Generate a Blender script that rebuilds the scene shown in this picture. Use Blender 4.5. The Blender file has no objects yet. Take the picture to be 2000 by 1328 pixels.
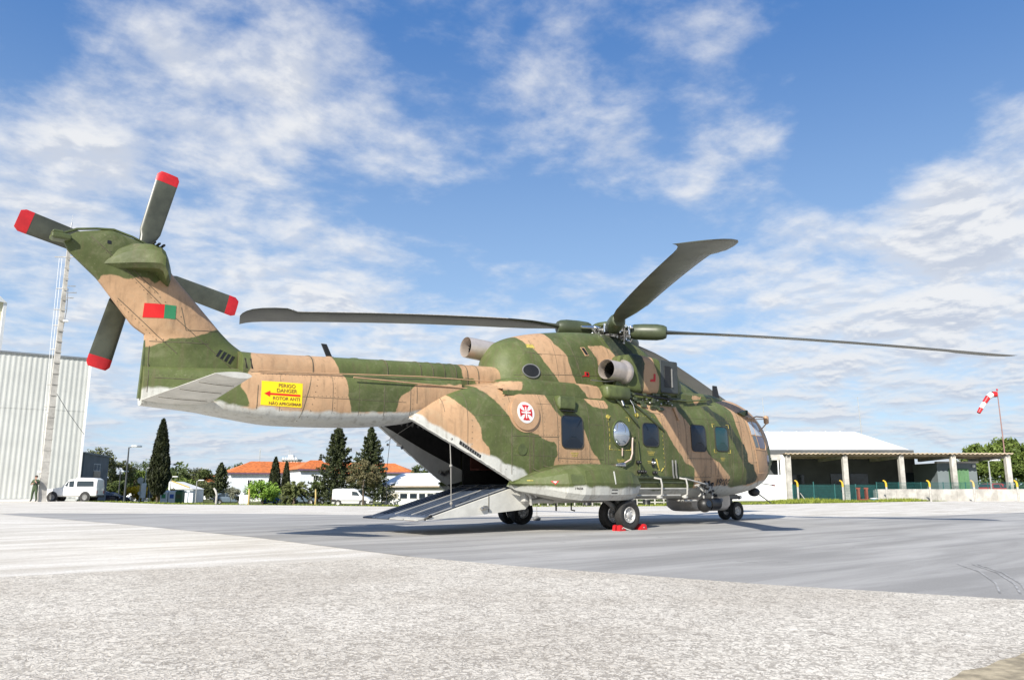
import bpy, math, random
import numpy as np
from mathutils import Vector, Matrix, Euler
from mathutils.bvhtree import BVHTree
R = math.radians
rnd = random.Random(7)
scene = bpy.context.scene
col = scene.collection
# ------------------------------------------------------------------ camera, sky, sun, exposure
CAM = Vector((-15.041, -14.185, 0.9125)); PITCH = 0.1865; PSI = 0.6889; FOC = 1532.0
cd = bpy.data.cameras.new('camera'); cam = bpy.data.objects.new('camera', cd); col.objects.link(cam)
cam.location = CAM; cam.rotation_euler = (math.pi/2+PITCH, 0, -PSI)
cd.sensor_width = 36; cd.lens = FOC/2000*36; cd.clip_start = .1; cd.clip_end = 9000
scene.camera = cam
FW = Vector((math.sin(PSI)*math.cos(PITCH), math.cos(PSI)*math.cos(PITCH), math.sin(PITCH)))
RT = Vector((math.cos(PSI), -math.sin(PSI), 0)); UP = RT.cross(FW)
FH = Vector((math.sin(PSI), math.cos(PSI), 0))
def ray(u, v): return FW + RT*((u-1000)/FOC) - UP*((v-664)/FOC)
def at(u, v, d):                       # survey helper: the point d metres out (level) seen along photo column u, row v
    r = ray(u, v); return CAM + r*(d/r.dot(FH))
scene.view_settings.view_transform = 'Standard'; scene.view_settings.look = 'None'
scene.view_settings.gamma = 1; scene.view_settings.use_curve_mapping = False
scene.view_settings.exposure = 0.62
SUN = Vector((-1.4, -.66, 1.0)).normalized()
sl = bpy.data.lights.new('sun', 'SUN'); sl.energy = 4.9; sl.angle = R(.53); sl.color = (1, .95, .86)
so = bpy.data.objects.new('sun', sl); col.objects.link(so); so.rotation_euler = (-SUN).to_track_quat('-Z', 'Y').to_euler()
so.location = (-30, -20, 40)
world = bpy.data.worlds.new('World'); scene.world = world; world.use_nodes = True
wn = world.node_tree.nodes; wl = world.node_tree.links; wn.clear()
def N(nt, t, **k):
    n = nt.nodes.new(t)
    for a, b in k.items():
        if a == 'ins':
            for i, v in b.items():
                if isinstance(v, bpy.types.NodeSocket): nt.links.new(v, n.inputs[i])
                else: n.inputs[i].default_value = v
        else: setattr(n, a, b)
    return n
def MA(nt, op, a, b=None, c=None, clamp=False):
    n = nt.nodes.new('ShaderNodeMath'); n.operation = op; n.use_clamp = clamp
    for i, v in enumerate((a, b, c)):
        if v is None: continue
        if isinstance(v, bpy.types.NodeSocket): nt.links.new(v, n.inputs[i])
        else: n.inputs[i].default_value = v
    return n.outputs[0]
def SS(nt, x, lo, hi):
    n = nt.nodes.new('ShaderNodeMapRange'); n.interpolation_type = 'SMOOTHSTEP'
    nt.links.new(x, n.inputs[0]); n.inputs[1].default_value = lo; n.inputs[2].default_value = hi
    return n.outputs[0]
def MIX(nt, f, a, b, bt='MIX'):
    n = nt.nodes.new('ShaderNodeMix'); n.data_type = 'RGBA'; n.blend_type = bt
    for i, v in ((0, f), (6, a), (7, b)):
        if isinstance(v, bpy.types.NodeSocket): nt.links.new(v, n.inputs[i])
        elif i == 0: n.inputs[0].default_value = v
        else: n.inputs[i].default_value = (*v, 1) if len(v) == 3 else v
    return n.outputs[2]
def build_sky():
    nt = world.node_tree
    out = N(nt, 'ShaderNodeOutputWorld'); bg = N(nt, 'ShaderNodeBackground'); bg.inputs[1].default_value = .084
    sky = N(nt, 'ShaderNodeTexSky'); sky.sky_type = 'NISHITA'; sky.sun_disc = False
    sky.sun_elevation = math.asin(SUN.z); sky.sun_rotation = math.atan2(SUN.x, SUN.y)
    sky.air_density = 1.0; sky.dust_density = .6; sky.ozone_density = 2.0; sky.altitude = 100
    tc = N(nt, 'ShaderNodeTexCoord'); d = tc.outputs['Generated']
    sx = N(nt, 'ShaderNodeSeparateXYZ', ins={0: d})
    h = MA(nt, 'MAXIMUM', sx.outputs[2], 0.0); den = MA(nt, 'ADD', h, .16)
    px = MA(nt, 'DIVIDE', sx.outputs[0], den); py = MA(nt, 'DIVIDE', sx.outputs[1], den)
    pv = N(nt, 'ShaderNodeCombineXYZ', ins={0: px, 1: py, 2: 0.0}).outputs[0]
    n1 = N(nt, 'ShaderNodeTexNoise', ins={'Vector': pv, 'Scale': 3.3, 'Detail': 10.0, 'Roughness': .56, 'Distortion': .25})
    n2 = N(nt, 'ShaderNodeTexNoise', ins={'Vector': pv, 'Scale': 9.5, 'Detail': 7.0, 'Roughness': .62})
    x = MA(nt, 'ADD', MA(nt, 'MULTIPLY', n1.outputs[0], 1.0), MA(nt, 'MULTIPLY', MA(nt, 'SUBTRACT', n2.outputs[0], .5), .5))
    for (u, v, r, w) in BLOBS:
        c = ray(u, v).normalized()
        dp = N(nt, 'ShaderNodeVectorMath', operation='DOT_PRODUCT', ins={0: d, 1: tuple(c)}).outputs['Value']
        m = SS(nt, dp, math.cos(math.atan(r*1.5/1650)), math.cos(math.atan(r*.15/1650)))
        x = MA(nt, 'ADD', x, MA(nt, 'MULTIPLY', m, w*(.85 if w > 0 else .8)))
    hz = SS(nt, sx.outputs[2], .34, .12)
    hz2 = MA(nt, 'MULTIPLY', hz, .24); x = MA(nt, 'ADD', x, hz2)
    cov = SS(nt, x, .42, .93)
    # self shading of the clouds: offset the noise toward the sun
    pv2 = N(nt, 'ShaderNodeVectorMath', operation='ADD', ins={0: pv, 1: (-.035, -.02, 0)}).outputs[0]
    n3 = N(nt, 'ShaderNodeTexNoise', ins={'Vector': pv2, 'Scale': 3.3, 'Detail': 8.0, 'Roughness': .56, 'Distortion': .25})
    dif = MA(nt, 'SUBTRACT', n1.outputs[0], n3.outputs[0])
    lit = SS(nt, dif, -.06, .05)
    thick = SS(nt, x, .62, 1.0)
    shade = MA(nt, 'MULTIPLY', MA(nt, 'SUBTRACT', 1.0, lit), MA(nt, 'ADD', .35, MA(nt, 'MULTIPLY', thick, .65)))
    low = SS(nt, sx.outputs[2], .22, .02)
    shade = MA(nt, 'ADD', shade, MA(nt, 'MULTIPLY', low, .45), clamp=True)
    ccol = MIX(nt, shade, (6.9, 6.95, 7.05), (4.5, 4.9, 5.7))
    ramp = MIX(nt, SS(nt, sx.outputs[2], .02, .62), (3.8, 5.6, 7.9), (.40, 1.72, 5.0))
    skyc = MIX(nt, .65, sky.outputs[0], ramp)
    fin = MIX(nt, MA(nt, 'MULTIPLY', cov, .93), skyc, ccol)
    fin = MIX(nt, SS(nt, sx.outputs[2], -.004, -.03), fin, (2.6, 2.7, 2.8))
    nt.links.new(fin, bg.inputs[0]); nt.links.new(bg.outputs[0], out.inputs[0])
SKYTINT = (.95, 1.0, 1.12)
BLOBS = [(470,150,150,.16),(330,270,170,.16),(640,190,120,.16),(60,330,150,.14),(800,150,90,.12),(1040,140,130,.15),(1050,210,90,.1),
 (880,290,60,.12),(790,330,60,.1),(1215,315,75,.2),(1340,315,60,.15),(1400,380,60,.1),(1520,375,50,.1),(1450,195,100,.17),(1580,180,50,.12),(1400,60,60,.08),(1650,90,50,.1),
 (150,430,150,.12),(520,490,170,.13),(700,560,120,.1),(1720,510,190,.2),(1930,330,150,.22),(1960,480,150,.15),(1480,500,80,.12),(200,60,120,.06),(620,40,100,.04),(900,30,90,.04),
 (980,420,170,-.2),(1240,440,90,-.16),(1720,270,130,-.25),(1800,100,220,-.25),(1600,20,150,-.1),(30,40,90,-.16),(640,340,50,-.12),(60,570,60,-.14),(1150,560,90,-.14),(1200,80,60,-.05),(1300,250,60,-.12),(1620,330,80,-.14),(1400,600,120,-.05)]
build_sky()
scene.render.engine = 'CYCLES'
# ------------------------------------------------------------------ object helpers
def tag(o, label=None, cat=None, group=None, kind=None):
    if label: o['label'] = label
    if cat: o['category'] = cat
    if group: o['group'] = group
    if kind: o['kind'] = kind
    return o
def thing(name, label, cat, loc=(0, 0, 0), rz=0, group=None, scale=1):
    o = bpy.data.objects.new(name, None); col.objects.link(o)
    o.location = loc; o.rotation_euler = (0, 0, rz); o.scale = (scale,)*3; o.empty_display_size = .3
    return tag(o, label, cat, group)
class MB:
    def __init__(s): s.v = []; s.f = []; s.m = []; s.mi = 0
    def add(s, vs, fs):
        b = len(s.v); s.v += [tuple(p) for p in vs]; s.f += [tuple(i+b for i in f) for f in fs]; s.m += [s.mi]*len(fs); return b
    def box(s, c, d, rz=0, M=None):
        x, y, z = d[0]/2, d[1]/2, d[2]/2; c = Vector(c); rot = M if M is not None else Matrix.Rotation(rz, 3, 'Z')
        vs = [c+rot@Vector(p) for p in ((-x,-y,-z),(x,-y,-z),(x,y,-z),(-x,y,-z),(-x,-y,z),(x,-y,z),(x,y,z),(-x,y,z))]
        s.add(vs, ((0,3,2,1),(4,5,6,7),(0,1,5,4),(1,2,6,5),(2,3,7,6),(3,0,4,7))); return s
    def cbox(s, c, d, b=.02, rz=0, M=None):            # bevelled box
        x, y, z = d[0]/2, d[1]/2, d[2]/2; b = min(b, x*.9, y*.9, z*.9); c = Vector(c); rot = M if M is not None else Matrix.Rotation(rz, 3, 'Z')
        rings = []
        for zz, i in ((-z, b), (-z+b, 0), (z-b, 0), (z, b)):
            X, Y = x-i, y-i; k = b*.5
            rings.append([c+rot@Vector(p) for p in ((-X,-Y+k,zz),(-X+k,-Y,zz),(X-k,-Y,zz),(X,-Y+k,zz),(X,Y-k,zz),(X-k,Y,zz),(-X+k,Y,zz),(-X,Y-k,zz))])
        return s.loft(rings, True, True)
    def loft(s, rings, closed=True, caps=False):
        n = len(rings[0]); b = len(s.v)
        for r in rings: s.v += [tuple(p) for p in r]
        k = len(s.f)
        for i in range(len(rings)-1):
            for j in range(n if closed else n-1):
                a = b+i*n+j; c = b+i*n+(j+1) % n; s.f.append((a, c, c+n, a+n))
        if caps: s.f.append(tuple(b+j for j in range(n))[::-1]); s.f.append(tuple(b+(len(rings)-1)*n+j for j in range(n)))
        s.m += [s.mi]*(len(s.f)-k); return s
    def cyl(s, p0, p1, r0, r1=None, n=12, caps=True):
        return s.tube([p0, p1], [r0, r0 if r1 is None else r1], n, caps)
    def tube(s, path, r, n=8, caps=True):
        path = [Vector(p) for p in path]; rr = r if isinstance(r, (list, tuple)) else [r]*len(path); rings = []
        t0 = (path[1]-path[0]).normalized(); u = t0.orthogonal().normalized()
        for i, p in enumerate(path):
            t = (path[min(i+1, len(path)-1)]-path[max(i-1, 0)]).normalized()
            u = (u-t*u.dot(t)).normalized(); w = t.cross(u)
            rings.append([p+(u*math.cos(2*math.pi*k/n)+w*math.sin(2*math.pi*k/n))*rr[i] for k in range(n)])
        return s.loft(rings, True, caps)
    def lathe(s, prof, c=(0, 0, 0), axis=(0, 0, 1), n=24):   # prof: (along axis, radius)
        c = Vector(c); t = Vector(axis).normalized(); u = t.orthogonal().normalized(); w = t.cross(u)
        rings = [[c+t*a+(u*math.cos(2*math.pi*k/n)+w*math.sin(2*math.pi*k/n))*max(r, 1e-4) for k in range(n)] for a, r in prof]
        return s.loft(rings, True, False)
    def ball(s, c, r, n=12, m=8, sc=(1, 1, 1)):
        c = Vector(c); rings = []
        for i in range(m+1):
            a = math.pi*i/m; rings.append([c+Vector((math.cos(2*math.pi*k/n)*math.sin(a)*r*sc[0], math.sin(2*math.pi*k/n)*math.sin(a)*r*sc[1], -math.cos(a)*r*sc[2])) for k in range(n)])
        return s.loft(rings, True, False)
    def prism(s, poly, y0, y1, plane='xz'):               # polygon in (x,z) extruded along y (or xy extruded along z)
        n = len(poly)
        if plane == 'xz': vs = [(a, y0, b) for a, b in poly]+[(a, y1, b) for a, b in poly]
        elif plane == 'xy': vs = [(a, b, y0) for a, b in poly]+[(a, b, y1) for a, b in poly]
        else: vs = [(y0, a, b) for a, b in poly]+[(y1, a, b) for a, b in poly]
        s.add(vs, [tuple(range(n))[::-1], tuple(range(n, 2*n))]+[(i, (i+1) % n, (i+1) % n+n, i+n) for i in range(n)]); return s
    def build(s, name, mats, parent=None, smooth=None, label=None, kind=None, attrs=None):
        me = bpy.data.meshes.new(name); me.from_pydata(s.v, [], s.f)
        if not isinstance(mats, (list, tuple)): mats = [mats]
        for m in mats: me.materials.append(m)
        if len(mats) > 1: me.polygons.foreach_set('material_index', s.m)
        if smooth:
            me.polygons.foreach_set('use_smooth', [True]*len(me.polygons)); me.update()
            me.set_sharp_from_angle(angle=R(smooth))
        if attrs:
            for k, a in attrs.items():
                at_ = me.attributes.new(k, 'FLOAT', 'POINT'); at_.data.foreach_set('value', np.asarray(a, dtype=np.float32))
        me.update()
        o = bpy.data.objects.new(name, me); col.objects.link(o)
        if parent: o.parent = parent
        if label: o['label'] = label
        if kind: o['kind'] = kind
        return o
def fixnorm(o):
    import bmesh
    bm = bmesh.new(); bm.from_mesh(o.data); bmesh.ops.recalc_face_normals(bm, faces=bm.faces); bm.to_mesh(o.data); bm.free(); return o
def copy_tree(o, parent=None):
    kids = [c for c in bpy.data.objects if c.parent == o]
    c = o.copy(); col.objects.link(c); c.parent = parent
    for k in kids: copy_tree(k, c)
    return c
# ------------------------------------------------------------------ materials
def mat(name, c, rough=.6, metal=0, var=.12, scale=3.0, bump=0, bscale=30, spec=.5, c2=None, coat=0, dirt=0):
    m = bpy.data.materials.new(name); m.use_nodes = True; nt = m.node_tree; b = nt.nodes['Principled BSDF']
    b.inputs['Roughness'].default_value = rough; b.inputs['Metallic'].default_value = metal
    b.inputs['Specular IOR Level'].default_value = spec; b.inputs['Coat Weight'].default_value = coat
    tc = N(nt, 'ShaderNodeTexCoord').outputs['Object']
    n = N(nt, 'ShaderNodeTexNoise', ins={'Vector': tc, 'Scale': scale, 'Detail': 6.0, 'Roughness': .6}).outputs[0]
    lo = tuple(max(0, x*(1-var)) for x in c) if c2 is None else c2
    hi = tuple(min(1, x*(1+var)) for x in c) if c2 is None else c
    f = SS(nt, n, .32, .68); cc = MIX(nt, f, lo, hi)
    if dirt:
        n4 = N(nt, 'ShaderNodeTexNoise', ins={'Vector': tc, 'Scale': scale*5, 'Detail': 8.0, 'Roughness': .7}).outputs[0]
        cc = MIX(nt, MA(nt, 'MULTIPLY', SS(nt, n4, .5, .75), dirt), cc, tuple(x*.35 for x in c))
    nt.links.new(cc, b.inputs['Base Color'])
    if bump:
        n2 = N(nt, 'ShaderNodeTexNoise', ins={'Vector': tc, 'Scale': bscale, 'Detail': 5.0}).outputs[0]
        bp = N(nt, 'ShaderNodeBump', ins={'Strength': bump, 'Distance': .01, 'Height': n2}); nt.links.new(bp.outputs[0], b.inputs['Normal'])
    return m
def glass(name, c=(.02, .03, .04), rough=.04, spec=.6):
    m = bpy.data.materials.new(name); m.use_nodes = True; b = m.node_tree.nodes['Principled BSDF']
    b.inputs['Base Color'].default_value = (*c, 1); b.inputs['Roughness'].default_value = rough; b.inputs['Specular IOR Level'].default_value = spec
    nt = m.node_tree; tc = N(nt, 'ShaderNodeTexCoord').outputs['Object']
    n = N(nt, 'ShaderNodeTexNoise', ins={'Vector': tc, 'Scale': 1.7, 'Detail': 3.0}).outputs[0]
    bp = N(nt, 'ShaderNodeBump', ins={'Strength': .15, 'Distance': .05, 'Height': n}); nt.links.new(bp.outputs[0], b.inputs['Normal'])
    return m
def clear_glass(name, tint=(.75, .85, .9), k=.75):
    m = bpy.data.materials.new(name); m.use_nodes = True; nt = m.node_tree; nt.nodes.clear()
    o = N(nt, 'ShaderNodeOutputMaterial'); t = N(nt, 'ShaderNodeBsdfTransparent'); t.inputs[0].default_value = (*tint, 1)
    g = N(nt, 'ShaderNodeBsdfGlossy'); g.inputs['Roughness'].default_value = .03
    fr = N(nt, 'ShaderNodeFresnel'); fr.inputs[0].default_value = 1.5
    mx = N(nt, 'ShaderNodeMixShader', ins={0: MA(nt, 'ADD', fr.outputs[0], 1-k-.2, clamp=True), 1: t.outputs[0], 2: g.outputs[0]})
    nt.links.new(mx.outputs[0], o.inputs[0]); return m
TAN = (.45, .282, .160); GRN = (.084, .104, .034); DRK = (.030, .041, .025); WHT = (.50, .50, .46)
def camo_material():
    m = bpy.data.materials.new('camouflage_paint'); m.use_nodes = True; nt = m.node_tree; b = nt.nodes['Principled BSDF']
    tc = N(nt, 'ShaderNodeTexCoord').outputs['Object']
    def A(k): return N(nt, 'ShaderNodeAttribute', attribute_name=k).outputs['Fac']
    wob = N(nt, 'ShaderNodeTexNoise', ins={'Vector': tc, 'Scale': 6.0, 'Detail': 4.0, 'Roughness': .55}).outputs[0]
    w = MA(nt, 'MULTIPLY', MA(nt, 'SUBTRACT', wob, .5), .09)
    big = N(nt, 'ShaderNodeTexNoise', ins={'Vector': tc, 'Scale': 1.1, 'Detail': 8.0, 'Roughness': .65}).outputs[0]
    fine = N(nt, 'ShaderNodeTexNoise', ins={'Vector': tc, 'Scale': 22.0, 'Detail': 6.0, 'Roughness': .7}).outputs[0]
    mp = N(nt, 'ShaderNodeMapping', ins={'Vector': tc, 'Scale': (9.0, 9.0, .7)}).outputs[0]
    strk = N(nt, 'ShaderNodeTexNoise', ins={'Vector': mp, 'Scale': 1.0, 'Detail': 6.0, 'Roughness': .6}).outputs[0]
    def layer(base, k, c, soft): return MIX(nt, SS(nt, MA(nt, 'ADD', A(k), w), -soft, soft), base, c)
    f = SS(nt, big, .3, .7)
    c = MIX(nt, f, tuple(x*.86 for x in TAN), tuple(x*1.1 for x in TAN))
    g = MIX(nt, f, tuple(x*.8 for x in GRN), tuple(x*1.22 for x in GRN))
    c = layer(c, 'cg', g, .012)
    c = MIX(nt, SS(nt, MA(nt, 'ADD', A('ct'), w), -.012, .012), c, TAN)
    c = layer(c, 'cd', DRK, .012); c = layer(c, 'cw', WHT, .035)
    fade = N(nt, 'ShaderNodeTexNoise', ins={'Vector': tc, 'Scale': 2.4, 'Detail': 9.0, 'Roughness': .7, 'Distortion': .8}).outputs[0]
    c = MIX(nt, MA(nt, 'MULTIPLY', SS(nt, fade, .48, .74), .2), c, (.36, .33, .22)); c = MIX(nt, MA(nt, 'MULTIPLY', SS(nt, fade, .46, .26), .3), c, (.055, .05, .028))
    c = MIX(nt, MA(nt, 'MULTIPLY', SS(nt, strk, .48, .76), .5), c, (.12, .09, .055))
    c = MIX(nt, MA(nt, 'MULTIPLY', SS(nt, fine, .56, .78), .30), c, (.09, .08, .05))
    c = MIX(nt, MA(nt, 'MULTIPLY', SS(nt, fine, .44, .25), .16), c, (.55, .5, .38))
    nt.links.new(c, b.inputs['Base Color'])
    nt.links.new(MA(nt, 'ADD', .42, MA(nt, 'MULTIPLY', big, .25)), b.inputs['Roughness'])
    b.inputs['Specular IOR Level'].default_value = .3
    dent = N(nt, 'ShaderNodeTexNoise', ins={'Vector': tc, 'Scale': 2.6, 'Detail': 3.0}).outputs[0]
    bp = N(nt, 'ShaderNodeBump', ins={'Strength': .6, 'Distance': .04, 'Height': dent}); nt.links.new(bp.outputs[0], b.inputs['Normal'])
    return m
M = {}
M['camo'] = camo_material()
M['green'] = mat('green_paint', GRN, .45, var=.25, scale=4, bump=.1, dirt=.3)
M['dark_green'] = mat('dark_green_paint', (.055, .068, .034), .42, var=.22, scale=2.5, dirt=.25)
M['blade'] = mat('rotor_blade_paint', (.062, .066, .046), .36, var=.3, scale=1.6, dirt=.3)
M['tan'] = mat('tan_paint', TAN, .5, var=.1, scale=4, dirt=.2)
M['white_paint'] = mat('off_white_paint', (.56, .55, .5), .5, var=.1, scale=3, dirt=.18)
M['grey_paint'] = mat('light_grey_paint', (.40, .39, .36), .5, var=.12, scale=3, dirt=.2)
M['grey'] = mat('mid_grey_paint', (.17, .17, .165), .5, var=.15, scale=4, dirt=.2)
M['inner_panel'] = mat('pale_interior_panel', (.52, .52, .49), .55, var=.08, scale=3, dirt=.15)
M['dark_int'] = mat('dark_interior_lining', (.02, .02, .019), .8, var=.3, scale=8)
M['red'] = mat('red_paint', (.50, .014, .018), .45, var=.12, scale=6, dirt=.15)
M['flag_red'] = mat('flag_red', (.62, .012, .012), .5, var=.05)
M['flag_green'] = mat('flag_green', (.03, .20, .085), .5, var=.05)
M['yellow'] = mat('yellow_placard', (.86, .62, .005), .5, var=.04)
M['mark_yellow'] = mat('yellow_marking', (.42, .34, .07), .7, var=.35, scale=20)
M['black'] = mat('black_paint', (.012, .012, .012), .45, var=.2)
M['ink'] = mat('dark_stencil_ink', (.02, .014, .01), .7, var=.2)
M['sign_ink'] = mat('brown_sign_ink', (.22, .12, .02), .7, var=.2)
M['seam'] = mat('panel_gap', (.10, .085, .055), .8, var=.3, scale=9)
M['metal'] = mat('bare_steel', (.55, .53, .5), .3, 1, var=.2, scale=9)
M['exhaust'] = mat('heat_stained_steel', (.56, .49, .43), .38, .55, var=.14, scale=3, dirt=.15)
M['chrome'] = mat('polished_metal', (.85, .85, .85), .12, 1, var=.1)
M['rubber'] = mat('tyre_rubber', (.022, .021, .02), .75, var=.3, scale=12, bump=.2, bscale=60)
M['rim'] = mat('wheel_rim_paint', (.48, .47, .45), .4, .3, var=.2, scale=20, dirt=.4)
M['glass'] = glass('tinted_window_glass', (.012, .020, .034), .06)
M['glass_teal'] = glass('teal_window_glass', (.012, .05, .055), .06)
M['dome'] = glass('bubble_window_acrylic', (.05, .065, .085), .02, 1.0)
M['dome'].node_tree.nodes['Principled BSDF'].inputs['Metallic'].default_value = .75
M['dome'].node_tree.nodes['Principled BSDF'].inputs['Base Color'].default_value = (.45, .5, .56, 1)
M['wsglass'] = clear_glass('windscreen_glass')
M['rampdeck'] = mat('blue_grey_ramp_deck', (.05, .066, .098), .45, var=.2, scale=3, dirt=.3)
M['rope'] = mat('grey_webbing', (.25, .24, .22), .8)
M['hose'] = mat('pale_pink_hose', (.55, .42, .36), .5)
# signed distance (positive inside) to a set of polygons
def sdist(P, polys):
    best = np.full(len(P), -999.0)
    for pg in polys:
        pg = np.array(pg); a = pg; b = np.roll(pg, -1, 0)
        ins = np.zeros(len(P), bool); dm = np.full(len(P), 999.0)
        for (ax, ay), (bx, by) in zip(a, b):
            dx, dy = bx-ax, by-ay; L = dx*dx+dy*dy+1e-12
            t = np.clip(((P[:, 0]-ax)*dx+(P[:, 1]-ay)*dy)/L, 0, 1)
            dm = np.minimum(dm, np.hypot(P[:, 0]-ax-t*dx, P[:, 1]-ay-t*dy))
            if ay != by:
                c = ((ay > P[:, 1]) != (by > P[:, 1])) & (P[:, 0] < (bx-ax)*(P[:, 1]-ay)/(by-ay)+ax); ins ^= c
        best = np.maximum(best, np.where(ins, dm, -dm))
    return best
def camo_attrs(mb, key, base=None):
    P = np.array(mb.v)[:, [0, 2]]; c = CAMO.get(key, {}); n = len(P); out = {}
    for k in 'gtdw': out['c'+k] = sdist(P, c[k]) if k in c else np.full(n, -1.0)
    if base == 'g': out['cg'] = np.full(n, 1.0)
    return out
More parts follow.
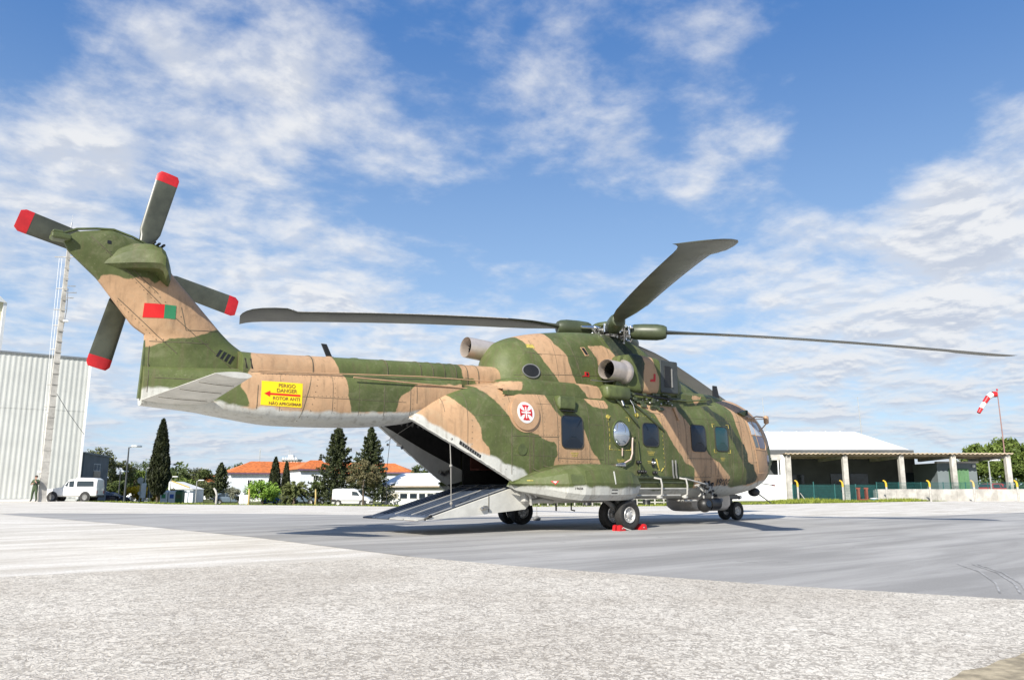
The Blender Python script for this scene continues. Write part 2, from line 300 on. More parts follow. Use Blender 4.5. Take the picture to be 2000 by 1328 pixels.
CAMO={'fin':{'g':[[(-13.4,5.2),(-11.59,5.62),(-11.06,4.77),(-11.26,4.53),(-11.47,4.36),(-11.58,4.44),(-11.7,4.47),(-11.82,4.4),(-11.97,4.4),(-12.13,4.44),(-12.27,4.4),(-12.35,4.26),(-12.88,4.17)],[(-11.44,3.29),(-11.28,3.36),(-11.12,3.47),(-10.96,3.47),(-10.76,3.52),(-10.55,3.59),(-10.37,3.7),(-9.54,3.81),(-9.51,3.32),(-9.62,3.31),(-9.62,3.12),(-9.66,3.01),(-9.8,2.86),(-9.82,2.73),(-9.71,2.59),(-9.64,2.39),(-10.01,2.37),(-10.22,2.43),(-10.5,2.41),(-11.06,2.6),(-11.54,2.54),(-11.6,3.27)]],'w':[[(-11.6,2.55),(-11.35,2.61),(-11.06,2.6),(-10.5,2.41),(-10.46,1.83),(-11.78,1.78)]]},'boom':{'g':[[(-12.02,3.19),(-9.71,3.46),(-9.8,3.23),(-9.8,3.05),(-9.84,2.93),(-9.98,2.8),(-10.0,2.67),(-9.89,2.54),(-9.82,2.34),(-10.0,2.31),(-10.18,2.32),(-10.39,2.38),(-10.66,2.36),(-11.19,2.55),(-11.96,2.49)],[(-8.17,3.46),(-8.11,3.24),(-8.07,3.1),(-7.99,2.88),(-7.99,2.66),(-7.92,2.44),(-7.9,2.32),(-7.71,2.35),(-7.42,2.36),(-6.9,2.39),(-6.88,2.59),(-6.84,2.71),(-6.6,2.86),(-6.46,2.98),(-4.71,3.12),(-4.84,3.27),(-5.13,3.25),(-5.15,3.62),(-5.15,3.79)]],'w':[[(-12.01,2.5),(-11.58,2.53),(-11.4,2.59),(-11.11,2.58),(-10.56,2.39),(-10.29,2.41),(-10.21,2.36),(-10.11,2.35),(-9.93,2.32),(-9.76,2.28),(-9.62,2.33),(-9.45,2.34),(-9.26,2.29),(-8.97,2.29),(-8.74,2.31),(-8.59,2.27),(-8.36,2.34),(-8.16,2.3),(-7.8,2.33),(-7.59,2.33),(-7.46,2.38),(-7.29,2.35),(-7.08,2.38),(-6.9,2.38),(-6.68,2.41),(-6.4,2.46),(-6.17,2.51),(-5.93,2.25),(-5.91,1.47),(-12.82,1.32)]]},'hull':{'g':[[(-5.84,3.0),(-5.79,2.85),(-5.59,2.64),(-5.34,2.42),(-5.18,2.19),(-5.13,1.9),(-4.98,1.71),(-4.96,1.55),(-4.97,1.56),(-4.79,1.13),(-3.64,1.14),(-3.33,1.37),(-3.3,1.5),(-3.19,1.65),(-3.21,1.83),(-3.29,1.91),(-3.53,1.94),(-3.67,2.0),(-3.83,2.07),(-4.0,2.1),(-4.32,2.18),(-4.44,2.32),(-4.6,2.5),(-4.76,2.69),(-4.91,2.87),(-5.01,2.99),(-5.07,3.1)],[(-4.12,3.4),(-4.09,3.2),(-3.99,3.08),(-3.79,3.07),(-3.35,3.08),(-3.4,2.93),(-3.34,2.76),(-3.23,2.61),(-3.05,2.45),(-2.93,2.34),(-2.38,2.24),(-2.31,2.11),(-2.24,1.98),(-2.17,1.8),(-2.03,1.65),(-1.99,1.68),(-1.87,1.5),(-1.83,1.4),(-1.72,0.79),(-1.05,0.72),(1.62,0.7),(1.61,1.2),(1.6,1.41),(1.41,1.51),(1.26,1.51),(1.12,1.7),(0.96,1.83),(0.72,2.06),(0.52,2.33),(0.32,2.53),(0.21,2.71),(-0.15,2.85),(-0.58,2.98),(-0.95,3.27)],[(1.16,3.08),(1.17,2.87),(1.27,2.75),(1.48,2.54),(1.65,2.35),(2.16,1.84),(2.33,1.7),(2.65,1.59),(2.83,1.43),(3.06,1.29),(3.17,1.2),(3.13,0.97),(3.32,0.93),(3.92,0.99),(4.03,1.0),(4.55,1.09),(4.49,1.27),(4.32,1.36),(4.24,1.57),(3.98,1.62),(3.95,1.86),(3.73,2.2),(3.56,2.58),(3.55,3.03),(3.18,3.3)],[(5.63,2.01),(5.62,1.6),(5.54,1.41),(5.52,1.1),(6.65,1.11),(6.78,2.18),(5.62,2.14)],[(5.22,2.05),(5.34,1.6),(5.3,1.2),(5.15,1.02),(6.6,1.0),(6.6,2.3),(5.5,2.12)]],'w':[[(-6.54,2.38),(-6.5,2.42),(-6.31,2.32),(-6.22,2.21),(-6.03,2.16),(-5.89,2.05),(-5.65,1.94),(-5.45,1.78),(-5.35,1.8),(-5.54,1.8),(-5.24,1.64),(-4.97,1.58),(-4.79,1.54),(-4.64,1.42),(-4.39,1.35),(-4.16,1.3),(-4.03,1.18),(-4.23,0.97),(-3.97,0.32),(-6.59,0.38),(-6.63,2.14)],[(-2.47,0.87),(-0.16,0.91),(0.11,0.85),(1.64,0.91),(2.09,1.0),(2.51,0.97),(2.79,0.99),(3.13,0.97),(3.32,0.92),(3.57,0.95),(3.92,0.98),(4.23,0.97),(4.55,1.07),(5.36,1.15),(5.59,1.21),(6.51,1.3),(6.33,-0.27),(-1.04,-0.04)]],'t':[[(-2.55,3.44),(-2.37,3.16),(-2.19,2.98),(-2.12,2.88),(-1.97,2.78),(-1.7,2.75),(-1.5,2.76),(-1.45,2.84),(-1.57,3.03),(-1.74,3.29),(-1.98,3.6)]],'d':[[(1.99,3.33),(2.12,3.2),(2.42,2.93),(2.78,2.63),(3.14,2.33),(3.42,2.05),(3.59,1.79),(3.77,1.56),(3.91,1.38),(3.94,1.21),(4.03,1.0),(4.55,1.09),(4.49,1.27),(4.32,1.36),(4.24,1.57),(3.98,1.62),(3.95,1.86),(3.82,2.09),(3.49,2.34),(3.27,2.63),(3.09,2.79),(2.67,2.98),(2.54,3.26),(2.46,3.37)]]},'shelf':{'t':[[(-2.46,3.46),(-2.27,3.23),(-2.09,3.06),(-2.03,2.98),(-1.51,3.01),(-1.64,3.31),(-1.73,3.41),(-1.88,3.62)],[(-5.6,3.28),(-5.09,3.16),(-3.91,3.23),(-4.04,3.01),(-6.03,2.86)]]},'cowl':{'all':[[(-5.78,4.66),(-5.78,4.66),(-5.78,4.66)]],'t':[[(-3.51,4.47),(-3.47,4.3),(-3.4,4.19),(-3.26,4.07),(-3.12,3.89),(-3.02,3.71),(-2.87,3.56),(-2.73,3.41),(-2.62,3.21),(-2.1,3.25),(-2.13,3.36),(-2.24,3.6),(-2.31,3.78),(-2.31,4.01),(-2.42,4.13),(-2.61,4.28),(-2.68,4.47),(-2.68,4.63)],[(-1.53,4.38),(-1.26,4.38),(-0.97,4.43),(-0.73,4.37),(-0.56,4.18),(-0.7,3.93),(-1.28,3.87),(-1.27,4.02),(-1.35,4.15)]],'d':[[(-0.75,4.87),(-0.74,4.53),(-0.68,4.37),(-0.54,4.18),(-0.45,3.9),(0.43,3.98),(0.25,4.3),(-0.03,4.6),(-0.06,4.96)]]},'nac':{'t':[[(-0.1,4.37),(-0.13,4.19),(-0.05,3.96),(-0.13,3.66),(-0.12,3.49),(-0.11,3.2),(0.4,3.24),(0.51,3.6),(0.4,3.8),(0.32,4.0),(0.26,4.23),(0.26,4.41)]],'d':[[(-0.45,4.34),(-0.46,4.13),(-0.34,3.79),(-0.27,3.5),(-0.15,3.19),(-0.11,3.2),(-0.12,3.49),(-0.13,3.66),(-0.05,3.96),(-0.13,4.19),(-0.1,4.37)]]},'fwd':{'t':[[(1.91,3.34),(2.08,3.07),(2.45,3.36)]],'d':[[(2.52,3.43),(2.71,3.03),(3.17,3.05),(2.92,3.43)]]},'spon':{'w':[[(-5.34,0.9),(-4.19,0.96),(-3.61,0.92),(-3.31,0.96),(-3.23,0.97),(-3.07,0.91),(-2.94,0.94),(-2.69,0.95),(-2.51,0.92),(-2.26,0.89),(-2.0,0.94),(-1.85,0.93),(-1.62,0.92),(-1.43,0.95),(-1.12,0.98),(-0.95,0.41),(-5.34,0.49)]]}}
# ------------------------------------------------------------------ the helicopter
HELI = thing('helicopter', 'large camouflage painted three engined transport helicopter parked on the asphalt with its tail ramp down', 'helicopter')
def sp(x, xs, ys):                      # smooth monotone interpolation
    xs = np.array(xs, float); ys = np.array(ys, float); h = np.diff(xs); d = np.diff(ys)/h; m = np.zeros(len(xs))
    m[0] = d[0]; m[-1] = d[-1]
    for i in range(1, len(xs)-1): m[i] = 0 if d[i-1]*d[i] <= 0 else 2*d[i-1]*d[i]/(d[i-1]+d[i])
    x = np.clip(x, xs[0], xs[-1]); i = np.clip(np.searchsorted(xs, x)-1, 0, len(h)-1); t = (x-xs[i])/h[i]
    return (2*t**3-3*t*t+1)*ys[i]+(t**3-2*t*t+t)*h[i]*m[i]+(-2*t**3+3*t*t)*ys[i+1]+(t**3-t*t)*h[i]*m[i+1]
def sect(x, zb, zm, zt, W, nb, nt, n=112, th0=-math.pi/2, th1=1.5*math.pi, inset=0):
    # ring in plane x: starts at the keel, goes up the starboard side (-y), over the top, down port
    a = np.linspace(th0, th1, 700); c = np.cos(a); s = np.sin(a)
    nn = np.where(s < 0, nb, nt); H = np.where(s < 0, zm-zb, zt-zm)
    y = -(W-inset)*np.sign(c)*np.abs(c)**(2/nn); z = zm+np.sign(s)*np.abs(s)**(2/nn)*(H-inset)
    L = np.concatenate([[0], np.cumsum(np.hypot(np.diff(y), np.diff(z)))]); q = np.linspace(0, L[-1], n+1)
    Y = np.interp(q, L, y); Z = np.interp(q, L, z)
    return [(x, a_, b_) for a_, b_ in zip(Y, Z)]
XH = [-6.6, -6.1, -5.5, -4.9, -4.3, -3.9, -1, 2, 3.5, 4.2, 4.8, 5.3, 5.7, 6.0, 6.2, 6.35, 6.43]
ZT = [2.42, 2.78, 3.02, 3.15, 3.24, 3.28, 3.32, 3.36, 3.44, 3.46, 3.35, 3.12, 2.85, 2.58, 2.34, 2.10, 1.92]
ZB = [1.9, 1.6, 1.3, 1.05, .84, .74, .66, .64, .66, .70, .77, .86, .97, 1.10, 1.23, 1.40, 1.58]
def HW(x):
    if x > 4.0: return 1.38*math.sqrt(max(0, 1-((x-4.0)/2.44)**2))
    return float(sp(x, [-6.6, -6.1, -5.5, -4.9, -4.3, -3.6, 4.1], [.74, .88, 1.08, 1.25, 1.35, 1.38, 1.38]))
def hull_ring(x, **k):
    nt = float(np.interp(x, [-6.6, -4, 3, 5.5, 6.4], [3.0, 3.4, 3.2, 2.5, 2.2])); nb = float(np.interp(x, [-6.6, -3.9, -1, 3, 5.5, 6.4], [7, 8, 6, 4.0, 2.8, 2.2]))
    zt, zb = float(sp(x, XH, ZT)), float(sp(x, XH, ZB));
    if x < -3.9: zb = min(zb, .74-.0*(x+3.9))
    zm = float(np.interp(x, [-6.6, -4, 4, 6.43], [2.15, 1.9, 1.9, 1.76]))
    return zb, zm, zt, HW(x), nb, nt
def zcut(x): return float(np.interp(x, [-6.6, -4.28, -3.9], [2.3, .98, .80]))
# forward cabin shell (closed ring)
xs = list(np.arange(-3.9, 4.0, .075))+list(np.arange(4.0, 6.2, .05))+[6.22, 6.27, 6.31, 6.35, 6.38, 6.405, 6.42, 6.43]
mb = MB(); rings = [sect(x, *hull_ring(x))[:-1] for x in xs]
z0 = 1.75
for k in (.75, .5, .25, .02): rings.append([(6.43+.02*(1-k*k), p[1]*k, z0+(p[2]-z0)*k) for p in rings[len(xs)-1]])
mb.loft(rings, True)
at_c = camo_attrs(mb, 'hull')
fus = mb.build('fuselage', M['camo'], HELI, 40, attrs=at_c)
# aft body, open underneath for the ramp
mb = MB(); rings = []; inn = []
for x in np.arange(-6.6, -3.86, .06):
    x = min(x, -3.9); h = hull_ring(x); zc = zcut(x)
    full = sect(x, *h, n=400); zz = np.array([p[2] for p in full]); ok = np.where(zz >= zc)[0]; seg = np.array(full)[ok[0]:ok[-1]+1]
    L = np.concatenate([[0], np.cumsum(np.hypot(np.diff(seg[:, 1]), np.diff(seg[:, 2])))]); q = np.linspace(0, L[-1], 91)
    rings.append([(x, np.interp(t, L, seg[:, 1]), np.interp(t, L, seg[:, 2])) for t in q])
mb.loft(rings, False)
aft = mb.build('aft_body', M['camo'], HELI, 40, attrs=camo_attrs(mb, 'hull'))
# inner skin + lip
lip = MB(); lining = MB(); panels = MB(); lrings = []
for r in rings:
    x = r[0][0]; zc = zcut(x); W = HW(x)-.09; top = min(float(sp(x, XH, ZT))-.12, 2.62+.0*x) if x > -5.4 else float(np.interp(x, [-6.6, -5.4], [2.28, 2.62]))
    top = max(top, zc+.02)
    pts = []
    for t in np.linspace(-1, 1, 31):
        a = t*math.pi/2; y = W*math.sin(a)*1.0; y = math.copysign(W*abs(math.sin(a))**.35, a) if a else 0
        z = zc+(top-zc)*max(0, math.cos(a))**.45
        pts.append((x, y, z))
    lrings.append(pts)
lining.loft(lrings, False)
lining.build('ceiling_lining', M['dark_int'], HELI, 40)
for side, ix in ((0, 0), (1, -1)):
    a = [r[ix] for r in rings]; b = [r[ix if side else 0] if 0 else (r[0] if side == 0 else r[-1]) for r in lrings]
    c1 = [(p[0], p[1], p[2]-.02) for p in a]; c2 = [(p[0], p[1]*1.0, p[2]-.02) for p in b]
    lp = MB(); lp.loft([a, c1, c2, b], False); lp.build('opening_lip', M['white_paint'], HELI, 30)
    if side == 0: pass
# pale lower wall panels inside, each side
for s in (-1, 1):
    pb = MB(); ra = []
    for k in range(24):
        x = -6.45+(2.9)*k/23; zl = max(zcut(x), .98+max(0, (x+4.28))*.22) if x > -4.28 else zcut(x)
        zu = 2.25+(x+6.45)*(-.355); w = (HW(x)-.10)
        ra.append([(x, s*w, zl), (x, s*(w-.03), max(zu, zl+.01))])
    pb.loft(ra, False); o = pb.build('inner_wall_panel', M['inner_panel'], HELI)
for k in range(15):                     # roof ribs inside the opening
    i = 3+k*3
    if i >= len(lrings): break
    pts = [Vector((p[0]+.02, p[1]*.985, p[2]-.015)) for p in lrings[i][4:-4]]
    rb = MB(); rb.tube(pts, .022, 4); rb.build('ceiling_rib', M['grey'], HELI)
# cabin interior box (floor, walls, bulkhead)
ib = MB()
ib.box((-1.2, 0, .92), (6.2, 2.3, .06)); ib.box((1.9, 0, 1.8), (.06, 2.4, 1.9)); ib.box((-1.0, 1.2, 1.8), (5.8, .05, 1.8)); ib.box((-1.0, -1.2, 1.8), (5.8, .05, 1.8)); ib.box((-1.0, 0, 2.68), (5.8, 2.4, .05))
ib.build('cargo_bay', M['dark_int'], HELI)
for s in (-1, 1):
    for k in range(5):
        sb = MB(); x = -3.5+k*.55; sb.box((x, s*.95, 1.35), (.46, .36, .04)); sb.box((x, s*1.12, 1.65), (.46, .03, .55)); sb.build('troop_seat', mat('red_brown_seat_webbing', (.10, .03, .02), .9) if k == 0 and s == -1 else bpy.data.materials['red_brown_seat_webbing'], HELI)
# tail boom
mb = MB(); rings = []
for x in list(np.arange(-11.5, -5.3, .07)):
    W = float(sp(x, [-11.5, -11.0, -10.3, -9.4, -8.4, -5.3], [.14, .27, .46, .62, .70, .73]))
    zb = float(sp(x, [-11.5, -10.6, -10.2, -9.0, -7.7, -6.6, -6.2, -5.3], [2.28, 2.23, 2.18, 2.07, 2.10, 2.19, 2.3, 2.75]))
    zt = float(np.interp(x, [-11.5, -9.8, -8.6, -6.2, -5.3], [2.95, 3.04, 3.10, 3.22, 3.26]))
    rings.append(sect(x, zb, (zb+zt)/2, zt, W, 4.2, 3.6, n=72)[:-1])
mb.loft(rings, True, True); boom = mb.build('tail_boom', M['camo'], HELI, 40, attrs=camo_attrs(mb, 'boom'))
mb = MB(); rings = []
for x in list(np.arange(-9.95, -3.7, .08)):
    zt = float(np.interp(x, [-9.95, -9.65, -8.4, -5.8, -3.7], [3.36, 3.36, 3.43, 3.57, 3.66])); zb = zt-.75
    rings.append(sect(x, zb, zb+.35, zt, .47, 4, 3.2, n=40)[:-1])
mb.loft(rings, True, True); spine = mb.build('drive_shaft_spine', M['camo'], HELI, 40, attrs=camo_attrs(mb, 'boom'))
for x in (-8.62, -7.0, -6.2, -5.9, -5.6, -5.3, -5.0, -4.7):
    zt = float(np.interp(x, [-9.95, -9.65, -8.4, -5.8, -3.7], [3.36, 3.36, 3.43, 3.57, 3.66]))
    a = [Vector((x, p[1]*1.012, (p[2]-zt+.35)*1.012+zt-.35)) for p in sect(x, zt-.75, zt-.4, zt, .47, 4, 3.2, n=40)[8:33]]
    sp_seams = MB(); sp_seams.tube(a, .008, 4); sp_seams.build('spine_joint', M['seam'], HELI)
# long horizontal lap strips on the boom side
st = MB()
for s in (-1, 1):
    st.tube([(x, s*.60*float(np.interp(x, [-10, -9, -7], [.86, 1, 1.1])), float(np.interp(x, [-9.7, -8.6, -6.2, -4.3], [2.985, 3.03, 3.17, 3.22]))) for x in np.arange(-9.7, -4.2, .3)], .012, 5)
    st.tube([(x, s*.735, 3.0+.0*x) for x in np.arange(-7.9, -4.9, .3)], .014, 5)
st.build('lap_strip', M['tan'], HELI)
# fin
TEz = [2.3, 3.2, 3.50, 3.62, 4.34, 4.74, 4.93, 5.08, 5.17, 5.21]; TEx = [-11.47, -11.49, -11.52, -11.72, -12.33, -12.80, -12.90, -12.70, -12.40, -12.22]
LEz = [2.3, 3.28, 3.36, 3.52, 3.69, 4.19, 4.56, 4.90, 5.04, 5.14, 5.21]; LEx = [-9.3, -9.45, -9.80, -10.05, -10.24, -10.73, -11.10, -11.36, -11.55, -11.85, -12.15]
mb = MB(); rings = []
zs = list(np.arange(2.3, 4.95, .05))+[4.97, 5.02, 5.07, 5.11, 5.15, 5.18, 5.205]
for z in zs:
    te = float(np.interp(z, TEz, TEx)); le = float(np.interp(z, LEz, LEx)); t = float(np.interp(z, [2.3, 3.5, 4.5, 4.9, 5.1, 5.21], [.24, .20, .17, .16, .12, .02]))
    n = 30; ring = []
    for k in range(n+1):
        s = k/n; ring.append((te+(le-te)*s, -t*(.22+.78*min(1, s*2.6))*math.sqrt(max(0, 1-max(0, (s-.55)/.45)**2)), z))
    ring += [(p[0], -p[1], p[2]) for p in ring[-2:0:-1]]+[(ring[0][0], -ring[0][1], z)]
    rings.append(ring)
mb.loft(rings, True, True); fin = mb.build('tail_fin', M['camo'], HELI, 35, attrs=camo_attrs(mb, 'fin'))
# rudder edge strip at the foot of the fin
rb = MB(); rb.prism([(-11.545, 2.40), (-11.47, 2.40), (-11.47, 3.35), (-11.51, 3.4)], -.045, .045); rb.build('fin_trailing_strip', M['green'], HELI)
# gearbox fairing on the fin top
mb = MB(); secs = [(-12.30, .10, 4.52, 4.76, .10), (-12.05, .26, 4.54, 4.92, .1), (-11.85, .42, 4.55, 5.0, .1), (-11.6, .56, 4.56, 5.0, .1), (-11.50, .60, 4.56, 4.96, .1), (-11.43, .60, 4.52, 4.90, .1), (-11.36, .54, 4.42, 4.80, .1), (-11.25, .3, 4.35, 4.72, .1)]
rings = []
for x, o_, zb, zt, y0 in secs:
    k = .09; rings.append([(x, 0, zb), (x, -o_+k, zb), (x, -o_, zb+k*.8), (x, -o_, zt-k*1.6), (x, -o_+k*.8, zt-k*.4), (x, -o_+k*2, zt), (x, 0, zt+.06)])
mb.loft(rings, True, True); gf = fixnorm(mb.build('gearbox_fairing', M['camo'], HELI, 22, attrs=camo_attrs(mb, 'none', 'g')))
for k in range(3):
    v = MB(); v.box((-11.62+k*.075, -.47, 4.985-.012*k), (.035, .2, .03), M=Matrix.Rotation(R(-14), 3, 'Y')); v.build('vent_slot', M['black'], gf)
# fin cap rim
cr = MB(); cr.tube([(-12.93, 0, 4.9), (-12.93, 0, 5.0), (-12.70, 0, 5.13), (-12.4, 0, 5.2), (-12.15, 0, 5.235), (-11.85, 0, 5.17), (-11.55, 0, 5.06)], .022, 6)

cr.build('fin_cap_rim', M['green'], HELI)
tb = MB(); tb.cbox((-12.93, -.03, 4.93), (.28, .26, .11), .03); tb.cbox((-12.98, -.03, 5.0), (.16, .2, .06), .02); tb.build('fin_aft_cap', M['green'], HELI)
# stabiliser (starboard side only)
def wing(name, rt, tp, m, m2=None):
    mb = MB(); rings = []
    for k in range(9):
        f = k/8; te = rt[0]*(1-f)+tp[0]*f; le = rt[1]*(1-f)+tp[1]*f; z = rt[2]*(1-f)+tp[2]*f; y = rt[3]*(1-f)+tp[3]*f; th = rt[4]*(1-f)+tp[4]*f
        up = []; dn = []
        for i in range(15):
            s = i/14; t = th*(1.9*math.sqrt(s)*(1-s)+.22*s*(1-s))+.006; up.append((le+(te-le)*s, y, z+t*.55)); dn.append((le+(te-le)*s, y, z-t*.55))
        rings.append(up+dn[::-1])
    mb.loft(rings, True, True); return fixnorm(mb.build(name, m, HELI, 35))
stab = wing('stabiliser', (-11.52, -10.42, 2.36, -.12, .13), (-11.06, -10.50, 2.61, -2.35, .10), M['white_paint'])
for f in (.25, .55, .8):
    sm = MB()
    p0 = (-11.45+.4*f*.0, -.12, 0)
    sm.tube([(-11.5+.44*f, -.12-2.2*f, 2.36+.25*f-.028-.02), (-11.1+.25*f, -.12-2.2*f, 2.36+.25*f-.065), (-10.6+.0*f, -.12-2.2*f, 2.36+.25*f-.07)], .006, 4)
    sm.build('rib_line', M['seam'], stab)
# tail rotor
TR = Vector((-11.62, .62, 4.81))
hb = MB(); hb.lathe([(-.45, .12), (-.1, .14), (0, .17), (.12, .15), (.16, .06), (.17, .001)], TR, (0, 1, 0), 20)
trh = hb.build('tail_rotor_hub', M['dark_green'], HELI, 40)
for i, ang in enumerate((166.4, 78.0, 347.0, 257.6)):
    a = R(ang); d = Vector((math.cos(a), 0, math.sin(a))); c = Vector((-math.sin(a), 0, math.cos(a))); yv = Vector((0, 1, 0))
    for part in ('tail_rotor_blade', 'blade_tip'):
        mb = MB(); rings = []
        prof = [(.12, -.06, .06, .10), (.42, -.07, .07, .09), (.62, -.20, .10, .05), (.72, -.23, .13, .04), (1.73, -.24, .15, .032)] if part == 'tail_rotor_blade' else [(1.73, -.242, .152, .036), (1.86, -.242, .152, .034), (1.93, -.20, .10, .03)]
        for r, te, le, th in prof:
            pts = []
            for k in range(16):
                t = 2*math.pi*k/16; cc = (te+le)/2+(le-te)/2*math.cos(t); tt = th*math.sin(t)*(.35+.65*(cc-te)/(le-te))
                pitch = R(6); pts.append(TR+d*r+c*(cc*math.cos(pitch))+yv*(tt+cc*math.sin(pitch)))
            rings.append(pts)
        mb.loft(rings, True, True); o = fixnorm(mb.build(part, M['blade'] if part != 'blade_tip' else M['red'], HELI if part != 'blade_tip' else bl, 45))
        if part != 'blade_tip': bl = o
# upper cowling
CT_x = [-4.22, -4.1, -3.85, -3.4, -2.6, -1.4, -.3, .5, 1.2, 2.2, 3.2, 4.3]; CT_z = [3.55, 3.95, 4.24, 4.44, 4.62, 4.79, 4.86, 4.78, 4.45, 3.98, 3.66, 3.38]
CW_x = [-4.22, -4.1, -3.85, -3.4, -2.6, -1, .5, 1.4, 2.6, 4.3]; CW_w = [.2, .46, .70, .86, .92, .86, .84, .80, .72, .45]
mb = MB(); rings = []
def cowl_sec(x, n=50):
    zt = float(sp(x, CT_x, CT_z)); W = float(sp(x, CW_x, CW_w)); zb = 3.0; a = np.linspace(0, math.pi, 300); p = 2.7
    y = -W*np.sign(np.cos(a))*np.abs(np.cos(a))**(2/p); z = zb+(zt-zb)*np.abs(np.sin(a))**(2/2.3)
    L = np.concatenate([[0], np.cumsum(np.hypot(np.diff(y), np.diff(z)))]); q = np.linspace(0, L[-1], n)
    return [(x, np.interp(t, L, y), np.interp(t, L, z)) for t in q]
for x in [-4.22, -4.19, -4.15]+list(np.arange(-4.1, 4.3, .08)): rings.append(cowl_sec(x))
r0 = rings[0]; rings.insert(0, [(-4.23, p[1]*.05, 3.1+(p[2]-3.1)*.2) for p in r0])
mb.loft(rings, False); cowl = mb.build('upper_cowling', M['camo'], HELI, 40, attrs=camo_attrs(mb, 'cowl', 'g'))
# shoulder shelf between cabin side and cowling
mb = MB(); rings = []
for x in np.arange(-4.6, 1.6, .1):
    e = float(np.interp(x, [-4.6, -4.2, 1.5], [.02, 1, 1])); zt = 3.10+.2*e*float(np.interp(x, [-4.6, -2, 1.6], [1, 1.1, .9])); w = float(np.interp(x, [-4.6, -3.9, -2.2, 1.6], [.85, 1.02, 1.12, 1.12]))
    rings.append([(x, -1.20, 2.88), (x, -1.19, 3.0), (x, -w-.03, zt-.06), (x, -w+.05, zt), (x, w-.05, zt), (x, w+.03, zt-.06), (x, 1.19, 3.0), (x, 1.2, 2.88)])
R2 = []
for r in rings:
    nr = []
    for a, b in zip(r[:-1], r[1:]):
        for j in range(4): f = j/4; nr.append(tuple(p*(1-f)+q*f for p, q in zip(a, b)))
    R2.append(nr+[r[-1]])
mb.loft(R2, False); shelf = mb.build('engine_deck', M['camo'], HELI, 30, attrs=camo_attrs(mb, 'shelf', 'g'))
# nacelles both sides
for s in (-1, 1):
    mb = MB(); rings = []
    for x, w0, w1, zb, zt in ((-.72, .7, 1.10, 3.30, 4.12), (-.62, .6, 1.19, 3.26, 4.18), (-.3, .5, 1.24, 3.22, 4.24), (.5, .45, 1.25, 3.22, 4.2), (1.0, .45, 1.22, 3.22, 4.06), (1.35, .4, 1.16, 3.26, 3.9), (1.6, .35, 1.05, 3.3, 3.66), (1.66, .35, .98, 3.34, 3.6)):
        for kk in (0,):
            yc, hw, zc, hz = (w0+w1)/2, (w1-w0)/2, (zb+zt)/2, (zt-zb)/2; ring = []
            for k in range(40):
                a = 2*math.pi*k/40; ring.append((x, s*(yc+hw*math.copysign(abs(math.cos(a))**.36, math.cos(a))), zc+hz*math.copysign(abs(math.sin(a))**.36, math.sin(a))))
            rings.append(ring)
    # subdivide along x for the paint attributes
    R2 = []
    for i in range(len(rings)-1):
        m_ = max(1, int((rings[i+1][0][0]-rings[i][0][0])/.05))
        for j in range(m_): f = j/m_; R2.append([tuple(a*(1-f)+b*f for a, b in zip(p, q)) for p, q in zip(rings[i], rings[i+1])])
    R2.append(rings[-1]); mb.loft(R2, True, True); nac = fixnorm(mb.build('engine_nacelle', M['camo'], HELI, 40, attrs=camo_attrs(mb, 'nac', 'g')))
    # intake surround and slot
    ip = MB(); ip.cbox((.87, s*1.235, 3.73), (.68, .05, .84), .02); pn = ip.build('intake_panel', M['grey'] if 0 else mat('dark_grey_intake_paint', (.045, .052, .052), .5) if s < 0 else bpy.data.materials['dark_grey_intake_paint'], nac)
    sl_ = MB(); sl_.cbox((.80, s*1.255, 3.73), (.26, .03, .56), .03); sl_.build('intake_slot', M['black'], nac)
    sl_ = MB(); sl_.cbox((.96, s*1.268, 3.70), (.05, .04, .5), .015); sl_.build('intake_lip', M['grey'], nac)
    # exhaust pipe with flared collar
    ep = MB(); ax = Vector((-1, s*.16, 0)).normalized(); c0 = Vector((-.66, s*1.06, 3.73))
    ep.lathe([(-.02, .30), (.05, .31), (.10, .30), (.14, .26), (.2, .245), (.72, .245), (.74, .238), (.70, .225), (.1, .22), (0, .001)], c0, ax, 32)
    e = ep.build('exhaust_pipe', M['exhaust'], HELI, 40)
    dk = MB(); dk.lathe([(.05, .001), (.05, .2), (.72, .236)], c0, ax, 24); dk.build('exhaust_bore', M['black'], e)
    # collar panel around the exhaust (bright green quarter)
    cp = MB(); cp.prism([(-1.0, 3.35), (-.2, 3.3), (-.30, 4.12), (-.78, 4.14)], s*1.0, s*1.1); fixnorm(cp.build('exhaust_fairing', M['green'], HELI))
    ob = MB(); rings = []
    for x, h in ((-1.50, .12), (-1.46, .16), (-1.40, .18), (-.75, .18), (-.69, .16), (-.65, .12)):
        rings.append([(x, s*(1.14+.20*(h/.18)*math.copysign(abs(math.cos(a))**.6, math.cos(a))), 3.18+h*math.copysign(abs(math.sin(a))**.6, math.sin(a))) for a in [2*math.pi*k/24 for k in range(24)]])
    ob.loft(rings, True, True); fixnorm(ob.build('oil_cooler_pod', M['green'], HELI, 50))
# rear centre exhaust
ep = MB(); ax = Vector((-1, .05, .07)).normalized(); c0 = Vector((-3.3, .34, 4.06))
ep.lathe([(0, .27), (.28, .25), (1.12, .245), (1.14, .24), (1.1, .225), (.3, .22), (.2, .001)], c0, ax, 32); e = ep.build('exhaust_pipe', M['exhaust'], HELI, 40)
dk = MB(); dk.lathe([(.5, .001), (.5, .2), (1.10, .236)], c0, ax, 24); dk.build('exhaust_bore', M['black'], e)
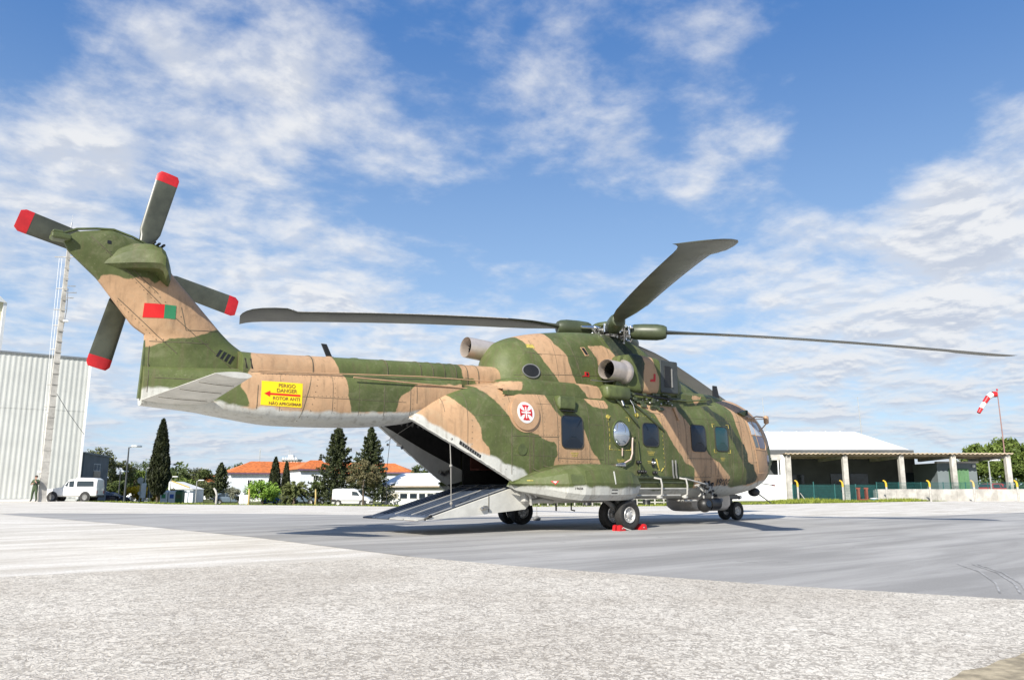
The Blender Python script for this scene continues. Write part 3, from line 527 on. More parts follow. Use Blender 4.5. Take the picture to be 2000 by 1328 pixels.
# roof fairing ahead of the nacelle
mb = MB(); rings = []
for x in np.arange(1.3, 4.4, .1):
    w = float(np.interp(x, [1.3, 2.6, 4.4], [1.12, 1.08, .6])); zt = float(np.interp(x, [1.3, 2.5, 3.2, 4.4], [3.42, 3.44, 3.46, 3.40])); rings.append([(x, -w-.04, 3.0), (x, -w, zt-.08), (x, -w+.1, zt), (x, w-.1, zt), (x, w, zt-.08), (x, w+.04, 3.0)])
R2 = [[p for p in r] for r in rings]
for r in R2:
    nr = []
    for a, b in zip(r[:-1], r[1:]):
        for j in range(5): f = j/5; nr.append(tuple(p*(1-f)+q*f for p, q in zip(a, b)))
    r[:] = nr+[r[-1]]
mb.loft(R2, False); mb.build('roof_fairing', M['camo'], HELI, 30, attrs=camo_attrs(mb, 'fwd', 'g'))
# sponsons with undercarriage
def sponson(s):
    mb = MB(); rings = []
    #   x, y_out, z_top_in, z_top_out, z_side_top, z_bot
    S = [(-4.5, 1.36, 1.04, 1.03, 1.0, .95), (-4.3, 1.48, 1.10, 1.06, 1.0, .86), (-3.9, 1.80, 1.26, 1.14, 1.0, .78), (-3.55, 2.12, 1.36, 1.22, 1.0, .70), (-3.2, 2.28, 1.42, 1.27, 1.02, .655), (-2.8, 2.33, 1.44, 1.30, 1.02, .65), (-2.1, 2.34, 1.43, 1.30, 1.02, .65), (-1.75, 2.28, 1.38, 1.27, 1.02, .66), (-1.35, 2.12, 1.27, 1.14, 1.0, .70), (-1.05, 1.88, 1.12, 1.04, .97, .78), (-.88, 1.60, 1.02, .98, .92, .85)]
    F = []
    for i in range(len(S)-1):
        m_ = max(2, int((S[i+1][0]-S[i][0])/.08))
        for j in range(m_): f = j/m_; F.append([a*(1-f)+b*f for a, b in zip(S[i], S[i+1])])
    F.append(S[-1])
    for x, yo, zi, zo, zs_, zb in F:
        key = [(1.30, zi), (1.30+(yo-1.30)*.62, zi-.01), (yo-.06, zo), (yo, zs_), (yo-.05, zb+.12), (yo-.16, zb), (1.30, zb-.005), (1.28, zb)]
        ring = []
        for a, b in zip(key[:-1], key[1:]):
            for j in range(5): f = j/5; ring.append((x, s*(a[0]*(1-f)+b[0]*f), a[1]*(1-f)+b[1]*f))
        ring.append((x, s*key[-1][0], key[-1][1])); rings.append(ring)
    mb.loft(rings, True, True); o = fixnorm(mb.build('sponson', M['camo'], HELI, 12, attrs=camo_attrs(mb, 'spon', 'g'))); return o
for s in (-1, 1): spn = sponson(s) if s == -1 else sponson(s)
SPN = [o for o in bpy.data.objects if o.name.startswith('sponson')][0]
def wheel(c, r, w, parent, rimr=.55, face=-1):
    tm = MB(); tm.lathe([(-w*.30, r*rimr), (-w*.46, r*.72), (-w*.5, r*.84), (-w*.42, r*.955), (-w*.22, r*.995), (0, r), (w*.22, r*.995), (w*.42, r*.955), (w*.5, r*.84), (w*.46, r*.72), (w*.30, r*rimr)], c, (0, 1, 0), 40)
    g = MB(); t = tm.build('tyre', M['rubber'], parent, 40)
    rm = MB(); rm.lathe([(-w*.34, r*rimr*1.02), (-w*.40, r*rimr*.97), (-w*.34, r*rimr*.86), (-w*.22, r*rimr*.8), (-w*.20, r*rimr*.45), (-w*.30, r*rimr*.38), (-w*.36, r*rimr*.2), (-w*.36, .001)], c, (0, -1 if face > 0 else 1, 0), 32)
    for k in range(8):
        a = 2*math.pi*k/8; rm.ball((c[0]+math.cos(a)*r*rimr*.62, c[1]+face*w*.22, c[2]+math.sin(a)*r*rimr*.62), r*.05, 6, 4)
    rm.build('rim', M['rim'], parent, 40)
for s in (-1, 1):
    lg = MB(); X = -1.75
    lg.cyl((X-.02, s*1.82, .9), (X, s*1.82, .42), .085, .075, 14); lg.cyl((X, s*1.82, .42), (X, s*1.82, .30), .05, .05, 12); lg.cyl((X, s*1.55, .325), (X, s*2.1, .325), .045, n=12)
    lg.tube([(X-.55, s*1.8, .72), (X-.2, s*1.82, .52), (X-.05, s*1.82, .4)], [.05, .06, .04], 10); lg.cyl((X+.5, s*1.8, .7), (X+.02, s*1.82, .42), .03)
    lg.tube([(X+.1, s*1.74, .7), (X+.16, s*1.72, .5), (X+.06, s*1.74, .36)], .012, 6)
    main = lg.build('main_undercarriage', M['grey'], HELI, 40)
    for yy in (1.58, 2.06):
        wheel((X, s*yy, .33), .33, .23, main, .53, -1)
lg = MB(); lg.cyl((4.98, 0, .78), (5.0, 0, .45), .08, .07, 14); lg.cyl((5, 0, .45), (5, 0, .26), .045, n=12); lg.cyl((5, -.24, .265), (5, .24, .265), .04, n=12)
lg.tube([(4.55, 0, .72), (4.85, 0, .6), (4.97, 0, .48)], .04, 8); lg.tube([(5.08, 0, .5), (5.2, 0, .42), (5.06, 0, .32)], .02, 6)
lg.cbox((4.95, 0, .66), (.5, .34, .14), .03); lg.ball((5.28, -.12, .64), .06, 10, 6)
ng = lg.build('nose_undercarriage', M['grey'], HELI, 40)
for yy in (-.2, .2): wheel((5, yy, .265), .265, .18, ng, .5, -1)
fl = MB(); fl.ball((5.15, -.26, .65), .05, 10, 6); fl.build('landing_lamp', M['chrome'], ng, 60)
# ramp
H0, T0 = Vector((-4.05, 0, .99)), Vector((-6.42, 0, .335))
rp = MB()
def rz_(x): return float(np.interp(x, [-6.42, -4.05], [.335, .985]))
def rb_(x): return float(np.interp(x, [-6.42, -5.3, -3.9, -3.7], [.30, .36, .47, .62]))
XR = [-6.42, -6.2, -5.9, -5.4, -4.9, -4.4, -4.05, -3.9, -3.7]
rings = [[(x, -1.1, rb_(x)), (x, -1.1, min(rz_(x)-.02, .96)), (x, 1.1, min(rz_(x)-.02, .96)), (x, 1.1, rb_(x))] for x in XR]
rp.loft(rings, True, True); ramp = fixnorm(rp.build('loading_ramp', M['white_paint'], HELI, 20))
dk = MB(); dk.loft([[(x, -1.02, rz_(x)), (x, 1.07, rz_(x))] for x in XR[:7]], False); dk.build('ramp_deck', M['rampdeck'], ramp)
for i in range(13):
    y = -.95+i*.16; t = MB(); t.loft([[(x, y-.012, rz_(x)+.014), (x, y+.012, rz_(x)+.014), (x, y+.012, rz_(x)), (x, y-.012, rz_(x))] for x in (-6.25, -5.2, -4.1)], True, True); t.build('tread_strip', M['rampdeck'] if i % 4 else M['grey_paint'], ramp)
tp = MB()
for i in range(4):
    t = MB(); y = -.82+i*.55; t.cbox((-6.50, y, .318), (.20, .5, .035), .01, M=Matrix.Rotation(R(-9), 3, 'Y')); t.build('ramp_toe', M['grey_paint'] if i < 2 else mat('worn_red_toe', (.42, .2, .17), .5) if i == 2 and 0 else M['rampdeck'] if i > 1 else M['grey_paint'], ramp)
t = MB(); t.cbox((-6.55, -.72, .295), (.05, .3, .03), .008); t.build('toe_pad', mat('worn_pink_pad', (.45, .2, .17), .5), ramp)
t = MB(); t.tube([(-6.44, -1.06, .31), (-6.36, -1.1, .36), (-6.3, -1.1, .38)], .03, 6); t.build('toe_hook', M['black'], ramp)
t = MB(); t.cbox((-5.0, -1.13, .52), (.14, .07, .07), .02); t.ball((-5.1, -1.15, .50), .04, 8, 5); t.build('ramp_latch', M['metal'], ramp)
t = MB(); t.loft([[(-4.9+.02*k, -1.106, z) for k in (0, 1)] for z in (.43, .80)], False); t.build('panel_joint', M['seam'], ramp)
for (x, y, z0, z1, rr) in ((-5.75, -.98, 2.15, .56, .010), (-6.1, .95, 2.1, .55, .006)):
    cb = MB(); cb.tube([(x-.0, y*.9, z0), (x-.02, y, (z0+z1)/2), (x, y, z1)], rr, 6); cb.ball((x-.015, y, z0-.25), .03, 8, 5); cb.ball((x-.02, y, (z0+z1)/2), .035, 8, 5); cb.ball((x, y, z1+.05), .035, 8, 5); cb.build('ramp_strut', M['rope'], HELI, 60)
cb = MB(); cb.tube([(-5.9, .2, 2.3), (-6.2, .9, 1.9)], .006, 5); cb.build('ramp_cable', M['rope'], HELI)
fr = MB(); fr.tube([(-4.6, 1.12, 1.28), (-4.45, 1.16, 1.22), (-4.35, 1.12, 1.3)], .05, 6); fr.build('wall_bracket', M['metal'], HELI)
wg = MB(); wg.tube([(-5.9, .93, 1.86), (-5.8, .90, 1.84), (-5.75, .94, 1.78)], .035, 6); wg.build('wall_bracket', M['metal'], HELI)
# keel under floor between the wheels: belly box, aft bracket clutter
bb = MB(); bb.cbox((-2.45, 0, .79), (3.2, 2.5, .40), .05); bb.build('belly_fairing', M['grey_paint'], HELI, 30)
pd = MB(); rings = []
for x, h, w in ((2.55, .02, .30), (2.62, .20, .44), (2.8, .28, .5), (4.2, .28, .5), (4.38, .2, .44), (4.44, .02, .3)):
    rings.append([(x, w*math.copysign(abs(math.cos(a))**.45, math.cos(a)), .56+h*math.copysign(abs(math.sin(a))**.45, math.sin(a))) for a in [2*math.pi*k/28 for k in range(28)]])
pd.loft(rings, True, True); fixnorm(pd.build('radar_pod', mat('grey_brown_pod_paint', (.52, .47, .41), .4), HELI, 45))
# ------------------------------------------------------------------ main rotor
ZH, DR, TI, PH = 5.0, .79, .057, -127.8
hubc = Vector((0, 0, 4.90))
hb = MB(); hb.lathe([(-.36, .30), (-.2, .34), (-.12, .22), (.0, .24), (.02, .55), (.07, .56), (.09, .30), (.15, .22)], hubc, (TI, 0, 1), 30)
hub = hb.build('rotor_hub', M['metal'], HELI, 40)
cp = MB(); cp.lathe([(.12, .36), (.17, .50), (.22, .50), (.28, .42), (.33, .25), (.345, .001)], hubc, (TI, 0, 1), 30); cp.build('hub_cap', M['green'], hub, 40)
ms = MB(); ms.lathe([(-.4, .45), (-.32, .43), (-.2, .30)], hubc, (TI, 0, 1), 30); ms.build('swash_plate', M['black'], hub, 40)
def zr(r, p): return ZH-DR*(max(r, 0)/9.3)**1.5-p.x*TI
BP = [  # r, c_te, c_le, thickness
 (1.4, -.10, .12, .085), (1.7, -.14, .18, .07), (2.3, -.26, .34, .05), (3.0, -.30, .41, .045), (5.5, -.30, .42, .04), (7.6, -.30, .42, .035), (8.15, -.30, .43, .03),
 (8.22, -.30, .44, .03), (8.32, -.30, .55, .03), (8.44, -.30, .66, .03), (8.7, -.30, .69, .028), (8.98, -.31, .67, .026), (9.18, -.34, .60, .023), (9.31, -.39, .48, .019), (9.40, -.45, .32, .015), (9.45, -.49, .14, .010)]
def twist(r): return R(float(np.interp(r, [1.4, 3, 9.3], [9, 7.5, 7])))
for b in range(5):
    a = R(PH+72*b); d = Vector((math.cos(a), math.sin(a), 0)); cc = Vector((-math.sin(a), math.cos(a), 0))   # cc = leading side (anticlockwise)
    mb = MB(); rings = []; rr = []
    for i in range(len(BP)-1):
        m_ = max(1, int((BP[i+1][0]-BP[i][0])/.3))
        for j in range(m_): f = j/m_; rr.append([p*(1-f)+q*f for p, q in zip(BP[i], BP[i+1])])
    rr.append(BP[-1]); rr = [[q[0]*(.985 if q[0] > 3 else 1)]+list(q[1:]) for q in rr]
    for r, te, le, th in rr:
        p0 = d*r; z = zr(r, p0); tw = twist(r); pts = []
        for k in range(18):
            t = 2*math.pi*k/18; cx = (te+le)/2+(le-te)/2*math.cos(t); tt = th*math.sin(t)*(.3+.7*(cx-te)/(le-te))
            pts.append(p0+Vector((0, 0, z))+cc*(cx*math.cos(tw))+Vector((0, 0, tt+cx*math.sin(tw))))
        rings.append(pts)
    mb.loft(rings, True, True); bl = fixnorm(mb.build('rotor_blade', M['blade'], HELI, 35))
    er = MB()
    for i in range(len(rr)-1):
        if rr[i][0] < 3.0 or rr[i][0] > 8.1: continue
        r, te, le, th = rr[i]; r2 = rr[i+1][0]; p0 = d*r; p1 = d*r2
        def pt(r_, c_): tw = twist(r_); q = d*r_; return q+Vector((0, 0, zr(r_, q)-.004*0))+cc*(c_*math.cos(tw))+Vector((0, 0, c_*math.sin(tw)))
        er.tube([pt(r, le+.006), pt(r2, rr[i+1][2]+.006)], .009, 5)
    er.build('erosion_strip', M['rim'], bl)
    cf = MB(); path = []; rad = []
    for r, q in ((.58, .17), (.66, .20), (.9, .215), (1.25, .215), (1.42, .19), (1.5, .15), (1.52, .06)):
        p = d*r; path.append(Vector((p.x, p.y, zr(r, p)))); rad.append(q)
    cf.tube(path, rad, 20); cf.build('blade_cuff', M['dark_green'], HELI, 40)
    dm = MB()
    p = d*.45; z = zr(.45, p); q = d*.95+cc*.28
    dm.tube([d*.35+cc*.22+Vector((0, 0, z+.02)), q+Vector((0, 0, zr(.95, q)-.02))], [.055, .04], 10)
    dm.cyl(d*.38+cc*.14+Vector((0, 0, z-.1)), d*.38+cc*.14+Vector((0, 0, z+.12)), .05, n=10); dm.cyl(d*.55-cc*.2+Vector((0, 0, z-.12)), d*.55-cc*.2+Vector((0, 0, z+.1)), .04, n=10)
    for k in range(10):
        o_ = d*rnd.uniform(.35, .75)+cc*rnd.uniform(-.3, .3); dm.cbox(o_+Vector((0, 0, z+rnd.uniform(-.14, .08))), (rnd.uniform(.04, .1),)*2+(rnd.uniform(.04, .09),), .01, rnd.uniform(0, 3))
    dm.build('lag_damper', M['chrome'], hub, 50)
    pr = MB(); pr.tube([d*.42+cc*.30+Vector((0, 0, 4.62)), d*.62+cc*.30+Vector((0, 0, z-.02))], .022, 8); pr.tube([d*.3-cc*.2+Vector((0, 0, 4.65)), d*.5-cc*.24+Vector((0, 0, z-.05))], .014, 6); pr.ball(d*.42+cc*.3+Vector((0, 0, 4.62)), .04, 8, 5); pr.build('pitch_link', M['metal'], hub, 50)
# ------------------------------------------------------------------ fittings laid on the skin of the helicopter
bpy.context.view_layer.update()
VV = []; FFc = []
for o in (fus, aft, boom, spine, cowl, shelf, fin, SPN)+tuple(q for q in bpy.data.objects if q.name.startswith(('engine_nacelle', 'roof_fairing'))):
    b_ = len(VV); VV += [v.co.copy() for v in o.data.vertices]; FFc += [tuple(i+b_ for i in p.vertices) for p in o.data.polygons]
BV = BVHTree.FromPolygons(VV, FFc)
def side_hit(a, b, s=-1):
    h = BV.ray_cast(Vector((a, s*5, b)), Vector((0, -s, 0)))
    if h[0] is None: return Vector((a, s*1.3, b)), Vector((0, s, 0))
    n = h[1]; n = n if n.y*s > 0 else -n
    return h[0], n
def front_hit(a, b, s=-1):
    h = BV.ray_cast(Vector((9, a*(-s) if 0 else a, b)), Vector((-1, 0, 0))); n = h[1]; n = n if n.x > 0 else -n
    return h[0], n
def rrect(x0, x1, z0, z1, r=.08, sk=0, n=5):
    P = []
    for cx, cz, a0 in ((x1-r, z0+r, -90), (x1-r, z1-r, 0), (x0+r, z1-r, 90), (x0+r, z0+r, 180)):
        for k in range(n+1): a = R(a0+90*k/n); P.append((cx+r*math.cos(a)+sk*(cz-z0), cz+r*math.sin(a)))
    return P
def densify(poly, d=.12):
    out = []
    for a, b in zip(poly, poly[1:]+poly[:1]):
        m_ = max(1, int(math.hypot(b[0]-a[0], b[1]-a[1])/d))
        for j in range(m_): out.append((a[0]+(b[0]-a[0])*j/m_, a[1]+(b[1]-a[1])*j/m_))
    return out
def patch(name, poly, m, off=.004, parent=HELI, hit=side_hit, s=-1, th=.0, label=None, nr=4, dense=True, bulge=0):
    poly = densify(poly) if dense else poly; n = len(poly); cx = sum(p[0] for p in poly)/n; cz = sum(p[1] for p in poly)/n
    mb = MB(); rings = []
    def P(a, b, o): h, nn = hit(a, b, s); return h+nn*o
    rings.append([P(a, b, -.01) for a, b in poly])
    rings.append([P(a, b, off) for a, b in poly])
    for k in range(1, nr+1):
        f = 1-k/nr*.97 if nr > 1 else .03
        rings.append([P(cx+(a-cx)*f, cz+(b-cz)*f, off+bulge*(1-f*f)) for a, b in poly])
    mb.loft(rings, True); mb.f.append(tuple(len(mb.v)-n+i for i in range(n))); mb.m.append(0)
    return fixnorm(mb.build(name, m, parent, 50, label))
def ringpatch(name, poly, w, m, off=.02, parent=HELI, hit=side_hit, s=-1):
    poly = densify(poly); n = len(poly); cx = sum(p[0] for p in poly)/n; cz = sum(p[1] for p in poly)/n
    def P(a, b, o): h, nn = hit(a, b, s); return h+nn*o
    outp = []
    for a, b in poly:
        L = math.hypot(a-cx, b-cz); outp.append((a+(a-cx)/L*w, b+(b-cz)/L*w))
    mb = MB(); mb.loft([[P(a, b, -.01) for a, b in outp], [P(a, b, off*.8) for a, b in outp], [P(a, b, off) for a, b in [((p[0]+q[0])/2, (p[1]+q[1])/2) for p, q in zip(poly, outp)]], [P(a, b, off*.7) for a, b in poly], [P(a, b, -.01) for a, b in poly]], True)
    return fixnorm(mb.build(name, m, parent, 50))
def skin_line(name, pts, r, m, parent=HELI, s=-1, off=0, step=.07, n=5, kind=None):
    mb = MB()
    for seg in pts:
        q = []
        for a, b in zip(seg[:-1], seg[1:]):
            k = max(1, int(math.hypot(b[0]-a[0], b[1]-a[1])/step))
            q += [(a[0]+(b[0]-a[0])*j/k, a[1]+(b[1]-a[1])*j/k) for j in range(k)]
        q.append(seg[-1]); path = []
        for a, b in q:
            h, nn = side_hit(a, b, s); path.append(h+nn*off)
        if len(path) > 1: mb.tube(path, r, n)
    return mb.build(name, m, parent, None, None, kind)
def ell(cx, cz, rx, rz, n=32): return [(cx+rx*math.cos(2*math.pi*k/n), cz+rz*math.sin(2*math.pi*k/n)) for k in range(n)]
# cabin windows
M['glass'].node_tree.nodes['Principled BSDF'].inputs['Specular IOR Level'].default_value = .35
M['frame_blk'] = mat('window_seal_rubber', (.03, .03, .028), .6)
for s in (-1, 1):
    for (x0, x1, z0, z1, mm, lb) in ((-3.06, -2.42, 1.80, 2.50, 'glass', 'dark cabin window nearest the ramp'), (-.36, .20, 1.93, 2.47, 'glass', 'dark window in the sliding door'), (1.52, 2.10, 1.86, 2.52, 'glass', 'dark cabin window behind the last one'), (2.54, 3.08, 1.90, 2.52, 'glass_teal', 'teal tinted cabin window nearest the cockpit')):
        w = patch('cabin_window', rrect(x0, x1, z0, z1, .11), M[mm], .012, s=s, label=lb, bulge=.03)
        ringpatch('window_seal', rrect(x0, x1, z0, z1, .11), .022, M['frame_blk'], .022, w, s=s)
    # bubble window
    c, nn = side_hit(-1.14, 2.17, s); db = MB(); db.ball(c-nn*.03, .3, 28, 18, (.95, .62, 1.0)); d_ = db.build('bubble_window', M['dome'], HELI, 60)
    ringpatch('window_seal', ell(-1.14, 2.17, .29, .31), .03, M['green'], .03, d_, s=s)
    skin_line('window_handle', [[(-1.14, 1.84), (-1.15, 1.66)]], .014, M['hose'], s=s, off=.03)
wd = MB(); wd.box((0, 0, 0), (.001,)*3)
# cockpit side panes, frames and windscreen
M['pane_lit'] = glass('cockpit_pane_painted_daylight', (.42, .46, .50), .05, .8); M['pane_mid'] = glass('cockpit_pane_grey', (.10, .12, .13), .05, .8); M['pane_vio'] = glass('cockpit_pane_violet', (.085, .075, .12), .05, .8)  # pale upper panes: daylight seen through them is painted into the base colour
for s in (-1, 1):
    for poly, mm in (([(4.19, 2.74), (4.38, 2.76), (4.46, 2.40), (4.26, 2.39)], 'pane_lit'), ([(4.43, 2.76), (4.72, 2.74), (4.93, 2.38), (4.50, 2.38)], 'pane_lit'),
                     ([(4.28, 2.36), (4.47, 2.36), (4.60, 2.05), (4.42, 2.04)], 'pane_mid'), ([(4.52, 2.36), (4.97, 2.34), (5.05, 2.12), (4.98, 2.03), (4.66, 2.03)], 'pane_vio'), ([(5.18, 1.86), (5.34, 1.84), (5.40, 1.58), (5.22, 1.54), (5.15, 1.7)], 'pane_vio')):
        patch('cockpit_side_pane', poly, M[mm], .008, s=s)
    skin_line('cockpit_door_frame', [[(4.12, 2.80), (4.19, 2.38), (4.36, 1.98), (5.06, 1.98), (5.12, 2.12), (4.75, 2.80), (4.12, 2.80)], [(4.40, 2.8), (4.48, 2.37), (4.63, 2.0)], [(4.2, 2.375), (4.98, 2.36)], [(4.36, 1.98), (4.55, 1.32), (5.45, 1.36)]], .013, M['tan'], s=s)
    skin_line('cockpit_eyebrow_bar', [[(4.22, 2.86), (4.72, 2.87)]], .03, M['tan'], s=s, off=.02)
for s in (-1, 1):
    for y0, y1, y2, y3 in ((.07, .72, .70, .07), (.78, 1.10, 1.06, .76)):
        poly = [(s*y0, 2.10), (s*y1, 2.14), (s*y2, 2.72), (s*(y2*.96), 2.86), (s*y3, 2.95)]
        patch('windscreen_pane', poly, mat('windscreen_tint', (.13, .18, .22), .03, var=.1) if s == -1 and y0 < .1 else bpy.data.materials['windscreen_tint'], .01, hit=front_hit, s=s, nr=6)
for y in (-.745, 0, .745):
    mb = MB(); mb.tube([front_hit(y*(1 if z < 2.7 else .98), z)[0] for z in np.linspace(2.05, 2.98, 9)], .028, 6); mb.build('windscreen_post', M['tan'] if y else M['green'], HELI)
wp = MB(); a = front_hit(-.2, 2.0)[0]; b = front_hit(-.5, 2.6)[0]; wp.tube([a+Vector((.03, 0, 0)), b+Vector((.05, 0, .02))], .012, 5); wp.build('windscreen_wiper', M['black'], HELI)
# roundel on its raised disc
c0 = (-4.10, 2.50)
rd = patch('door_disc', ell(c0[0], c0[1], .37, .37, 48), M['tan'], .035, nr=5); patch('disc_rim', ell(c0[0], c0[1], .42, .42, 48), M['tan'], .010, rd, nr=3)
patch('white_roundel', ell(c0[0]-.0, c0[1]-.0, .225, .225, 40), mat('roundel_white', (.72, .70, .68), .5, var=.03), .040, rd, nr=3)
for k in range(4):
    a = k*math.pi/2; ca, sa = math.cos(a), math.sin(a)
    poly = [(.0, -.026), (.0, .026), (.055, .032), (.11, .055), (.155, .095), (.165, .0), (.155, -.095), (.11, -.055), (.055, -.032)]
    q = [(c0[0]+x*ca-z*sa, c0[1]+x*sa+z*ca) for x, z in poly]
    # fan pieces so the flared arm stays true
    patch('roundel_cross_arm', [q[i] for i in (0, 1, 2, 8)], M['red'], .045, rd, nr=1, dense=False)
    patch('roundel_cross_arm', [q[i] for i in (8, 2, 3, 7)], M['red'], .045, rd, nr=1, dense=False)
    patch('roundel_cross_arm', [q[i] for i in (7, 3, 4, 5, 6)], M['red'], .045, rd, nr=1, dense=False)
for w_, h_ in ((.12, .016), (.016, .12)):
    patch('roundel_inner_cross', [(c0[0]-w_, c0[1]-h_), (c0[0]+w_, c0[1]-h_), (c0[0]+w_, c0[1]+h_), (c0[0]-w_, c0[1]+h_)], bpy.data.materials['roundel_white'], .0485, rd, nr=1)
# flag on the fin
fl_ = patch('flag_red_field', [(-11.60, 3.77), (-11.28, 3.785), (-11.28, 4.025), (-11.60, 4.01)], M['flag_red'], .006, nr=2)
patch('flag_green_field', [(-11.28, 3.785), (-11.09, 3.79), (-11.09, 4.03), (-11.28, 4.025)], M['flag_green'], .006, nr=2)
# text
def text_mesh(body, size, m, name, x, z, s=-1, parent=HELI, off=.006, ang=0, al='CENTER', bold=0, shear=0):
    cu = bpy.data.curves.new('lettering', 'FONT'); cu.body = body; cu.size = size; cu.align_x = al; cu.offset = bold; cu.shear = shear
    o = bpy.data.objects.new('lettering', cu); col.objects.link(o); bpy.context.view_layer.update()
    me = bpy.data.meshes.new_from_object(o.evaluated_get(bpy.context.evaluated_depsgraph_get())); bpy.data.objects.remove(o)
    ca, sa = math.cos(ang), math.sin(ang)
    for v in me.vertices:
        a, b = v.co.x*ca-v.co.y*sa, v.co.x*sa+v.co.y*ca
        h, nn = side_hit(x+a*(-s), z+b, s); v.co = h+nn*off
    me.name = name; me.materials.clear(); me.materials.append(m); o = bpy.data.objects.new(name, me); col.objects.link(o); o.parent = parent; return o
sg = patch('warning_placard', [(-9.64, 2.37), (-8.90, 2.355), (-8.90, 2.80), (-9.64, 2.80)], M['yellow'], .006, nr=3)
text_mesh('PERIGO', .092, M['sign_ink'], 'placard_lettering', -9.19, 2.705, parent=sg, off=.010, bold=.002)
text_mesh('DANGER', .092, M['sign_ink'], 'placard_lettering', -9.19, 2.615, parent=sg, off=.010, bold=.002)
text_mesh('ROTOR ANTI', .082, M['sign_ink'], 'placard_lettering', -9.19, 2.475, parent=sg, off=.010, bold=.002)
text_mesh('N\u00c3O APROXIMAR', .072, M['sign_ink'], 'placard_lettering', -9.21, 2.385, parent=sg, off=.010, bold=.002)
patch('placard_arrow_shaft', [(-9.50, 2.56), (-8.94, 2.555), (-8.94, 2.59), (-9.50, 2.592)], M['flag_red'], .011, sg, nr=1)
patch('placard_arrow_head', [(-9.59, 2.577), (-9.49, 2.525), (-9.49, 2.63)], M['flag_red'], .012, sg, nr=1)
text_mesh('19606', .25, M['black'], 'serial_number', 2.83, .99, off=.03, bold=.006)
text_mesh('19606', .09, M['ink'], 'serial_number', -12.02, 4.72, off=.006)
for x, z, w_, l_ in ((-2.68, 1.68, .24, 3), (-1.17, 1.56, .26, 3), (-.08, 1.78, .26, 3), (2.82, 1.70, .2, 3), (-.12, 1.55, .2, 2)):
    for k in range(l_): patch('stencil_line', [(x-w_/2+.02*k, z-.035*k), (x+w_/2-.02*k, z-.035*k), (x+w_/2-.02*k, z-.035*k+.014), (x-w_/2+.02*k, z-.035*k+.014)], M['mark_yellow'], .005, nr=1)
# yellow corner and edge marks around doors and escape windows
def dashes(pts, d=.06, gap=.06, w=.006):
    L = []
    for a, b in zip(pts[:-1], pts[1:]):
        n_ = max(1, int(math.hypot(b[0]-a[0], b[1]-a[1])/(d+gap)))
        for k in range(n_):
            f0 = k/n_; f1 = f0+d/(d+gap)/n_; L.append([(a[0]+(b[0]-a[0])*f0, a[1]+(b[1]-a[1])*f0), (a[0]+(b[0]-a[0])*f1, a[1]+(b[1]-a[1])*f1)])
    skin_line('dashed_marking', L, w, M['mark_yellow'], kind='stuff')
dashes([(-1.55, 2.55), (-1.52, 1.8), (-.86, 1.8)], .07, .04); dashes([(-.5, 2.66), (.34, 2.64), (.42, 1.35)], .03, .07, .006)
for x0, x1, z0, z1 in ((2.46, 3.18, 1.84, 2.60), (-1.55, -.82, 1.80, 2.58)):
    for cx, sx_ in ((x0, 1), (x1, -1)):
        for cz, sz in ((z0, 1), (z1, -1)): skin_line('corner_marking', [[(cx, cz+sz*.09), (cx, cz), (cx+sx_*.1, cz)]], .010, M['mark_yellow'])
skin_line('corner_marking', [[(.10, 1.62), (.2, 1.34)]], .018, M['mark_yellow']); skin_line('corner_marking', [[(.28, 1.32), (.36, 1.4)]], .018, M['mark_yellow'])
for x, z in ((-1.56, 2.56), (-.52, 2.66)): patch('yellow_knob', ell(x, z, .05, .05, 12), M['mark_yellow'], .03, nr=2)
# panel joints and door edges
J = [[(-5.44, 2.9), (-5.44, 1.75)], [(-4.46, 3.0), (-4.46, 1.2)], [(-4.46, 2.0), (-3.15, 2.02)], [(-3.18, 2.9), (-3.18, 1.5)], [(-3.9, 1.98), (-3.9, 1.25)], [(-2.2, 2.9), (-2.2, 1.4)], [(-3.2, 1.56), (-1.75, 1.56)], [(-1.72, 2.95), (-1.70, 1.42)], [(-1.6, 2.9), (-1.6, 1.45)],
     [(-.52, 2.75), (-.52, 1.2)], [(-.52, 2.75), (.40, 2.75), (.46, 1.2)], [(1.3, 2.95), (1.33, 1.2)], [(1.30, 1.66), (2.64, 1.68), (2.6, 1.2)], [(3.75, 3.0), (3.75, 1.0)], [(3.3, 2.8), (3.3, 1.0)], [(-1.4, 1.17), (2.3, 1.19)], [(4.0, 2.9), (4.3, 1.4), (4.9, .95)]]
skin_line('panel_joint', J, .0065, M['seam'], kind='stuff')
skin_line('panel_joint', [[(-8.72, 2.95), (-8.92, 2.12)], [(-6.60, 2.95), (-6.6, 2.35)], [(-9.8, 2.96), (-6.2, 3.12)], [(-7.2, 2.9), (-7.2, 2.3)], [(-5.9, 2.75), (-5.9, 2.45)], [(-9.7, 2.72), (-9.7, 2.3)], [(-6.45, 3.0), (-6.45, 2.6)]], .0065, M['seam'], kind='stuff')
skin_line('panel_joint', [[(-12.5, 5.02), (-11.2, 3.9), (-9.9, 2.9)], [(-11.45, 3.38), (-10.5, 3.42)], [(-12.1, 4.78), (-11.4, 4.2)], [(-11.44, 3.3), (-11.44, 2.5)], [(-11.35, 2.75), (-10.6, 2.75)], [(-11.0, 4.02), (-10.9, 3.62), (-10.3, 3.68)], [(-12.0, 4.05), (-11.0, 3.2)]], .0065, M['seam'], kind='stuff')
skin_line('panel_joint', [[(-3.6, 4.2), (-3.55, 4.0), (-3.1, 3.95)], [(-3.85, 3.42), (-1.1, 3.62)], [(-2.2, 4.5), (-1.9, 3.4)], [(-.9, 4.6), (-.8, 4.25)], [(-3.9, 3.35), (-2.9, 3.32)], [(.4, 4.6), (.6, 4.2)]], .0065, M['seam'], kind='stuff')
for k, (x, z) in enumerate(((-2.9, 2.18),)): pass
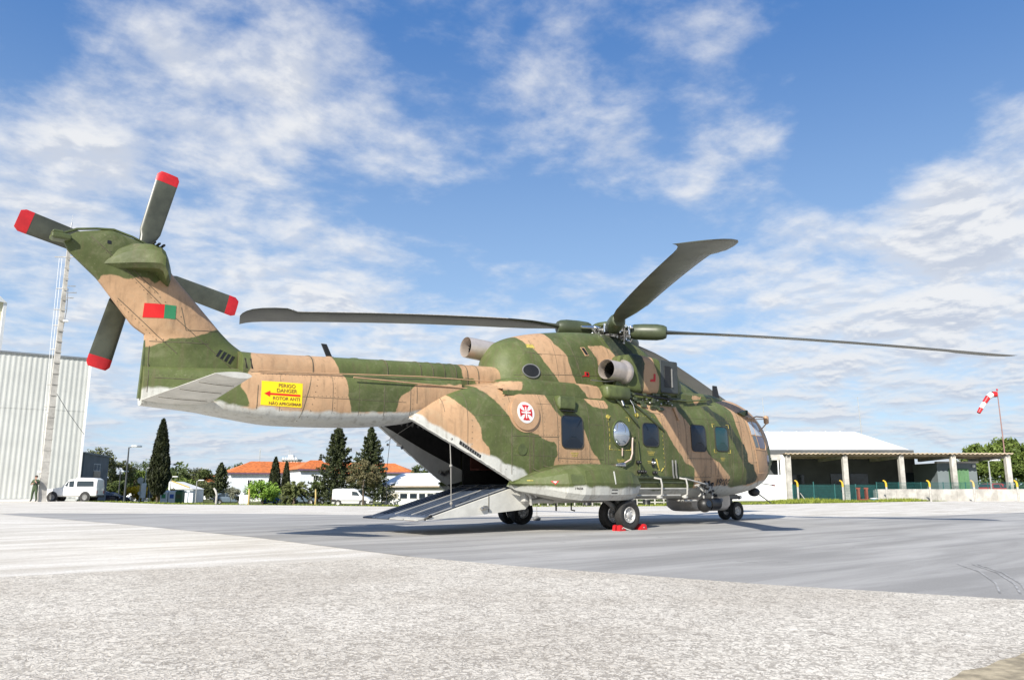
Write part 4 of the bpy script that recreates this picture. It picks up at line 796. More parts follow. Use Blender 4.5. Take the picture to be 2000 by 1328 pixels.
J2 = [[(x, 2.95), (x, 1.25)] for x in (-4.0, -3.62, 1.0, 2.3, 2.48, 3.2)]+[[(-4.4, 2.72), (-3.2, 2.74)], [(-5.3, 2.4), (-4.5, 2.42)], [(-4.4, 1.6), (-3.25, 1.6)], [(1.35, 2.7), (3.8, 2.72)], [(3.3, 1.6), (4.5, 1.62)], [(-2.15, 2.35), (-1.65, 2.35)]]+[[(x, 2.98), (x, 2.28)] for x in (-9.3, -8.3, -7.75)]+[[(-9.6, 2.55), (-6.7, 2.6)]]+[[(x, 4.3), (x, 3.45)] for x in (-3.3, -2.7, -1.4)]+[[(-3.6, 3.95), (-1.4, 4.05)]]
skin_line('panel_joint', J2, .0045, M['seam'], kind='stuff')
# rivet rows
rv = MB()
def rivets(a, b, d=.11, r=.007):
    n_ = int(math.hypot(b[0]-a[0], b[1]-a[1])/d)
    for k in range(n_+1):
        h, nn = side_hit(a[0]+(b[0]-a[0])*k/n_, a[1]+(b[1]-a[1])*k/n_); rv.ball(h, r*1.4, 5, 3)
for a, b in (((-5.35, 2.9), (-5.35, 1.8)), ((-4.6, 3.0), (-4.6, 1.3)), ((1.4, 1.22), (3.2, 1.24)), ((.46, 2.7), (.52, 1.3)), ((-8.6, 2.9), (-8.75, 2.2)), ((-11.35, 3.42), (-10.55, 3.46)), ((3.85, 2.7), (3.85, 1.2)), ((4.15, 2.7), (4.5, 1.2)), ((-3.05, 1.5), (-2.3, 1.5)), ((-12.2, 4.8), (-11.0, 3.85))): rivets(a, b)
for x in (-4.42, -3.96, -3.58, -3.14, -2.16, -1.66, 1.04, 1.37, 2.27, 2.52, 3.24, 3.71): rivets((x, 2.9), (x, 1.3), .09, .0055)
for x in (-9.26, -8.26, -7.7, -7.16, -6.55): rivets((x, 2.95), (x, 2.3), .09, .0055)
for a, b in (((-9.6, 2.93), (-6.4, 3.05)), ((-9.5, 2.58), (-6.8, 2.63)), ((-4.4, 2.04), (-3.2, 2.06)), ((-12.45, 4.94), (-11.2, 3.84)), ((-12.0, 4.0), (-11.1, 3.2)), ((-11.4, 2.8), (-10.7, 2.8)), ((-3.8, 3.46), (-1.2, 3.66)), ((-3.25, 4.25), (-3.25, 3.5)), ((-1.35, 4.4), (-1.35, 3.6)), ((1.4, 1.63), (2.6, 1.65)), ((-3.1, 1.6), (-2.2, 1.6))): rivets(a, b, .08, .0055)
rv.build('rivet_row', M['seam'], HELI, kind='stuff')
# aft blisters, vents, scoops
def blister(name, x, z, sx_, sy_, sz_, m, s=-1, b=.36):
    c, nn = side_hit(x, z, s); mb = MB(); rings = []
    for f in (-1, -.96, -.85, .85, .96, 1):
        q = (1-abs(f)**8)**.5 if abs(f) < 1 else .35
        rings.append([(x+f*sx_, c.y+s*(sy_*q*math.copysign(abs(math.cos(a))**b, math.cos(a))), z+sz_*q*math.copysign(abs(math.sin(a))**b, math.sin(a))) for a in [2*math.pi*k/28 for k in range(28)]])
    mb.loft(rings, True, True); return fixnorm(mb.build(name, m, HELI, 50))
for s in (-1, 1):
    b_ = blister('air_scoop', -2.87, 2.80, .27, .13, .18, M['green'], s)
    c, nn = side_hit(-2.87, 2.66, s); v = MB(); v.box((-2.85, c.y+s*.05, 2.615), (.42, .12, .02)); v.build('scoop_mouth', M['black'], b_)
patch('yellow_tab', rrect(-2.93, -2.80, 2.90, 2.93, .01), M['mark_yellow'], .09, nr=1) if 0 else None
for (x, z, rx, rz2, m_, of) in ((-3.46, 3.53, .22, .165, 'grey', .03), (-4.2, 1.72, .12, .12, 'green', .015)):
    patch('round_port', ell(x, z, rx, rz2, 28), M[m_], of, nr=2)
p_ = patch('port_bore', ell(-3.47, 3.53, .19, .14, 28), M['black'], .034, nr=3)
# red covers and small slots on the cowl
for poly, mm in (([(-1.80, 3.55), (-1.66, 3.55), (-1.66, 3.66), (-1.80, 3.66)], 'red'), ([(-1.76, 3.58), (-1.70, 3.58), (-1.70, 3.64), (-1.76, 3.64)], 'black'), ([(-1.92, 3.53), (-1.80, 3.55), (-1.80, 3.585)], 'red'), ([(-1.79, 4.28), (-1.64, 4.30), (-1.55, 4.09), (-1.69, 4.07)], 'tan'), ([(-1.76, 4.26), (-1.67, 4.27), (-1.58, 4.11), (-1.67, 4.10)], 'black'),
                 ([(.13, 3.55), (.32, 3.56), (.30, 3.63), (.15, 3.61)], 'red'), ([(.26, 3.6), (.33, 3.6), (.33, 3.76), (.27, 3.76)], 'red')):
    patch('intake_cover', poly, M[mm], .012 if mm != 'black' else .02, nr=1)
patch('yellow_stencil', [(-3.44, 4.10), (-3.23, 4.10), (-3.25, 4.19), (-3.43, 4.19)], M['mark_yellow'], .005, nr=1)
for k in range(4): patch('vent_slot', [(-10.36+.075*k, 3.22-.035*k), (-10.32+.075*k, 3.205-.035*k), (-10.24+.075*k, 3.33-.03*k), (-10.29+.075*k, 3.345-.03*k)], M['black'], .006, nr=1)
for k in range(2): patch('vent_slot', [(-9.90+.1*k, 3.02), (-9.87+.1*k, 3.02), (-9.90+.1*k, 3.20), (-9.93+.1*k, 3.20)], M['ink'], .006, nr=1)
patch('small_hatch', rrect(-12.26, -12.2, 4.93, 4.99, .005), M['black'], .006, nr=1)
patch('edge_light', [(-5.62, 1.80), (-5.18, 1.52), (-5.16, 1.58), (-5.6, 1.87)], M['black'], .008, nr=1)
for k in range(8): patch('edge_light_rib', [(-5.57+.05*k, 1.775-.032*k), (-5.555+.05*k, 1.768-.032*k), (-5.54+.05*k, 1.82-.032*k), (-5.555+.05*k, 1.827-.032*k)], M['grey'], .011, nr=1)
v = MB(); c, nn = side_hit(3.95, 2.98); v.prism([(3.82, 2.98), (4.18, 3.08), (4.12, 2.90), (3.98, 2.92)], c.y-.10, c.y+.05); fixnorm(v.build('roof_scoop', M['green'], HELI)); v = MB(); v.prism([(4.10, 2.93), (4.19, 3.07), (4.2, 2.93)], c.y-.12, c.y+.05); fixnorm(v.build('scoop_mouth', M['black'], HELI))
v = MB(); v.tube([side_hit(1.02, 2.95)[0]+Vector((0, -.05, .0)), side_hit(1.06, 2.62)[0]+Vector((0, -.03, 0))], [.05, .035], 8); v.build('door_rail_stop', M['tan'], HELI, 50)
# recess of machinery under the cooler pod: struts, pipes, boxes
DK = MB(); rr_ = random.Random(3)
for k in range(34):
    x = rr_.uniform(-.9, .9); z = rr_.uniform(2.86, 3.26); h, nn = side_hit(x, min(z, 2.95)); DK.cbox((x, h.y-.03+rr_.uniform(-.02, .03), z), (rr_.uniform(.05, .22), .07, rr_.uniform(.03, .09)), .01)
DK.build('engine_bay_equipment', M['dark_green'], HELI, kind='stuff')
for pth, r_, mm in (([(-1.45, -1.2, 3.36), (-1.35, -1.16, 3.2), (-1.0, -1.27, 2.9), (-.6, -1.42, 2.45)], .03, 'dark_green'), ([(-.62, -1.26, 3.0), (-.2, -1.33, 2.72), (.35, -1.40, 2.36)], .035, 'dark_green'), ([(-1.0, -1.3, 2.98), (-.98, -1.34, 2.86)], .035, 'metal'), ([(-.7, -1.3, 3.02), (-.66, -1.36, 2.9), (-.64, -1.4, 2.7)], .014, 'metal'),
                    ([(-1.9, -1.16, 3.42), (-1.35, -1.1, 3.44), (-.9, -1.05, 3.5)], .014, 'metal'), ([(1.0, -1.22, 3.15), (1.6, -1.2, 3.16), (2.7, -1.14, 3.28)], .02, 'green'), ([(-.5, -1.25, 3.2), (.8, -1.22, 3.16), (1.6, -1.18, 3.17)], .03, 'black')):
    t = MB(); t.tube(pth, r_, 8); t.build('service_pipe', M[mm], HELI, 60)
for k in range(12):
    t = MB(); x = -.55+k*.14; t.ball((x, -1.2, 3.06+.05*math.sin(k*2.1)), .035, 6, 4); t.build('pipe_fitting', M['metal'] if k % 3 else M['black'], HELI, 60)
t = MB(); t.tube([side_hit(x, z)[0]+Vector((0, -.06, 0)) for x, z in ((-.80, 2.10), (-.82, 1.95), (-.83, 1.72), (-.90, 1.58), (-1.12, 1.49), (-1.22, 1.40))], .020, 8); t.build('fuel_hose', M['hose'], HELI, 60)
t = MB(); t.tube([side_hit(x, z)[0]+Vector((0, -.05, 0)) for x, z in ((-.78, 2.16), (-.70, 2.20), (-.62, 2.05), (-.58, 1.7), (-.56, 1.4), (-.56, 1.2))], .012, 6); t.build('door_cable', M['green'], HELI, 60)
t = MB(); t.cbox((-1.45, -1.55, 1.43), (.34, .2, .07), .02); t.cyl((-1.5, -1.55, 1.44), (-1.3, -1.62, 1.46), .04); t.build('sponson_filler', M['metal'], HELI, 40)
for x, z in ((-.58, 1.52), (-.40, 1.30), (-.06, 1.52), (.0, 1.28), (-.55, 1.30)):
    t = MB(); h, nn = side_hit(x, z); t.cbox(h+Vector((0, -.03, 0)), (.12, .08, .09), .02); t.ball(h+Vector((.02, -.08, .0)), .03, 6, 4); t.build('door_latch', M['black'] if x != -.06 else M['metal'], HELI, 50)
patch('door_pull', ell(-.02, 1.52, .06, .12, 16), M['black'], .01, nr=1)
for k in range(2):
    t = MB(); h, nn = side_hit(.66+.12*k, 1.4); t.tube([h+Vector((0, -.05, .2)), h+Vector((0, -.06, -.15)), h+Vector((.04, -.05, -.24))], .022, 6); t.build('step_rail', M['grey'], HELI, 60)
for k in range(2):
    t = MB(); t.tube([side_hit(x, 1.19)[0]+Vector((0, -.02-.02*k, -.03*k)) for x in np.arange(-1.3, 1.6, .2)], .018, 6); t.build('door_track', M['dark_green'], HELI, 60)
# lower side tubes and stand-off frames
for y, z, x0, x1 in ((-1.47, .90, -.8, 1.1), (-1.44, .74, -.8, .9), (-1.44, 1.05, -.6, 1.2)):
    t = MB(); t.cyl((x0, y, z), (x1, y, z), .022, n=8); t.build('side_tube', M['grey_paint'] if z < .95 else M['dark_green'], HELI, 60)
for x in (.05, 1.02):
    t = MB(); t.tube([(x-.1, -1.42, 1.16), (x-.02, -1.56, 1.13), (x, -1.58, .98), (x+.01, -1.56, .76), (x-.04, -1.44, .70)], .024, 8); t.cbox((x, -1.5, .69), (.12, .10, .07), .02); t.build('standoff_frame', M['grey_paint'], HELI, 60)
t = MB(); t.tube([(1.0, -1.52, 1.15), (1.5, -1.56, 1.06), (1.9, -1.52, 1.0)], .02, 6); t.build('frame_brace', M['grey_paint'], HELI, 60)
# sensor turret on its bracket
t = MB()
for pth in ([(1.6, -1.42, 1.0), (1.72, -1.5, .86), (1.74, -1.52, .66)], [(2.2, -1.42, 1.02), (2.12, -1.52, .86), (2.1, -1.52, .66)], [(1.62, -1.45, .70), (1.9, -1.52, .92), (2.2, -1.45, .72)], [(1.55, -1.4, .98), (1.9, -1.5, 1.04), (2.25, -1.4, .98)], [(1.7, -1.45, .74), (1.95, -1.52, .84), (2.1, -1.5, .98)]): t.tube(pth, .022, 6)
t.build('turret_bracket', M['grey_paint'], HELI, 60)
t = MB()
for k in range(26): t.cbox((rr_.uniform(1.6, 2.25), -1.5+rr_.uniform(-.07, .04), rr_.uniform(.72, 1.08)), (rr_.uniform(.03, .1), .05, rr_.uniform(.03, .09)), .008, rr_.uniform(0, 2))
t.build('turret_wiring_blocks', M['black'], HELI, kind='stuff')
t = MB(); t.tube([(1.58, -1.48, 1.1), (1.75, -1.58, .95), (1.68, -1.56, .8)], .016, 6); t.build('turret_cable', M['black'], HELI, 60)
t = MB(); t.ball((1.78, -1.5, .49), .185, 20, 14); tr_ = t.build('sensor_turret', M['black'], HELI, 60)
t = MB(); t.cyl((1.92, -1.5, .50), (2.32, -1.5, .52), .165, .15, 18); t.build('turret_body', M['black'], tr_, 40)
t = MB(); t.lathe([(0, .07), (.03, .075), (.035, .06), (.02, .001)], (1.72, -1.665, .52), (-.3, -1, .1), 18); t.build('turret_lens', M['glass'], tr_, 50)
t = MB(); t.cbox((2.45, -1.42, .56), (.16, .12, .12), .02); t.ball((2.55, -1.45, .6), .06, 8, 6); t.build('turret_electronics', M['grey'], HELI, 50)
t = MB(); t.cbox((1.35, -1.30, .60), (.5, .25, .05), .02); t.build('turret_shelf', M['grey_paint'], HELI)
# nose gear: dark ball under the nose, probes, aerials
t = MB(); t.ball((5.72, -.35, .80), .165, 18, 12, (1.2, 1, .8)); t.build('nose_sensor_ball', M['black'], HELI, 60)
t = MB(); t.tube([(6.25, -.3, 1.05), (6.60, -.45, 1.0)], .012, 6); pr_ = t.build('pitot_probe', M['grey'], HELI); t = MB(); t.tube([(6.56, -.44, 1.0), (6.66, -.47, .99)], .022, 6); t.build('probe_cover', M['red'], pr_)
t = MB(); t.tube([(5.95, -.35, .74), (6.35, -.5, .47)], .018, 6); t.build('nose_whip_aerial', M['grey'], HELI)
t = MB(); t.cbox((6.38, -.45, 1.72), (.22, .16, .30), .05); t.build('nose_cover_block', M['green'], HELI, 60)
t = MB(); h = side_hit(4.5, 2.86)[0]; t.tube([h, h+Vector((.12, -.10, .06)), h+Vector((.42, -.16, .05))], .02, 6); t.tube([h+Vector((.0, 0, -.04)), h+Vector((.15, -.06, -.01)), h+Vector((.42, -.15, 0))], .012, 6); t.tube([h+Vector((.52, -.16, -.12)), h+Vector((.15, -.0, -.5))], .018, 6)
ma = t.build('mirror_arm', M['tan'], HELI, 60); t = MB(); t.cbox(h+Vector((.50, -.17, -.02)), (.14, .10, .24), .03); t.build('mirror_housing', M['tan'], ma, 60)
for pts, y in (([(-8.25, 3.72), (-8.14, 3.72), (-8.0, 3.46), (-8.12, 3.46)], .016), ([(4.42, 3.92), (4.60, 3.92), (4.72, 3.50), (4.40, 3.50)], .018)):
    t = MB(); t.prism(pts, -y, y); t.build('blade_aerial', M['black'], HELI)
t = MB(); t.lathe([(0, .14), (.03, .13), (.05, .09), (.06, .001)], (-7.55, -.05, 3.44), (0, 0, 1), 20); t.build('spine_disc_aerial', M['green'], HELI, 60)
t = MB(); t.cyl((-8.06, 0, 3.44), (-8.06, 0, 3.47), .09, n=14); t.build('aerial_base', M['tan'], HELI)
# sponson details
def sp_patch(name, poly, mm, off=.006): return patch(name, poly, M[mm], off, nr=2)
sp_patch('sponson_hatch', rrect(-3.50, -3.24, .99, 1.20, .04), 'green', .012); sp_patch('white_stripe', [(-2.40, 1.0), (-2.365, 1.0), (-2.365, 1.27), (-2.40, 1.27)], 'white_paint'); sp_patch('jack_triangle', [(-3.83, 1.06), (-3.70, 1.06), (-3.765, .98)], 'red'); sp_patch('jack_triangle_centre', [(-3.80, 1.05), (-3.73, 1.05), (-3.765, 1.01)], 'white_paint', .009)
for k in range(2): sp_patch('stencil_line', [(-2.48, .87-.07*k), (-2.30, .87-.07*k), (-2.30, .885-.07*k), (-2.48, .885-.07*k)], 'ink')
text_mesh('19606', .07, M['ink'], 'serial_number', -3.35, .885, off=.008)
sp_patch('stencil_line', [(-4.2, 1.06), (-4.1, 1.06), (-4.1, 1.075), (-4.2, 1.075)], 'mark_yellow')
t = MB(); t.loft([[(x, -1.30, 1.40), (x, -1.62, 1.405)] for x in (-3.5, -2.6)], False); t.build('sponson_shadow_strip', M['grey'], HELI) if 0 else None
# gear of the ramp hinge: struts, brackets below the sponson root
for pth, r_, mm in (([(-4.15, -1.3, .9), (-3.95, -1.32, .75), (-3.9, -1.3, .56)], .03, 'grey_paint'), ([(-3.9, -1.25, .62), (-3.6, -1.3, .66), (-3.3, -1.3, .62)], .05, 'grey_paint'), ([(-4.0, -1.35, .9), (-3.8, -1.35, .72)], .015, 'rim'), ([(-3.0, -1.1, .62), (-3.0, -1.1, .42)], .02, 'black')):
    t = MB(); t.tube(pth, r_, 8); t.build('ramp_hinge_link', M[mm], HELI, 60)
for x in (-1.2, 0.3, 1.0):
    t = MB(); t.tube([(x, .3, .62), (x, .3, .38), (x+.12, .3, .36)], .02, 6); t.build('belly_aerial', M['black'], HELI)
# chocks under the near main wheel (loose things)
def chock(x, y, rz, label):
    c_ = thing('wheel_chock', label, 'wheel chock', (x, y, .004), rz, 'red wheel chocks at the near main wheel', .74)
    for yy in (-.09, .09):
        mb = MB(); mb.prism([(-.15, 0), (.13, 0), (.10, .05), (-.06, .17), (-.12, .15)], yy-.055, yy+.055); fixnorm(mb.build('chock_block', M['red'], c_))
    mb = MB(); mb.cyl((-.02, -.16, .07), (-.02, .16, .07), .018, n=8); mb.build('chock_bar', M['grey_paint'], c_)
    mb = MB(); mb.tube([(.0, -.15, .10), (.12, -.2, .05), (.26, -.24, .012), (.32, -.2, .012)], .012, 6); mb.build('chock_rope', M['white_paint'], c_, 60)
    return c_
chock(-2.12, -2.16, 0.0, 'red wheel chock behind the near main wheel, left one of the pair'); chock(-1.40, -2.12, math.pi-.1, 'red wheel chock ahead of the near main wheel, right one of the pair')
lump = thing('tie_down_weight', 'small grey cable weight lying on the asphalt under the belly', 'weight', (.2, 3.2, .006))
mb = MB(); mb.ball((0, 0, .05), .09, 10, 6, (1.5, 1, .8)); mb.build('weight_block', M['grey'], lump, 50); mb = MB(); mb.tube([(-.45, .1, .01), (-.2, .02, .03), (0, 0, .1), (0, 0, .4)], .01, 5); mb.build('weight_cable', M['rope'], lump, 50)
# ------------------------------------------------------------------ ground
def gp(u, v, z=0): r = ray(u, v); t = (z-CAM.z)/r.z; p = CAM+r*t; return (p.x, p.y)
EDGE = [gp(-900, 968), gp(-300, 974), gp(0, 976.5), gp(150, 978.5), gp(330, 984.5), gp(600, 987), gp(870, 990), gp(1300, 988), gp(1500, 984.5), gp(1750, 980), gp(2000, 975.5), gp(2500, 970)]
APRON = EDGE+[(90, -90), (0, -110), (-110, -60)]
def gz(x, y):                         # terrain height beyond the apron
    d = Vector((x-CAM.x, y-CAM.y, 0)); f = d.dot(FH); u = 1000+FOC*d.dot(RT)/max(f, .1)*.983 if f > 5 else 2000
    dist = -sdist(np.array([[x, y]]), [APRON])[0]
    k = min(1, max(0, (1450-u)/300)); k = k*k*(3-2*k)
    return -.03 if dist < 0 else -.03-k*min(1.12, .03*dist)
def ground_mat(name, base, fn):
    m = bpy.data.materials.new(name); m.use_nodes = True; nt = m.node_tree; b = nt.nodes['Principled BSDF']; b.inputs['Roughness'].default_value = .85; b.inputs['Specular IOR Level'].default_value = .25
    tc = N(nt, 'ShaderNodeTexCoord').outputs['Object']; c, h = fn(nt, tc); nt.links.new(c, b.inputs['Base Color'])
    if h is not None:
        bp = N(nt, 'ShaderNodeBump', ins={'Strength': .5, 'Distance': .006, 'Height': h}); nt.links.new(bp.outputs[0], b.inputs['Normal'])
    return m
def nz(nt, v, sc, det=5.0, ro=.55, dist=0.0): return N(nt, 'ShaderNodeTexNoise', ins={'Vector': v, 'Scale': sc, 'Detail': det, 'Roughness': ro, 'Distortion': dist}).outputs[0]
def terr(nt, tc):
    big = nz(nt, tc, .55, 4.0); mid = nz(nt, tc, 4.0, 5.0, .6)
    n1 = nz(nt, tc, 12.5, 1.5, .5, 1.2); n2 = nz(nt, tc, 25.0, 1.5, .5, 1.1)
    w1 = SS(nt, MA(nt, 'ABSOLUTE', MA(nt, 'SUBTRACT', n1, .5)), .062, .022); w2 = SS(nt, MA(nt, 'ABSOLUTE', MA(nt, 'SUBTRACT', n2, .5)), .075, .03)
    ww = MA(nt, 'ADD', MA(nt, 'MULTIPLY', w1, .8), MA(nt, 'MULTIPLY', w2, .62), clamp=True)
    c = MIX(nt, SS(nt, big, .35, .65), (.63, .57, .475), (.76, .70, .595))
    c = MIX(nt, MA(nt, 'MULTIPLY', SS(nt, mid, .4, .7), .12), c, (.50, .47, .42))
    c = MIX(nt, MA(nt, 'MULTIPLY', ww, MA(nt, 'ADD', .40, MA(nt, 'MULTIPLY', mid, .5))), c, (.12, .095, .07))
    pe = nz(nt, tc, 130.0, 2.0); c = MIX(nt, MA(nt, 'MULTIPLY', SS(nt, pe, .52, .7), .35), c, (.84, .80, .73))
    return c, MA(nt, 'SUBTRACT', 1.0, ww)
def conc(nt, tc):
    mp = N(nt, 'ShaderNodeMapping', ins={'Vector': tc, 'Rotation': (0, 0, R(40)), 'Scale': (.35, 1.6, 1)}).outputs[0]
    st = nz(nt, mp, 1.0, 7.0, .62); fine = nz(nt, tc, 30.0, 4.0, .6, 1.0)
    c = MIX(nt, SS(nt, st, .36, .66), (.56, .515, .44), (.77, .73, .655)); n1 = nz(nt, tc, 20.0, 2.0, .5, 2.0); c = MIX(nt, MA(nt, 'MULTIPLY', SS(nt, MA(nt, 'ABSOLUTE', MA(nt, 'SUBTRACT', n1, .5)), .05, .006), .5), c, (.24, .20, .16)); c = MIX(nt, MA(nt, 'MULTIPLY', SS(nt, fine, .5, .72), .4), c, (.38, .35, .29))
    big = nz(nt, tc, .12, 3.0); c = MIX(nt, MA(nt, 'MULTIPLY', SS(nt, big, .5, .7), .25), c, (.48, .45, .37))
    return c, fine
def asph(nt, tc):
    mp = N(nt, 'ShaderNodeMapping', ins={'Vector': tc, 'Rotation': (0, 0, R(43)), 'Scale': (.16, 1.1, 1)}).outputs[0]
    st = nz(nt, mp, 1.0, 8.0, .62, .4); mp2 = N(nt, 'ShaderNodeMapping', ins={'Vector': tc, 'Rotation': (0, 0, R(58)), 'Scale': (.1, 1.9, 1)}).outputs[0]; s2 = nz(nt, mp2, 1.0, 6.0, .6, .6)
    fine = nz(nt, tc, 70.0, 4.0, .7); big = nz(nt, tc, .13, 4.0)
    c = MIX(nt, SS(nt, st, .34, .68), (.275, .265, .248), (.43, .415, .39)); c = MIX(nt, MA(nt, 'MULTIPLY', SS(nt, s2, .52, .75), .55), c, (.225, .22, .21))
    c = MIX(nt, MA(nt, 'MULTIPLY', SS(nt, big, .48, .68), .35), c, (.24, .235, .225)); c = MIX(nt, MA(nt, 'MULTIPLY', SS(nt, fine, .5, .75), .35), c, (.44, .44, .44))
    c = MIX(nt, MA(nt, 'MULTIPLY', SS(nt, fine, .45, .25), .3), c, (.12, .12, .12)); sp_ = nz(nt, tc, 2.2, 6.0, .7, 1.0); c = MIX(nt, MA(nt, 'MULTIPLY', SS(nt, sp_, .62, .72), .45), c, (.13, .125, .12)); return c, fine
def soil(nt, tc):
    a = nz(nt, tc, .25, 6.0); b = nz(nt, tc, 3.0, 7.0, .7)
    return MIX(nt, SS(nt, b, .35, .65), MIX(nt, SS(nt, a, .4, .6), (.055, .085, .018), (.16, .155, .05)), (.10, .125, .03)), b
def flat(name, poly, z, m):
    mb = MB(); mb.add([(x, y, z) for x, y in poly], [tuple(range(len(poly)))]); o = mb.build(name, m); tag(o, kind='structure')
    if o.data.polygons[0].normal.z < 0: fixnorm(o); 
    if o.data.polygons[0].normal.z < 0: o.data.flip_normals()
    return o
mb = MB(); NA = 240; radii = [.5, 5, 12, 20, 28, 34]+[34+k*3 for k in range(1, 40)]+[165, 190, 240, 320, 500, 900, 2000, 6000]
for r in radii:
    for k in range(NA):
        a = 2*math.pi*k/NA; x = CAM.x+r*math.sin(a+PSI); y = CAM.y+r*math.cos(a+PSI); mb.v.append((x, y, gz(x, y) if r < 200 else -1.15))
for i in range(len(radii)-1):
    for k in range(NA): a = i*NA+k; b = i*NA+(k+1) % NA; mb.f.append((a, a+NA, b+NA, b)); mb.m.append(0)
mb.f.append(tuple(range(NA))); mb.m.append(0)
tag(mb.build('ground', ground_mat('rough_grass_ground', None, soil), smooth=60), kind='structure')
flat('apron', APRON, 0, ground_mat('pale_concrete', None, conc))
ASP = [(-30, 110), (-14.2, 42), (-10.94, 19.5), (-9.55, 7.9), (-9.10, .7), (-9.12, -4.83), (-8.87, -6.7), (-8.16, -9.7), (-7.45, -11.64), (-2, -22), (20, -45), (60, -40), (70, -20), (40, -4.2), (19.2, -2.9), (12.27, -2.2), (7.07, -.3), (3.61, 2.6), (-2.0, 11.5), (-3.7, 14.25), (-10.2, 20.3)]
ASP = ASP[2:]
flat('asphalt_pad', ASP, .004, ground_mat('grey_asphalt', None, asph))
flat('exposed_aggregate_paving', [(-60, 1.0), (-13.76, -4.23), (-9.12, -4.83), (-8.87, -6.7), (-8.16, -9.7), (-7.45, -11.64), (-2, -22), (4, -60), (-80, -60)], .004, ground_mat('exposed_aggregate', None, terr))
s0 = [gp(1830, 1340), gp(1868, 1322), gp(1880, 1312), gp(1925, 1305), gp(1950, 1292), gp(1985, 1285), gp(2010, 1270), gp(2100, 1260), gp(2150, 1400)]
flat('bare_soil', s0, .008, mat('tan_soil', (.36, .30, .20), .95, var=.35, scale=9, bump=.6, bscale=60))
# curved tyre scuffs on the asphalt
tm_ = mat('rubber_scuff', (.33, .322, .31), .9, var=.35, scale=5)
for off in (0, .22, .30):
    mb = MB(); c = Vector((-3.2, -12.0, .0)); pts = [Vector(gp(u, v)+(0,)) for u, v in ((1870, 1102), (1915, 1118), (1945, 1140), (1958, 1170))]
    pts = [Vector((p.x+off*.4, p.y-off*.6, .0085)) for p in pts]; path = []
    for i in range(len(pts)-1): path += [pts[i].lerp(pts[i+1], j/6) for j in range(6)]
    for a in path[:-1]: pass
    vs = []; 
    for i in range(len(path)-1):
        d = (path[i+1]-path[i]).normalized(); nrm = Vector((-d.y, d.x, 0))*.009; vs.append((path[i]-nrm, path[i]+nrm))
    mb.loft([list(v) for v in vs], False); tag(mb.build('tyre_mark', tm_), kind='structure')
# ------------------------------------------------------------------ vegetation
def foliage(name, dark, light, sun=None):
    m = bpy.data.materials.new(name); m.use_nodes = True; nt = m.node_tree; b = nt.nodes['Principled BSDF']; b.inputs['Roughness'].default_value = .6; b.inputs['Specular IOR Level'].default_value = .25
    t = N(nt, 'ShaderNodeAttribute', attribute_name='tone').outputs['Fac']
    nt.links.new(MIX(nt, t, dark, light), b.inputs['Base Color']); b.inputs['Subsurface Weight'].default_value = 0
    return m
FM = {'dark': foliage('dark_conifer_needles', (.018, .027, .011), (.085, .098, .036)), 'cyp': foliage('cypress_foliage', (.012, .018, .007), (.045, .052, .018)), 'mid': foliage('broadleaf_foliage', (.030, .050, .014), (.10, .125, .035)),
      'bright': foliage('spring_green_foliage', (.10, .19, .02), (.26, .40, .06)), 'olive': foliage('olive_foliage', (.045, .055, .022), (.14, .15, .06)), 'pine': foliage('pine_foliage', (.035, .060, .012), (.15, .20, .04)), 'grey': foliage('grey_bush_foliage', (.12, .13, .09), (.30, .30, .22)),
      'yellow': foliage('yellow_blossom', (.30, .20, .01), (.75, .50, .02)), 'bare': foliage('brownish_twigs', (.075, .068, .030), (.19, .17, .085)), 'palm': foliage('palm_fronds', (.045, .060, .018), (.17, .19, .07))}
M['bark'] = mat('tree_bark', (.11, .085, .06), .9, var=.3, scale=6)
class Leaves(MB):
    def __init__(s): super().__init__(); s.t = []
    def leaf(s, c, sz, tone, asp=1.0, vert=0):
        d = Vector((rnd.gauss(0, 1), rnd.gauss(0, 1), rnd.gauss(0, 1)+vert)).normalized(); e = d.orthogonal().normalized(); e = Matrix.Rotation(rnd.uniform(0, 6.28), 3, d)@e
        a = d*sz*asp*.5; b = e*sz*.5; s.add([c-a, c+b*.6-a*.1, c+a, c-b*.6+a*.1], [(0, 1, 2, 3)]); s.t += [min(1, max(0, tone+rnd.gauss(0, .16)))]*4
    def make(s, name, m, parent): return s.build(name, m, parent, attrs={'tone': s.t})
def trunk(p, h, r, base=0, lean=(0, 0), limbs=0, spread=1.0):
    mb = MB(); mb.tube([(lean[0]*t, lean[1]*t, -base+(h+base)*t) for t in (0, .35, .7, 1)], [r, r*.8, r*.6, r*.25], 8); o = mb.build('trunk', M['bark'], p, 60)
    for k in range(limbs):
        a = 6.28*k/limbs+rnd.random(); z = h*(.45+.4*rnd.random()); l = MB(); l.tube([(0, 0, z), (math.cos(a)*spread*.5, math.sin(a)*spread*.5, z+spread*.35), (math.cos(a)*spread, math.sin(a)*spread, z+spread*.6)], [r*.4, r*.25, r*.08], 5); l.build('limb', M['bark'], p, 60)
    return o
GR = {'far': 'trees along the far edge of the car park', 'wood': 'dark trees of the far tree line'}
